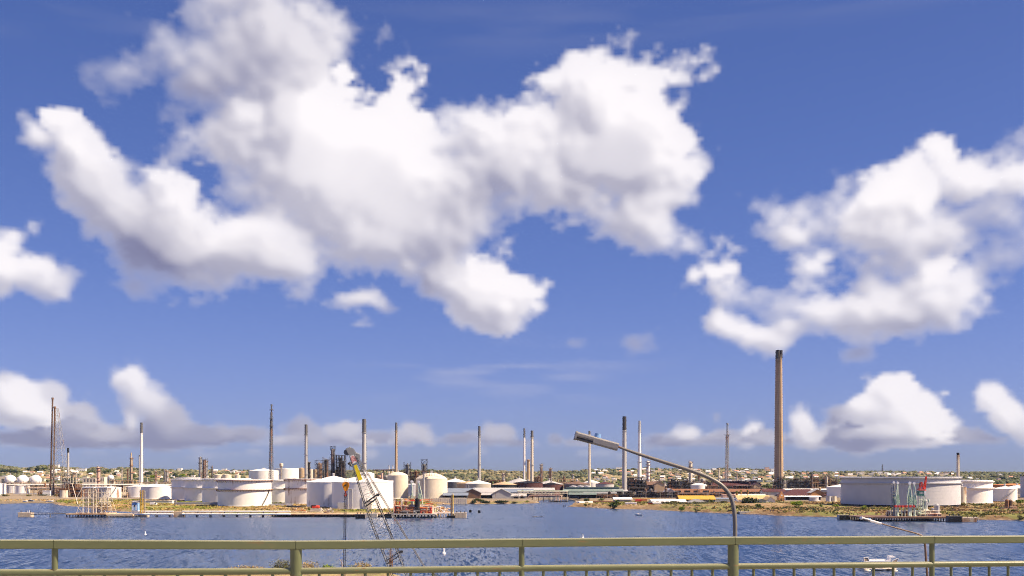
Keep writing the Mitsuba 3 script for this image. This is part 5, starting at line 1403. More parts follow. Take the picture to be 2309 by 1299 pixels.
for x, cl, lb in ((1017.5, 'brown', 'dark brown'), (1021.2, 'yellow', 'yellow')):
    m = MB(cl, .1); p = P(x, 1114 if cl == 'yellow' else 1117, 664); m.bar([p[0], 664, -2], p, .45 if cl == 'brown' else .3, n=8).bar(p, p + [0, 0, .5], .2, .1, 6)
    single('mooring_post', f'tall {lb} post at the water right of the loading jetty', 'post', m)
for x, y in ((1060.5, 1152.5), (1080.5, 1153.5)):
    D = E * F / (y + 3 - H); p = P(x, y, D); m = MB('black', .1)
    m.b2(p[0] - .9, p[0] + .9, D, D + 1.8, -.5, 1.5); m.b2(p[0] - .6, p[0] + .6, D + .3, D + 1.5, 1.503, 1.8)
    single('mooring_buoy', 'square black mooring float in the inlet water, ' + ('nearer to the stone dolphin' if x < 1070 else 'farther from the stone dolphin'), 'float', m)


# ---------------------------------------------------------------- loading arms
def arm(label, x, yt, yb, D, col='palegreen', lean=3.0, group=None):
    s = D / F
    k = thing('loading_arm', label, 'loading arm', group)
    p = P(x, yb, D); zt = E - (yt - H) * s; h = zt - p[2]
    m = MB(col, .1); m.bar(p, p + [0, 0, h * .38], .55, n=10).bar(p, p + [0, 0, .5], 1.0, n=10); part(k, 'riser', m)
    e = p + [0, 0, h * .38]; top = np.array([p[0] - lean * .1, p[1], zt])
    m = MB(col, .1); m.bar(e + [-.9, 0, 0], top, .3, n=8).bar(e + [.9, 0, -.5], top + [.15, 0, -.6], .18, n=6)
    for t in (.2, .4, .6, .8):
        m.bar(e + [-.9, 0, 0] + (top - e - [-.9, 0, 0]) * t, e + [.9, 0, -.5] + (top + [.15, 0, -.6] - e - [.9, 0, -.5]) * t, .09, n=4)
    part(k, 'inboard_arm', m)
    m = MB(col, .1); f = p + [lean * .55, -.5, h * .30]; m.bar(top, f + [-.3, 0, h * .25], .26, n=8).bar(f + [-.3, 0, h * .25], f, .26, .34, 8).bar(f, f - [0, 0, 1.2], .5, .4, 8); part(k, 'outboard_arm', m)
    m = MB('white', .05); m.bar(top - [0, .35, .3], top + [0, .35, -.3], .75, n=14); part(k, 'sheave', m)
    m = MB('green', .1); m.b2(e[0] - .7, e[0] + .7, e[1] - .6, e[1] + .6, e[2] - 1.1, e[2] + .2).bar(e + [.3, -.8, 0], e + [.3, .8, 0], .9, n=12)
    lattice(m, e + [.2, 0, .2], 1.8, e + [.4, 0, h * .25], .7, 4, .12); part(k, 'swivel', m)
    return k


for x, yt, ln, lb in ((2018.5, 1088, 2.2, 'second from the left'), (2045, 1089, 2.6, 'third from the left'), (2052.5, 1088, -2.0, 'fourth from the left'), (2062, 1089, -2.4, 'rightmost')):
    arm(f'tall pale green loading arm on the right jetty, {lb} in the row', x + 5 if ln > 0 else x, yt, 1164, 622, lean=-ln * .8)
k = arm('grey green loading arm at the left end of the row, wrapped in ladders', 2016, 1087, 1164, 624, 'steel', lean=1.5)
m = MB('steel', .2)
D = 623
for x in (2010, 2019):
    m.bar(P(x, 1164, D), P(x, 1091, D), .14, n=4)
for y in np.arange(1094, 1160, 7):
    m.bar(P(2008.5, y, D), P(2021, y, D), .12, n=4)
part(k, 'ladder_frame', m)
arm('green and white loading arm on the middle jetty, left of two', 928.5, 1085, 1157, 668, 'palegreen', 1.6)
arm('green and white loading arm on the middle jetty, right of two', 945.5, 1085.5, 1157, 668, 'palegreen', 3.6)
m = MB('red', .1); D = 621; p0, p1 = P(2018, 1140.5, D), P(2066, 1142.5, D)
m.col = 'maroon'; m.b2(p0[0], p1[0], D, D + 2.5, p1[2] - .1, p1[2] + .15); m.col = 'red'
for x in np.linspace(p0[0], p1[0] - 2, 6):
    m.b2(x, x + 1.3, D - .1, D + 2.6, p1[2] - .4, p1[2] + .7)
k = single('arm_platform', 'row of red platforms across the feet of the green loading arms', 'platform', m)
m = MB('palegreen', .1)
for x in np.linspace(p0[0] + .6, p1[0] - .6, 7):
    m.bar([x, D + 1, 2.4], [x, D + 1, p1[2] - .5], .28, n=8)
part(k, 'post', m)
# jetty crane
k = thing('jetty_crane', 'small jetty crane with green cabin, red frame and upright red boom', 'crane'); D = 624; s = D / F
C = lambda x, y, dy=0: P(x, y, D) + [0, dy, 0]
m = MB('palegreen', .2)
for x in (2076, 2087):
    for dy in (0, 3):
        m.bar(C(x, 1164, dy), C(x + (.5 if x < 2080 else -.5), 1118, dy), .22, n=5)
for y in (1155, 1146, 1137, 1128, 1119):
    m.bar(C(2076, y), C(2087, y), .14, n=4).bar(C(2076, y, 3), C(2087, y, 3), .14, n=4).bar(C(2076, y), C(2087, max(y - 9, 1118)), .1, n=4)
m.bar(C(2086, 1150), C(2094, 1131), .25, n=5).bar(C(2094, 1131), C(2094, 1126), .8, n=8)
part(k, 'pedestal', m)
m = MB('darkgreen', .1); a, b = C(2071.5, 1118), C(2083, 1107.5); m.b2(a[0], b[0], D - .5, D + 3.5, a[2], b[2]); part(k, 'machine_house', m)
m = MB('white', .05); a, b = C(2083.2, 1116.5), C(2087.5, 1107); m.b2(a[0], b[0], D - .6, D + 2, a[2], b[2]); part(k, 'cab', m)
m = MB('lightgrey', .0); a, b = C(2073, 1114), C(2080, 1109.5)
for i in range(3):
    m.b2(a[0] + i * .8, a[0] + i * .8 + .5, D - .58, D - .4, a[2], b[2])
part(k, 'window', m)
m = MB('red', .05); a, b = C(2072, 1104.6), C(2087, 1102.6); m.b2(a[0], b[0], D - .5, D + 3.2, a[2], b[2])
m.bar(C(2075, 1103), C(2077.5, 1088), .3, n=5).bar(C(2083.5, 1103), C(2079, 1088), .3, n=5).bar(C(2075, 1103, 2), C(2077.5, 1088, 2), .3, n=5).bar(C(2083.5, 1103, 2), C(2079, 1088, 2), .3, n=5).bar(C(2076, 1097), C(2081, 1097), .2, n=4).b2(C(2077, 1090)[0], C(2079.5, 1090)[0], D - .3, D + 2.3, C(2078, 1090)[2], C(2078, 1087)[2])
m.bar(C(2071.5, 1106.8), C(2088, 1106.8), .4, n=6); part(k, 'gantry_frame', m)
m = MB('red', .05); lattice(m, C(2085.5, 1103, 1), 1.1, C(2090, 1074.5, 1), .6, 9, .13); part(k, 'boom', m)
jetty('jetty', 'dark timber jetty on piles carrying the green loading arms', 'jetty', 1945, 2142, 1166, 612, 26, 'brown', .35, .8, 34, 2, pr=.4, pc='black')
unit('low pipe manifold with pale valves beside the jetty crane', 2085, 2122, 1152, 626, 43, ('cream', 'lightgrey', 'pink'), z0=2.5, vessels=4, pipes=60, bay=3, lev=2, depth=8, jag=.5, fill=.25)
unit('low pipes and valves at the feet of the green loading arms', 2008, 2086, 1153, 626, 44, ('cream', 'palegreen', 'brown'), z0=2.5, vessels=4, pipes=70, bay=3.5, lev=2.2, depth=6, jag=.6, fill=.25)
block('cabin', 'pale blue upright cabin right of the jetty crane', 'hut', 2104.5, 2113, 1147.5, 632, 2.4, 'lilac', z0=2.5, win=(1, 1))
m = MB('darkgrey', .2); p = P(2114, 1148, 634); m.bar(p - [0, 0, 6], p + [0, 0, .6], .3, n=6).bar(p, p + [1.2, 0, 2.6], .3, .15, 6).b2(p[0] - 2.4, p[0] + .4, 633, 635, p[2] - .9, p[2])
single('fire_monitor', 'dark fire monitor post beside the pale blue cabin', 'fire monitor', m)
dolphin('black fendered mooring dolphin at the left end of the right jetty', 1893, 1914.5, 1161.5, 1172.5, col='concrete', blocks=6, black=True)
dolphin('cream concrete and timber mooring dolphin left of the small street lamp', 1915, 1941, 1162.5, 1171.8, D=640, col='concrete', w=.35, blocks=9)
dolphin('black fendered mooring dolphin right of the green loading arms', 2141, 2169, 1164, 1177.5, col='darkgrey', blocks=7, black=True)
dolphin('brown concrete mooring dolphin beside the right black one', 2170, 2203, 1168, 1177, D=606, col='stone', w=.4, blocks=8)
m = MB('concrete', .2); a, b = P(2168, H, 622)[0], P(2206, H, 622)[0]; m.b2(a, b, 622, 625, 1.6, 2.0)
for x in np.linspace(a, b, 5): m.bar([x, 622.3, -2], [x, 622.3, 1.6], .25, n=6)
single('footbridge', 'concrete footbridge behind the brown mooring dolphin at the right', 'footbridge', m)
dolphin('dark mooring block in the right shore below the shrubs', 1806, 1823, 1158.5, 1164.5, D=690, col='dark', blocks=3)
dolphin('pale concrete mooring block in the right shore left of the dark one', 1668, 1693, 1153.5, 1159.5, D=722, col='concrete', blocks=2)
k = thing('gangway', 'white gangway frame on the shore behind the left black dolphin', 'gangway')
m = MB('white', .05); m.bar(P(1903, 1155, 700), P(1924, 1155, 700), .25, n=5).bar(P(1924, 1155, 700), P(1927, 1160, 696), .25, n=5); part(k, 'rail', m)
m = MB('white', .05); m.bar(P(1903, 1155, 704), P(1924, 1155, 704), .2, n=5); part(k, 'rail', m)

# ---------------------------------------------------------------- boats, buoys, floats
def navbuoy(label, x, yt, yb):
    D = E * F / (yb - H); s = D / F; h = (yb - yt) * s; c = np.array([(x - CX) * s, D, 0])
    k = thing('navigation_buoy', label, 'buoy')
    m = MB('white', .05); m.lathe(c, [(.01, -.4), (h * .3, -.3), (h * .36, h * .1), (h * .3, h * .24), (.12 * h, h * .32)], 20); part(k, 'float', m)
    m = MB('white', .05); m.lathe(c, [(h * .17, h * .3), (h * .11, h * .8), (h * .13, h * .82), (h * .13, h * .88), (.06 * h, h * .9), (.05 * h, h), (.01, h)], 16); part(k, 'tower', m)


navbuoy('white conical buoy between the railings right of the crane boom', 1000.5, 1235.5, 1249.5)
navbuoy('white buoy in open water above the railing at the left', 327.5, 1198, 1206)
navbuoy('white buoy just above the top rail left of the street lamp pole', 1314, 1205, 1215)


def hull(m, c, L, B, h, rot=0, n=9):
    a = math.radians(rot); R = np.array([[math.cos(a), math.sin(a), 0], [-math.sin(a), math.cos(a), 0], [0, 0, 1]])
    rings = []
    for t in np.linspace(0, 1, n):
        w = B / 2 * (1 - max(0, (t - .45) / .55) ** 2.2) + .01
        sh = h * (1 + .35 * t * t)
        prof = np.array([[0, -w, sh], [0, -w * .8, h * .15], [0, 0, -h * .25], [0, w * .8, h * .15], [0, w, sh], [0, w * .8, sh * .92], [0, -w * .8, sh * .92]])
        prof[:, 0] = (t - .5) * L
        rings.append(np.asarray(c) + prof @ R)
    m.ring(rings); m.add(rings[0], [[0, i, i + 1] for i in range(1, 6)])
    return R


k = thing('motor_boat', 'small white motor boat moored in the open water', 'boat'); D = E * F / (1163.5 - H); c = np.array([(1440 - CX) * D / F, D, .1])
m = MB('white', .02); R = hull(m, c, 4.2, 1.8, .95, 180); part(k, 'hull', m)
m = MB('white', 0); m.b2(c[0] - 1.0, c[0] + .3, D - .5, D + .5, 1.0, 1.6); part(k, 'cabin', m)
m = MB('darkgrey', 0); m.b2(c[0] + 1.6, c[0] + 2.1, D - .2, D + .2, .5, 1.25); part(k, 'outboard_motor', m)
k = thing('rowing_boat', 'red boat pulled up on the right shore', 'boat'); c = np.array([(1388 - CX) * 860 / F, 860, 2.3]); m = MB('red', .1); hull(m, c, 5.5, 2.0, 1.0, 12); part(k, 'hull', m)
m = MB('white', .1); m.b2(c[0] - 3.4, c[0] - .8, 858.2, 858.8, 1.6, 2.2); part(k, 'trailer', m)
k = thing('rowing_boat', 'blue and white boat lying on the left beach', 'boat'); c = np.array([(70 - CX) * 985 / F, 985, 1.6]); m = MB('bluegrey', .1); hull(m, c, 6, 2.0, 1.1, 160); part(k, 'hull', m)
m = MB('white', 0); m.b2(c[0] - 1, c[0] + .6, 984.5, 985.5, 2.4, 3.3); part(k, 'cabin', m)
for x, lb in ((57, 'left of the blue and white boat'), (112, 'right of the blue and white boat')):
    k = thing('rowing_boat', f'white dinghy lying on the left beach {lb}', 'boat'); c = np.array([(x - CX) * 975 / F, 975, 1.5]); m = MB('white', .05); hull(m, c, 6.5 if x > 100 else 4, 1.8, .9, 8); part(k, 'hull', m)
k = thing('half_sunk_barge', 'low half sunk wreck breaking the water right of the jetty', 'wreck'); D = E * F / (1166 - H); a, b = P(1197, H, D)[0], P(1235, H, D)[0]
m = MB('concrete', .4); m.add([[a, D, 0], [a + 3, D - 1, .45], [b - 3, D - .8, .5], [b, D + .3, .15], [b - 2, D + 2, .3], [a + 3, D + 2, .4]], [[0, 1, 5], [1, 2, 5], [2, 4, 5], [2, 3, 4]]); m.b2(a + 2, b - 3, D - .6, D + 1.4, -.4, .25); part(k, 'deck', m)
m = MB('dark', .2); m.b2(a + .5, a + 4, D - 1.1, D - .6, -.3, .3); part(k, 'fender', m)
for x in (1270.5, 1274.5):
    D = E * F / (1143 - H); p = P(x, 1139, D); m = MB('dark', 0); m.bar([p[0], D, -1], p, .28, n=7); m.bar(p, p + [0, 0, .3], .2, .05, 7)
    single('mooring_post', 'short dark post in the water off the spit', 'post', m, group='dark posts off the spit')
# pontoon work boat
k = thing('pontoon_boat', 'cream pontoon boat with flat canopy and raised side panels seen through the railing', 'boat')
D = 304.0; s = D / F; X = lambda x: (x - CX) * s; Z = lambda y: E - (y - H) * s
for x0, x1 in ((1945.5, 1962.5), (2007, 2023.5)):
    m = MB('cream', .15); c = (X(x0) + X(x1)) / 2; r = (X(x1) - X(x0)) / 2
    R = [np.array([[c + w * r * math.cos(t), D + y, .05 + w * .42 * math.sin(t)] for t in np.linspace(0, 6.283, 13)[:-1]]) for y, w in ((-1.4, .25), (-1.0, .85), (0, 1), (5, 1), (5.6, .6))]
    m.ring(R); m.add(R[0], [[0, i + 1, i] for i in range(1, 11)]); part(k, 'pontoon', m)
m = MB('cream', .1); m.b2(X(1947), X(2022), D - .4, D + 4.6, .5, .62); part(k, 'deck', m)
m = MB('white', .03); m.b2(X(1957), X(2006), D - .2, D + 4.2, Z(1267), Z(1264.6)); part(k, 'canopy', m)
for x in (1954, 1958, 2008, 2014):
    for y in (0, 3.8):
        m = MB('white', .1); m.bar([X(x), D + y, .5], [X(x), D + y, Z(1265)], .06, n=7); part(k, 'post', m)
for q, lab in (([(1946.5, 1257), (1957, 1257.5), (1959, 1266), (1948, 1266)], 0), ([(2011, 1265), (2024.5, 1258.5), (2022, 1267.5), (2012, 1268)], 1)):
    m = MB('white', .03)
    f = [np.array([X(a), D - .3, Z(b)]) for a, b in q]; g = [p + [0, .5, 0] for p in f]
    for i in range(4):
        m.bar(f[i], f[(i + 1) % 4], .11, n=6)
    m.col = 'tan'; m.quad(*f[::-1]).quad(*g); part(k, 'side_panel', m)
m = MB('white', .0); m.b2(X(2007.5), X(2019), D + .5, D + 2.5, Z(1258), Z(1254.8)); m.b2(X(2007.5), X(2010), D + .5, D + 2.5, Z(1265), Z(1258)); part(k, 'hard_top', m)
m = MB('tan', .2); m.b2(X(1992), X(1996), D + .5, D + 1.2, .62, Z(1282)).b2(X(1997), X(2000), D + .5, D + 1.2, .62, Z(1283)); part(k, 'seat', m)
m = MB('lilac', .1); m.b2(X(1976.5), X(1991), D - 1.8, D - .6, -.2, Z(1293)); part(k, 'engine_cover', m)
m = MB('brown', .2); m.b2(X(2004), X(2014), D + .4, D + 1.6, .62, Z(1287)); part(k, 'crate', m)
m = MB('white', .05); m.bar([X(1980), D, .6], [X(1980), D, Z(1279)], .05, n=6).bar([X(1975), D - .2, .7], [X(1990), D - .2, 1.0], .06, n=6); part(k, 'hand_rail', m)

# ---------------------------------------------------------------- street lamps on the ramp
def lamp(label, pts, radii, head, cell, base, D, hc, hs, pc='galv'):
    """pts: arm and pole centre line rows in the photograph; head: left and right end of the lantern"""
    k = thing('street_lamp', label, 'street lamp'); s = D / F
    q = np.array([P(x, y, D) for x, y in pts])
    t = np.linspace(0, len(q) - 1, 60)
    from scipy.interpolate import PchipInterpolator
    c = np.stack([PchipInterpolator(np.arange(len(q)), q[:, i])(t) for i in range(3)], 1)
    r = np.interp(t, np.linspace(0, len(q) - 1, len(radii)), np.array(radii) * s)
    cut = int(60 * .66)
    m = MB(pc, .3); m.path(c[:cut + 1], r[:cut + 1], 14); part(k, 'arm', m, 'paint_near')
    m = MB(pc, .3); m.path(np.vstack([c[cut:], [[c[-1, 0], c[-1, 1], 19.0]]]), np.append(r[cut:], r[-1] * 1.25), 14); part(k, 'pole', m, 'paint_near')
    m = MB('rust', .6); u = c[3] - c[0]; m.bar(c[0], c[0] + u * 1.6, r[0] * 1.04, n=14); part(k, 'rusty_sleeve', m, 'paint_near')
    a, b = P(*head[0], D), P(*head[1], D)
    u = (b - a) / np.linalg.norm(b - a); v = np.array([0, 1.0, 0]); w = np.cross(u, v)
    w = w if w[2] > 0 else -w
    L = np.linalg.norm(b - a)
    def body(x0, x1, zlo0, zhi0, zlo1, zhi1, wd, name, col, wr=.1):
        m = MB(col, wr); R = []
        for x, lo, hi in ((x0, zlo0, zhi0), (x1, zlo1, zhi1)):
            f = .028
            R.append(np.array([a + u * L * x + v * y + w * z for y, z in ((-wd, lo + f), (-wd + f, lo), (wd - f, lo), (wd, lo + f), (wd, hi - f), (wd - f, hi), (-wd + f, hi), (-wd, hi - f))]))
        for i in range(8):
            j = (i + 1) % 8; m.quad(R[0][j], R[0][i], R[1][i], R[1][j])
        m.add(R[0], [[0, i, i + 1] for i in range(1, 7)]).add(R[1], [[0, i + 1, i] for i in range(1, 7)])
        part(k if name.endswith('housing') else k + '__lamp_housing', name, m, 'paint_near')
    g = hs
    body(.42, 1.0, -.075 * g, .075 * g, -.085 * g, .07 * g, .16, 'gear_housing', hc)
    body(.03, .42, -.02 * g, .085 * g, -.02 * g, .08 * g, .17, 'lamp_housing', hc)
    body(.05, .42, -.075 * g, -.018 * g, -.078 * g, -.02 * g, .14, 'lens', 'darkgrey', 0)
    body(0, .045, -.085 * g, .095 * g, -.085 * g, .095 * g, .175, 'end_cap', hc)
    m = MB('blue', .05); p = a + u * L * cell; m.bar(p + w * .06 * g, p + w * .09 * g, .09, n=14).bar(p + w * .09 * g, p + w * .16 * g, .07, .062, 14); part(k + '__gear_housing', 'photocell', m, 'paint_near')


lamp('bent grey steel street lamp whose lantern stands out against the sky', [(1393, 1007), (1440, 1024), (1500, 1043), (1560, 1062), (1600, 1078), (1630, 1097), (1647, 1120), (1655, 1150), (1657.5, 1185), (1657.5, 1212)], (2.6, 3.5, 4.2, 4.4, 4.7, 4.8, 4.9, 4.8, 4.8, 4.8), ((1296, 982.5), (1393, 1007.5)), .5, None, 22.0, 'lamphead', 1.0)
lamp('lower street lamp with white lantern just above the right end of the railing', [(1985, 1180), (2010, 1187.5), (2040, 1196), (2066, 1203), (2079, 1208.5), (2084.5, 1216), (2086, 1230), (2088, 1260), (2091, 1299)], (1.3, 1.5, 1.6, 1.7, 1.9, 2.2, 2.4, 2.5, 2.5), ((1941, 1168), (1985, 1180.5)), .42, None, 49.5, 'white', .66, 'brown')

# ---------------------------------------------------------------- lattice boom crane
k = thing('crawler_crane', 'grey lattice boom crane leaning left with warning plates near its tip', 'crane')
D = 120.0; s = D / F
tip = P(795, 1027, D)
foot = np.array([tip[0] + .391 * (tip[2] - 3.2), D, 3.2])
u = (foot - tip) / np.linalg.norm(foot - tip); L = np.linalg.norm(foot - tip)
n1 = np.cross(u, [0, 1, 0]); n1 /= np.linalg.norm(n1); n1 = n1 if n1[0] > 0 else -n1
n2 = np.array([0, 1.0, 0])
wd = lambda t: float(np.interp(t * L, [0, 3, 5.3, 8.5, 40], [.27, .52, .69, .77, .78]))
ch = lambda t, a, b: tip + u * L * t + n1 * a * wd(t) + n2 * b * (.42 + .3 * min(1, t / .3))
ts = np.concatenate([np.linspace(0, 1, 32)])
for a in (-1, 1):
    for b in (-1, 1):
        m = MB('chrome', .1)
        for i in range(len(ts) - 1):
            m.bar(ch(ts[i], a, b), ch(ts[i + 1], a, b), .05, n=6, caps=False)
        part(k, 'boom_chord', m, 'paint_near')
for f in range(4):
    m = MB('lightgrey', 0)
    for i in range(len(ts) - 1):
        lo, hi = ts[i], ts[i + 1]
        A, B = [((-1, -1), (1, -1)), ((1, -1), (1, 1)), ((1, 1), (-1, 1)), ((-1, 1), (-1, -1))][f]
        m.bar(ch(hi, *A), ch(lo, *B), .02, n=5, caps=False)
        if i % 1 == 0:
            m.bar(ch(hi, *A), ch(hi, *B), .016, n=5, caps=False)
    part(k, 'boom_lacing', m, 'paint_near')
for t in (5.2 / L, 12.1 / L):
    m = MB('chrome', .1)
    for d in (0, .012):
        for A, B in (((-1, -1), (1, -1)), ((1, -1), (1, 1)), ((1, 1), (-1, 1)), ((-1, 1), (-1, -1))):
            m.bar(ch(t + d + (.012 if A[0] < 0 else 0), *A), ch(t + d - (.0 if B[0] > 0 else -.012), *B), .05, n=5)
    m.bar(ch(t, 1, -1), ch(t, 1.9, -1), .07, n=6).box(ch(t, 1.6, -1), [.16, .1, .16])
    part(k, 'boom_joint', m, 'paint_near')
V = lambda x, y, dy=0: P(x, y, D) + [0, dy, 0]
# head
m = MB('steel', .1)
for y in (-.4, .4):
    q = [V(781, 1012, y), V(789, 1008.5, y), V(797, 1012, y), V(804, 1024, y), V(801, 1029, y), V(789, 1028, y)]
    for dy, o in ((-.04, 1), (.04, -1)):
        p = [x + [0, dy, 0] for x in q]; p = p[::o]
        m.add(p, [[0, i, i + 1] for i in range(1, 5)])
    for i in range(6):
        a, b = q[i], q[(i + 1) % 6]; m.quad(a - [0, .04, 0], b - [0, .04, 0], b + [0, .04, 0], a + [0, .04, 0])
for a, b in ((V(782, 1012), V(789, 1009)), (V(801, 1028), V(803, 1023))):
    for x in (a, b):
        m.bar(x - [0, .4, 0], x + [0, .4, 0], .06, n=6)
part(k, 'boom_head', m, 'paint_near')
for dy in (-.3, -.1, .1, .3):
    m = MB('darkgrey', .1); c = V(783, 1020, dy); m.bar(c - [0, .05, 0], c + [0, .05, 0], .34, n=22).bar(c - [0, .07, 0], c + [0, .07, 0], .12, n=10); part(k, 'sheave', m, 'paint_near')
m = MB('steel', .1); m.bar(V(803, 1022), V(809, 1025), .09, n=6).bar(V(806, 1035), V(809, 1032), .09, n=6); c = V(808, 1029); m.bar(c - [0, .12, 0], c + [0, .12, 0], .26, n=18); part(k, 'jib_sheave', m, 'paint_near')
m = MB('dark', 0); m.bar(V(790, 1045, -.6), V(795, 1052, -.6), .12, n=8).bar(V(789, 1043, -.6), V(791, 1047, -.6), .2, n=8); part(k, 'floodlight', m, 'paint_near')
# plates: slanted hazard stripes and a yellow capacity board, fixed across the front chords
def plate(t0, t1, a0, a1, col, name, y=-1.13, th=.02, sk=0):
    q = [tip + u * L * t + n1 * a * wd(t) + n2 * y * (.42 + .3 * min(1, t / .3)) for t, a in ((t0, a0), (t0, a1), (t1 + sk, a1), (t1, a0))]
    m = MB(col, .03); m.quad(*q).quad(*[p + [0, th, 0] for p in q[::-1]])
    for i in range(4):
        a, b = q[i], q[(i + 1) % 4]; m.quad(b, a, a + [0, th, 0], b + [0, th, 0])
    return part(k, name, m, 'paint_near')


def stripes(t0, t1):
    plate(t0, t1, -.85, .85, 'white', 'warning_board')
    m = MB('red', .0); N = 4
    for i in range(N):
        lo = t0 + (t1 - t0) * (i / N) - .006
        q = []
        for a, d in ((-.83, .022), (-.05, 0), (.80, .018)):
            pass
        for aa, ab, da, db in ((-.84, 0, .016, 0), (0, .84, 0, .016)):
            f = lambda t, a: tip + u * L * np.clip(t, t0 + .0006, t1 - .0006) + n1 * a * wd(t) + n2 * (-1.135) * (.42 + .3 * min(1, t / .3)) - [0, .006, 0]
            h = (t1 - t0) / N * .55
            m.quad(f(lo + da, aa), f(lo + db, ab), f(lo + db + h, ab), f(lo + da + h, aa))
    part(k, 'warning_stripes', m, 'paint_near')


stripes(0, .92 / L)
plate(1.15 / L, 2.95 / L, -.62, .12, 'yellowpaint', 'yellow_board')
m = MB('yellowpaint', 0)
for t in np.linspace(1.2, 2.9, 11) / L:
    p = tip + u * L * t + n1 * .2 * wd(t) + n2 * -1.13 * (.42 + .3 * min(1, t / .3)); m.box(p, [.09, .012, .05], [u, n2, n1])
part(k, 'yellow_board_teeth', m, 'paint_near')
m = MB('bluegrey', .0); p = ch(1.03 / L, 0, -1.05); m.box(p, [.1, .06, .2], [u, n2, n1]); part(k, 'sensor_box', m, 'paint_near')
# ropes and pendants
for x0, x1, r in ((777, 776.5, .018), (781.5, 781, .018), (788.5, 786, .02), (779.5, 779.5, .02)):
    m = MB('darkgrey', 0); m.bar(V(x0, 1021 if x0 < 788 else 1036, .3 * (x0 > 780)), V(x1, 1087, 0), r, n=6); part(k, 'hoist_rope', m, 'paint_near')
g = np.array([foot[0] + 10.5, D, 8.5])
for dy in (-.5, .5):
    m = MB('darkgrey', 0); m.bar(V(806, 1030, dy), P(958, 1280, D) + [0, dy, 0], .045, n=6).bar(P(958, 1280, D) + [0, dy, 0], g + [0, dy, 0], .045, n=6); part(k, 'pendant', m, 'paint_near')
m = MB('dark', 0); q = V(801, 1033, -.5); m.bar(q, q + (P(906, 1270, D) - q) * .98 + [.35, 0, 0], .03, n=6); part(k, 'luffing_rope', m, 'paint_near')
# body below the picture's edge
m = MB('yellowpaint', .2); m.b2(foot[0] - 1.5, foot[0] + 7.5, D - 1.6, D + 1.6, 2.6, 5.2); part(k, 'machinery_house', m, 'paint_near')
m = MB('yellowpaint', .2); m.b2(foot[0] - 2.2, foot[0] + .4, D - 3, D - 1.65, 2.6, 5.2); part(k, 'cab', m, 'paint_near')
m = MB('darkgrey', .2); m.b2(foot[0] + 7.51, foot[0] + 9.2, D - 1.8, D + 1.8, 2.4, 4.6); part(k, 'counterweight', m, 'paint_near')
m = MB('steel', .2); m.bar(g + [0, -.6, 0], [foot[0] + 5, D - .6, 5.2], .12, n=6).bar(g + [0, .6, 0], [foot[0] + 5, D + .6, 5.2], .12, n=6).bar(g - [0, .7, 0], g + [0, .7, 0], .1, n=6).bar(g, [foot[0] + 8, D, 5], .1, n=6); part(k, 'back_mast', m, 'paint_near')
for dy in (-2.2, 2.2):
    m = MB('black', .2); m.b2(foot[0] - 2.4, foot[0] + 5.6, D + dy - .45, D + dy + .45, 1.0, 2.3); m.bar([foot[0] - 2.4, D + dy - .45, 1.65], [foot[0] - 2.4, D + dy + .45, 1.65], .65, n=14).bar([foot[0] + 5.6, D + dy - .45, 1.65], [foot[0] + 5.6, D + dy + .45, 1.65], .65, n=14); part(k, 'crawler_track', m, 'paint_near')
# hook block, hanging from the ropes
k = thing('hook_block', 'orange hook block with a ring hanging under the crane tip', 'hook block')
rp = [(775.5, 1090), (777, 1087.6), (783, 1087.6), (786.8, 1090), (787.2, 1094), (784, 1104), (782, 1107.5), (777.4, 1107.5), (775.4, 1104), (772.4, 1094), (773, 1090)]
rp = [(773, 1090), (775.5, 1087.4), (779.8, 1086.8), (784, 1087.4), (786.6, 1090), (787, 1094.5), (784.6, 1101.5), (782, 1107), (777.6, 1107), (775, 1101.5), (772.6, 1094.5)]
for dy in (-.28, .22):
    m = MB('hook', .12); f = [V(x, y, dy) for x, y in rp]; b = [p + [0, .06, 0] for p in f]
    m.add(f[::-1], [[0, i, i + 1] for i in range(1, 10)]).add(b, [[0, i, i + 1] for i in range(1, 10)])
    for i in range(11):
        m.quad(f[(i + 1) % 11], f[i], b[i], b[(i + 1) % 11])
    part(k, 'cheek_plate', m, 'paint_near')
m = MB('hook', .1); c = V(779.8, 1094); m.bar(c - [0, .2, 0], c + [0, .2, 0], .30, n=20); part(k, 'sheave', m, 'paint_near')
m = MB('dark', .1); m.bar(c - [0, .34, 0], c + [0, .34, 0], .10, n=10).bar(c - [.12, .33, .08], c - [-.1, .33, -.08], .03, n=5); part(k, 'pin', m, 'paint_near')
m = MB('red', .2); m.bar(V(779.4, 1106.5), V(779, 1112), .10, .07, 8).path([V(779, 1112), V(780.6, 1114), V(780.4, 1117), V(778.6, 1118), V(777.4, 1116.5)], .08, 8); part(k, 'hook', m, 'paint_near')
m = MB('brown', .35); o = V(779, 1116.5); an = np.linspace(0, 6.283, 25); m.path(np.stack([o[0] + .15 * np.cos(an), o[1] + 0 * an, o[2] + .22 * np.sin(an)], 1), .045, 6); part(k, 'ring', m, 'paint_near')
for sg in (-1, 1):
    m = MB('dark', .35); top, bot = V(779 + sg * 1.2, 1121), V(776.3 + sg * 1.6, 1300); bot = top + (bot - top) * 1.25
    mid = V(778.6 + sg * 2, 1128); pts = [top, mid, bot]
    for a, b in zip(pts[:-1], pts[1:]):
        N = max(2, int(np.linalg.norm(b - a) / .13))
        for j in range(N):
            p, q = a + (b - a) * j / N, a + (b - a) * (j + .78) / N
            m.bar(p, q, .068 if j % 2 else .05, n=5)
    part(k, 'chain', m, 'paint_near')
m = MB('rust', .4); b0 = bot - [0.08, 0, 0]; m.b2(b0[0] - 1.2, b0[0] + 1.2, D - 1, D + 1, b0[2] - 1.6, b0[2]); part(k, 'load', m, 'paint_near')

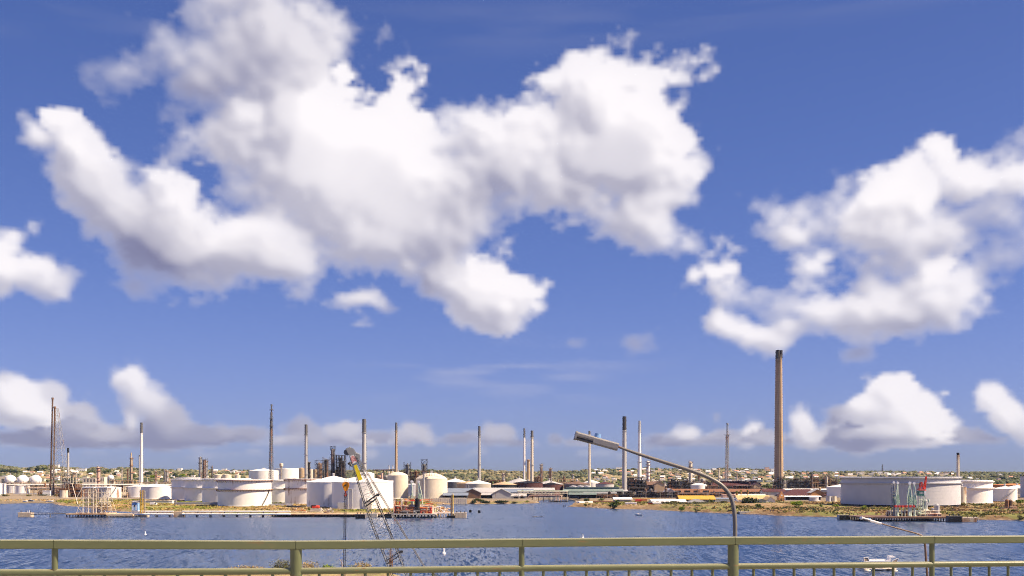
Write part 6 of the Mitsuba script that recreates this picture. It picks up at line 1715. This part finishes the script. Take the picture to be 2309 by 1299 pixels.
# ---------------------------------------------------------------- plants
SH = 'shrub'
for i, (x, yb, w, h, tint, lab, n, D) in enumerate([
    (1386, 1147, 27, 20, 'G', 'dark green mangrove bush at the water below the white office container', 420, 832), (1538, 1153.5, 18, 12, 'L', 'bright lime green bush at the waterline left of the street lamp pole', 320, 770),
    (1572, 1154, 22, 9, 'O', 'green bush at the foot of the purple brown bank', 220, 766), (1655, 1151, 20, 12, 'G', 'dark green bush just right of the street lamp pole at the water', 220, 760),
    (1688, 1139, 46, 19, 'D', 'large dark olive bush under the ochre roof', 600, 850), (1710, 1146, 30, 10, 'G', 'low green bush below the large olive bush', 220, 800), (1664, 1146, 20, 10, 'O', 'olive bush beside the street lamp pole', 160, 800),
    (1570, 1140, 26, 10, 'O', 'olive shrub in front of the grey hip roofed hut', 220, 852), (1520, 1137, 18, 9, 'O', 'round olive shrub below the long white roof', 180, 866), (1604, 1134, 14, 11, 'G', 'small tree shrub before the white walled building', 150, 905),
    (1630, 1137, 34, 8, 'O', 'long olive shrub left of the lamp bend', 220, 875), (1725, 1132, 10, 6, 'L', 'yellow green shrub beside the small dark porch', 90, 900), (1757, 1132, 18, 6, 'O', 'low shrub in front of the orange gatehouse', 110, 920),
    (1794, 1143, 34, 16, 'L', 'big yellow green bush before the arcade building', 480, 825), (1800, 1146, 18, 10, 'O', 'darker bush on the right side of the big yellow green bush', 180, 812), (1832, 1141, 16, 5, 'L', 'flat yellow green shrub right of the big bush', 90, 846),
    (1852, 1145, 12, 9, 'L', 'small upright lime shrub left of the huge grey tank', 110, 822), (1881, 1144, 22, 9, 'L', 'lime shrub just left of the huge grey tank', 180, 838), (1745, 1148, 11, 6, 'G', 'small green shrub on the right bank', 90, 790),
    (1760, 1150, 14, 5, 'O', 'dull shrub right of the small green one on the bank', 80, 780), (1949, 1151.5, 19, 14, 'L', 'small tree in front of the huge grey tank', 200, 765), (2170, 1142, 24, 10, 'O', 'sparse shrub at the foot of the slender cream tank', 150, 815),
    (2205, 1140, 40, 6, 'G', 'row of low green shrubs below the white floating roof tank', 200, 838), (2240, 1144, 16, 9, 'O', 'olive shrub at the right corner of the white tank', 130, 820), (2300, 1136, 26, 11, 'L', 'green shrub at the right edge below the grey tank', 180, 900),
    (2290, 1154, 34, 8, 'O', 'dry green shrub over the red brown pipes at the right edge', 170, 760), (2300, 1172, 24, 10, 'O', 'dull green shrub on the shore at the right edge', 150, 648),
    (1320, 1142, 13, 7, 'G', 'dark bush in front of the white shed on the spit', 150, 872), (1321, 1131, 26, 8, 'G', 'olive bush behind the white shed on the spit', 220, 925), (1356, 1129.5, 24, 7, 'G', 'green bush behind the red boat', 200, 950),
    (1069, 1135.5, 20, 10, 'D', 'dark mangrove at the left of the inlet shore', 260, 975), (1093, 1135.5, 30, 8, 'D', 'middle dark mangrove on the inlet shore', 280, 975), (1082, 1131, 30, 8, 'G', 'lighter green mangrove behind the middle one', 220, 985), (1131, 1135.5, 44, 8.5, 'D', 'long dark mangrove before the grey gabled shed', 380, 975),
    (1187, 1133, 14, 5, 'L', 'low yellow green bush at the end of the inlet shore', 110, 980), (1160, 1135, 18, 5, 'D', 'small dark mangrove right of the long one', 120, 975), (1178, 1111, 7, 4, 'L', 'green plant growing on the pale shed roof at the inlet', 50, 1085),
    (285, 1137, 18, 6, 'L', 'yellow green shrub on the bank left of the blue cabin', 140, 830), (14, 1119, 30, 6, 'O', 'dark shrub at the left edge before the white tank', 180, 1140), (66, 1119, 22, 5, 'O', 'olive shrub below the wide low white tank', 120, 1150), (100, 1118, 40, 4, 'D', 'dark hedge left of the twin flare pipes', 180, 1180), (128, 1119, 16, 6, 'O', 'shrub right of the twin flare pipes', 110, 1160),
    (700, 1152, 22, 8, 'O', 'olive shrub left of the red fuel drum', 150, 745), (640, 1140, 60, 4, 'O', 'low green strip of shrub along the white bund wall', 220, 800), (766, 1152, 20, 4, 'R', 'dry bush on the quay below the hook', 110, 740), (333, 1125, 10, 3, 'G', 'small green patch between the two low cone roofed tanks', 60, 980)]):
    tint = dict(G=GREEN, O=OLIVE, D=DARKG, L=LIME, R=DRY)[tint]
    bush(SH, lab, 'shrub', x, yb, w, h, tint, D, n, 100 + i, z=2.5 + (E - (1108 - H) * 1085 / F - 2.5) if 'roof at' in lab else None)
for x, yt, yb, lab in ((1640, 1107, 1121, 'leftmost of four'), (1661.5, 1106, 1128, 'second from the left'), (1671, 1104, 1120, 'third from the left'), (1686, 1104, 1118, 'rightmost of the four')):
    k = thing('palm_tree', f'palm with brown skirt before the rusty hall, {lab}', 'palm tree'); D = 965; s = D / F; rng = RNG(int(x))
    zt = E - (yt + 4 - H) * s; c = np.array([(x - CX) * s, D, zt])
    m = MB('brown', 0); m.bar([c[0], D, 2], c, .32, .24, 8); part(k, 'trunk', m)
    V_, F_, C_ = [], [], []
    for j in range(26):
        a, el = rng.uniform(0, 6.28), rng.uniform(-.3, 1.2); d = np.array([math.cos(a) * math.cos(el), math.sin(a) * math.cos(el), math.sin(el)])
        sd = np.array([-math.sin(a), math.cos(a), 0]) * .3
        p1 = c + d * 1.3; p2 = c + d * 2.4 - [0, 0, .7]
        V_ += [c, p1 - sd, p1 + sd, p2]; F_ += [[4 * j, 4 * j + 1, 4 * j + 2], [4 * j + 1, 4 * j + 3, 4 * j + 2]]; C_ += [np.array((.07, .12, .03)) * rng.uniform(.6, 1.6)] * 4
    scene[free(k + '__crown')] = mikit.ply((np.array(V_), np.array(F_)), 'foliage', False, color=np.array(C_))
    V_, F_, C_ = [], [], []
    for j in range(14):
        a = rng.uniform(0, 6.28); d = np.array([math.cos(a), math.sin(a), 0]); sd = np.array([-math.sin(a), math.cos(a), 0]) * .3
        V_ += [c, c + d * .9 - [0, 0, .8] - sd, c + d * .9 - [0, 0, .8] + sd, c + d * .8 - [0, 0, 2.8]]; F_ += [[4 * j, 4 * j + 1, 4 * j + 2], [4 * j + 1, 4 * j + 3, 4 * j + 2]]; C_ += [np.array((.40, .24, .10)) * rng.uniform(.6, 1.3)] * 4
    scene[free(k + '__dead_fronds')] = mikit.ply((np.array(V_), np.array(F_)), 'foliage', False, color=np.array(C_))

# near bank: bushes and dry scrub seen under the top rail
for i, (x, yt, yb, w, tint, lab, n) in enumerate([(560, 1276, 1292, 90, 'R', 'brown dry scrub at the left of the near bank', 520), (640, 1266, 1291, 62, 'O', 'yellow green scrub beside the thick railing post on the near bank', 560), (702, 1268, 1292, 50, 'R', 'dry scrub right of the thick railing post on the near bank', 420),
    (745, 1273, 1292, 44, 'L', 'yellow green scrub left of the hanging chain on the near bank', 420), (790, 1276, 1291, 34, 'G', 'green scrub just right of the hanging chain', 260), (822, 1271, 1291, 58, 'R', 'dry brown scrub at the right end of the near bank', 520), (500, 1281, 1292, 26, 'G', 'small green bush at the left end of the near bank', 140), (600, 1280, 1295, 70, 'R', 'low dry brush in front on the near bank', 360)]):
    tint = dict(G=GREEN, O=OLIVE, L=LIME, R=DRY)[tint]
    D = 294 - (i % 3) * 3
    s = D / F; zt = E - (yt - H) * s; rng = RNG(300 + i); k = thing('shrub', lab, 'shrub')
    zb = .5
    greenery(free(k + '__crown'), [leaves([(x - CX) * s, D - 2, (zb + zt) / 2 - .2], np.array([w * s * .62, 2.6, (zt - zb) * .95]), n * 4, .26, tint, rng)])
    m = MB('brown', 0)
    for j in range(12):
        p = np.array([(x + rng.uniform(-.4, .4) * w - CX) * s, D - rng.uniform(0, 3), .3]); m.bar(p, p + [rng.normal() * .5, rng.normal() * .3, (zt - zb) * rng.uniform(.5, 1.05)], .035, .012, 4, False)
    part(k, 'stems', m)
m = MB('tan', .2); p = P(771.5, 1290, 288); m.bar(p, p + [-.1, 0, 3.4], .14, .08, 6).bar(p + [-.05, 0, 2.2], p + [-.9, 0, 3.9], .05, .02, 5).bar(p + [0, 0, 1.6], p + [.6, 0, 2.6], .05, .02, 5)
single('dead_trunk', 'pale dead trunk standing left of the hanging chain', 'dead tree', m)
k = thing('rusty_pile', 'rust red steel pile cluster in the water behind the crane boom', 'pile'); D = 312
for x, yt, w in ((877.5, 1240, 1.6), (880.6, 1233, 2.4), (883.5, 1238, 2), (885.5, 1250, 1.6)):
    m = MB('rust', .5); p = P(x, yt, D); m.bar([p[0], D, -2], p, w * D / F / 2 * 1.2, w * D / F / 2 * .7, 7); part(k, 'post', m)
m = MB('rust', .4); p = P(881.5, 1262, D); m.b2(p[0] - .5, p[0] + .5, D - .3, D + .3, p[2] - 1.5, p[2]); part(k, 'bracket', m)


# dry grass on the banks
def grass(key, label, n, seed, xr, yr_, hgt, tints, dens=None):
    rng = RNG(seed); V_, F_, C_ = [], [], []
    X = rng.uniform(*xr, n); Y = rng.uniform(*yr_, n)
    p = np.stack([X, Y, X * 0], 1)
    pts = shapely.points(X, Y)
    ok = shapely.contains_xy(LAND, X, Y); d = shapely.distance(LAND.exterior, pts)
    keep = ok & (d > 5) & (meshkit.fbm(p * .05, 3, seed) > .42)
    X, Y, d = X[keep], Y[keep], d[keep]
    z = np.minimum(zland(X, Y), .35 + d * .16 + np.clip(d - 1, 0, 6) * .1)
    q = meshkit.fbm(np.stack([X, Y, X * 0], 1) * .025, 3, seed + 4)
    for j in range(3):
        a = rng.uniform(0, 6.28, len(X)); w = rng.uniform(.5, 1.3, len(X)); h = rng.uniform(.3, 1, len(X)) * hgt
        o = np.stack([np.cos(a) * w, np.sin(a) * w, 0 * a], 1); b = np.stack([X, Y, z - .1], 1)
        v = np.stack([b - o, b + o, b + o * .5 + np.stack([0 * h, 0 * h, h], 1), b - o * .7 + np.stack([0 * h, 0 * h, h * .8], 1)], 1)
        V_.append(v.reshape(-1, 3))
        t = np.asarray(tints)[np.clip(((q - .3) * 2.6 * len(tints)).astype(int), 0, len(tints) - 1)] * rng.uniform(.7, 1.35, (len(X), 1))
        C_.append(np.repeat(t, 4, 0))
    V_ = np.vstack(V_); i = np.arange(len(V_) // 4)[:, None] * 4
    scene[key] = mikit.ply((V_, np.vstack([i + [0, 1, 2], i + [0, 2, 3]])), 'foliage', False, color=np.clip(np.vstack(C_), 0, 1))
    tag(key, label, 'grass', kind='stuff')


GT = [(.50, .36, .17), (.42, .31, .13), (.34, .28, .09), (.24, .25, .06), (.20, .24, .05)]
grass('dry_grass', 'dry yellow and green grass on the left bank', 16000, 8, (-480, -60), (700, 1000), 1.0, GT)
grass('dry_grass_001', 'dry brown grass and weeds on the right bank', 14000, 9, (40, 420), (630, 930), 1.0, [(.40, .27, .14), (.34, .24, .12), (.46, .34, .18), (.22, .22, .06)])


def cover(key, label, n, seed, xr, yr_, size, tints, thr):
    rng = RNG(seed)
    X, Y = rng.uniform(*xr, n), rng.uniform(*yr_, n)
    d = shapely.distance(LAND.exterior, shapely.points(X, Y))
    keep = shapely.contains_xy(LAND, X, Y) & (d > 4) & (meshkit.fbm(np.stack([X, Y * .6, X * 0], 1) * .06, 3, seed) > thr)
    out = [leaves([x, y, float(shore_z(x, y)) + .4], np.array([rng.uniform(1.2, 3.2), 2.0, rng.uniform(.8, 1.7)]) * size, 40, .6, tints, rng) for x, y in zip(X[keep], Y[keep])]
    greenery(key, out)
    tag(key, label, 'scrub', kind='stuff')


cover('bank_scrub', 'low olive and brown scrub covering the right bank', 1100, 61, (60, 420), (640, 900), 1.15, OLIVE + DARKG + OLIVE + DRY[:1], .49)
cover('bank_scrub_002', 'taller olive scrub on the bank behind the street lamp pole', 420, 63, (120, 215), (730, 880), 1.7, OLIVE + DARKG, .44)
cover('bank_scrub_001', 'low scrub patches on the left bank', 320, 62, (-470, -80), (720, 980), .8, OLIVE + DRY, .54)
rng = RNG(12)
line = LAND.exterior
V_, F_, C_, n = [], [], [], 0
ico = trimesh.creation.icosphere(0)
for j in range(1900):
    t = rng.uniform(880, line.length)
    q = line.interpolate(t)
    if not (-480 < q.x < 430 and q.y < 1120): continue
    r = rng.uniform(.35, 1.1); v = ico.vertices * r * rng.uniform(.6, 1.2, (12, 3)) * [1.3, 1, .7] + [q.x + rng.normal() * 1.2, q.y + rng.normal() * 2.2 + 1, rng.uniform(0, .5)]
    V_.append(v); F_.append(ico.faces + n); n += 12; C_.append(np.tile(np.array((.42, .34, .26)) * rng.uniform(.5, 1.35), (12, 1)))
scene['shore_rocks'] = mikit.ply((np.vstack(V_), np.vstack(F_)), 'foliage', False, color=np.clip(np.vstack(C_), 0, 1)); tag('shore_rocks', 'pale rubble rocks along the waterline of both shores', 'rocks', kind='stuff')

# ---------------------------------------------------------------- the hills: scrub and houses
def hill_y(px, row):
    """distance at which the hillside shows at this row"""
    Y = np.linspace(1830, 3190, 400); X = (px - CX) / F * Y
    r = H + (E - zland(X, Y)) * F / Y
    return Y[np.argmin(np.abs(r - row))]


def scrub(key, label, n, seed, yr_, sz, tint, px=(-150, 2460), keepf=None):
    rng = RNG(seed)
    Y = rng.uniform(*yr_, n) ; X = (rng.uniform(*px, n) - CX) / F * Y
    p = np.stack([X, Y, X * 0], 1)
    keep = (meshkit.fbm(p * .006, 3, seed) + .35 * (rng.random(n) - .5)) > .43
    X, Y = X[keep], Y[keep]
    pxx = CX + X / Y * F
    town = np.clip((pxx - 1330) / 60, 0, 1) * np.clip((1800 - pxx) / 60, 0, 1)
    k2 = rng.random(len(X)) > town * .45
    X, Y = X[k2], Y[k2]
    hs = np.array(HOUSES)
    clear = ~((np.abs(X[:, None] - hs[:, 0] * Y[:, None] / hs[:, 1]) < hs[:, 2] * .55 + sz) & (hs[:, 1] + 12 > Y[:, None]) & (hs[:, 1] - 90 < Y[:, None])).any(1)
    X, Y = X[clear], Y[clear]
    z = zland(X, Y); r = sz * rng.uniform(.5, 1.5, len(X))
    q = meshkit.fbm(np.stack([X, Y, X * 0], 1) * .004, 3, seed + 2)
    s0 = trimesh.creation.icosphere(1); bv, bf = s0.vertices[s0.vertices[:, 2] > -.6], None
    v = s0.vertices[None] * (1 + .35 * (rng.random((len(X), len(s0.vertices), 1)) - .5)) * (r[:, None] * np.array([1.15, 1.0, .8]))[:, None] + np.stack([X, Y, z + r * .35], 1)[:, None]
    f = s0.faces[None] + (np.arange(len(X)) * len(s0.vertices))[:, None, None]
    t = np.asarray(tint); c = t[np.clip(((q - .25) * 2 * len(t)).astype(int), 0, len(t) - 1)] * rng.uniform(.6, 1.4, (len(X), 1))
    c = np.repeat(c, len(s0.vertices), 0) * rng.uniform(.75, 1.25, (len(X) * len(s0.vertices), 1))
    scene[key] = mikit.ply((v.reshape(-1, 3), f.reshape(-1, 3)), 'foliage', False, color=np.clip(c, 0, 1))
    tag(key, label, 'scrub', kind='stuff')


TG = [(.065, .08, .045), (.085, .10, .055), (.115, .12, .07), (.15, .14, .085)]
rng = RNG(33)
for i, (x, row, w, h, tn) in enumerate([(64, 1062, 12, 10, 'D'), (30, 1066, 26, 10, 'D'), (8, 1064, 30, 9, 'D'), (85, 1062, 18, 11, 'D'), (100, 1060, 20, 8, 'G'), (46, 1068, 16, 8, 'G'), (120, 1074, 18, 8, 'G'), (170, 1076, 22, 10, 'G'), (205, 1070, 24, 10, 'G'), (240, 1068, 26, 10, 'G'), (262, 1071, 20, 9, 'D'), (300, 1076, 16, 9, 'G'), (334, 1072, 18, 11, 'D'), (345, 1078, 16, 8, 'L'), (395, 1076, 16, 11, 'D'), (412, 1076, 18, 9, 'L'), (430, 1074, 22, 8, 'G'), (386, 1082, 14, 8, 'G'),
    (1015, 1080, 20, 6, 'D'), (1095, 1078, 24, 5, 'D'), (1300, 1078, 26, 6, 'D'), (1360, 1086, 22, 6, 'G'), (1510, 1078, 18, 6, 'D'), (1530, 1074, 16, 6, 'D'), (1710, 1082, 22, 7, 'G'), (1725, 1090, 24, 8, 'G'), (1735, 1098, 20, 7, 'L'), (1708, 1078, 14, 6, 'D'), (1800, 1076, 18, 6, 'G'), (1830, 1070, 20, 5, 'D'), (2260, 1082, 24, 9, 'D'), (2290, 1084, 26, 9, 'G'), (2240, 1078, 22, 7, 'D'), (2308, 1078, 20, 8, 'D'), (1728, 1067, 5, 8, 'D'), (2142, 1071, 8, 6, 'D')]):
    D = hill_y(x, row + 1) if row < 1088 else 1750
    bush('tree', ('dark', 'green', 'light green')['DGL'.index(tn)] + ' leafy tree among the houses below the far ridge', 'tree', x, row, w, h, dict(D=DARKG, G=GREEN, L=LIME)[tn], D, 170, 500 + i, z=float(zland((x - CX) * D / F, D)), group='trees among the houses below the far ridge', depth=8)


HOUSES = []


def house(px, row, w, h, wall, roofc, lab, grp, D=None, rot=0, flat=False):
    D = D or hill_y(px, row); s = D / F; HOUSES.append(((px - CX) * s, D, w * s)); z = float(zland((px - CX) * s, D)); c = np.array([(px - CX) * s, D, z])
    W_, h_ = w * s, h * s
    if flat:
        k = thing('house', lab, 'house', grp); m = MB(wall, .05); m.b2(c[0] - W_ / 2, c[0] + W_ / 2, D, D + 9, z - 3, z + h_); part(k, 'wall', m)
        m = MB(roofc, .1); m.b2(c[0] - W_ / 2 - .4, c[0] + W_ / 2 + .4, D - .4, D + 9.4, z + h_ + .003, z + h_ + .5); part(k, 'roof', m)
    else:
        k = gable('house', lab, 'house', c + [0, 5, 0], W_, 9, h_ * .58, h_ * 1.05, rot=rot, roofcol=roofc, wallcol=wall, w=.05, over=.7, hip=W_ > 12, group=grp)
    if w > 7:
        for j in range(max(2, int(W_ / 5))):
            m = MB('darkgrey', 0); x = c[0] - W_ / 2 + W_ * (j + .5) / max(2, int(W_ / 5)); m.b2(x - .8, x + .8, D - .06 if flat else D + .35, D + .62, z + h_ * .18, z + h_ * .45); part(k + '__wall', 'window', m)


rng = RNG(44)
zones = [((0, 190), (1060, 1086), 34, 'far left hillside'), ((190, 470), (1064, 1088), 30, 'left hillside behind the columns'), ((470, 560), (1061, 1070), 8, 'left hillside behind the columns'), ((1335, 1440), (1058, 1086), 26, 'right hillside behind the grey chimney'), ((1440, 1600), (1058, 1090), 62, 'right hillside under the street lamp arm'), ((1600, 1765), (1058, 1090), 62, 'right hillside left of the tall chimney'), ((1775, 1900), (1068, 1082), 18, 'flat land right of the tall chimney'), ((1900, 2160), (1067, 1073), 22, 'flat land above the huge grey tank'), ((2170, 2309), (1072, 1084), 8, 'flat land at the far right')]
kinds = [('white', 'terracotta', 'white walled house with terracotta roof'), ('white', 'white', 'white house with pale roof'), ('cream', 'terracotta', 'cream house with terracotta roof'), ('cream', 'lightgrey', 'cream house with grey roof'), ('white', 'roofgrey', 'white house with grey roof'), ('pink', 'white', 'pink house with pale roof')]
for (x0, x1), (r0, r1), n, where in zones:
    for j in range(n):
        kd = kinds[rng.integers(0, len(kinds))]
        w = rng.uniform(5, 11); x = rng.uniform(x0, x1); row = r0 + (r1 - r0) * rng.random() ** .8
        ridge = np.interp(x, RIDGE[:, 0], RIDGE[:, 1])
        row = max(row, ridge + 2.5)
        house(x, row, w, rng.uniform(3.2, 5), kd[0], kd[1], f'small {kd[2]} on the {where}', f'houses on the {where}', rot=rng.uniform(-18, 18), flat=rng.random() < .18)
for a in [(128, 1054, 8, 6, 'white', 'white', 'white house breaking the skyline behind the twin flare pipes'), (1397, 1057.5, 16, 5, 'white', 'white', 'white long house on the ridge left of the stout grey chimney'), (1730, 1062, 9, 8, 'pink', 'terracotta', 'tall pink house on the ridge near the tall concrete chimney'), (1745, 1066, 12, 9, 'white', 'white', 'stepped white house left of the tall concrete chimney'), (1941, 1071, 16, 7, 'cream', 'cream', 'broad cream building above the huge grey tank'), (1985, 1069.5, 10, 6, 'white', 'white', 'white building beside the radio mast'), (2015, 1070, 5, 4, 'white', 'white', 'small white cube house right of the radio mast'), (2137, 1070, 14, 4, 'white', 'orange', 'low white house beside a dark tree above the huge tank'), (182, 1063, 22, 6, 'white', 'white', 'long white building on the left hillside'), (505, 1057.5, 10, 4, 'white', 'white', 'white house on the ridge left of the far white tanks'), (405, 1060, 9, 5, 'white', 'white', 'white villa on the ridge above the dark palms')]:
    house(*a, None, flat=True)
for a in [(1690, 1079, 60, 5, 'bluegrey', 'lightgrey', 'long pale blue warehouse left of the tall concrete chimney'), (1630, 1079, 46, 6, 'lightgrey', 'bluegrey', 'grey blue warehouse behind the twin flare mast'), (92, 1075, 16, 5, 'cream', 'cream', 'cream warehouse behind the right hand sphere'), (560, 1075, 30, 4, 'cream', 'white', 'low cream warehouse above the big white tanks')]:
    house(a[0], a[1], a[2], a[3], a[4], a[5], a[6], None, D=2150, flat=True)
scrub('hill_scrub', 'grey green scrub and trees covering the far hills', 15000, 21, (2050, 3230), 3.4, TG)
scrub('hill_scrub_001', 'low trees at the foot of the far hills behind the refinery', 2600, 22, (1760, 2300), 3.2, [(.06, .085, .03), (.08, .11, .04), (.12, .15, .05)])

# ---------------------------------------------------------------- sea air
scene['haze'] = {'type': 'cube', 'to_world': T().translate([0, 2350, 105]).scale([3700, 2950, 110]), 'bsdf': {'type': 'null'}, 'interior': {'type': 'ref', 'id': 'air'}}
tag('haze', 'thin blue sea haze over the refinery and the hills', kind='stuff')
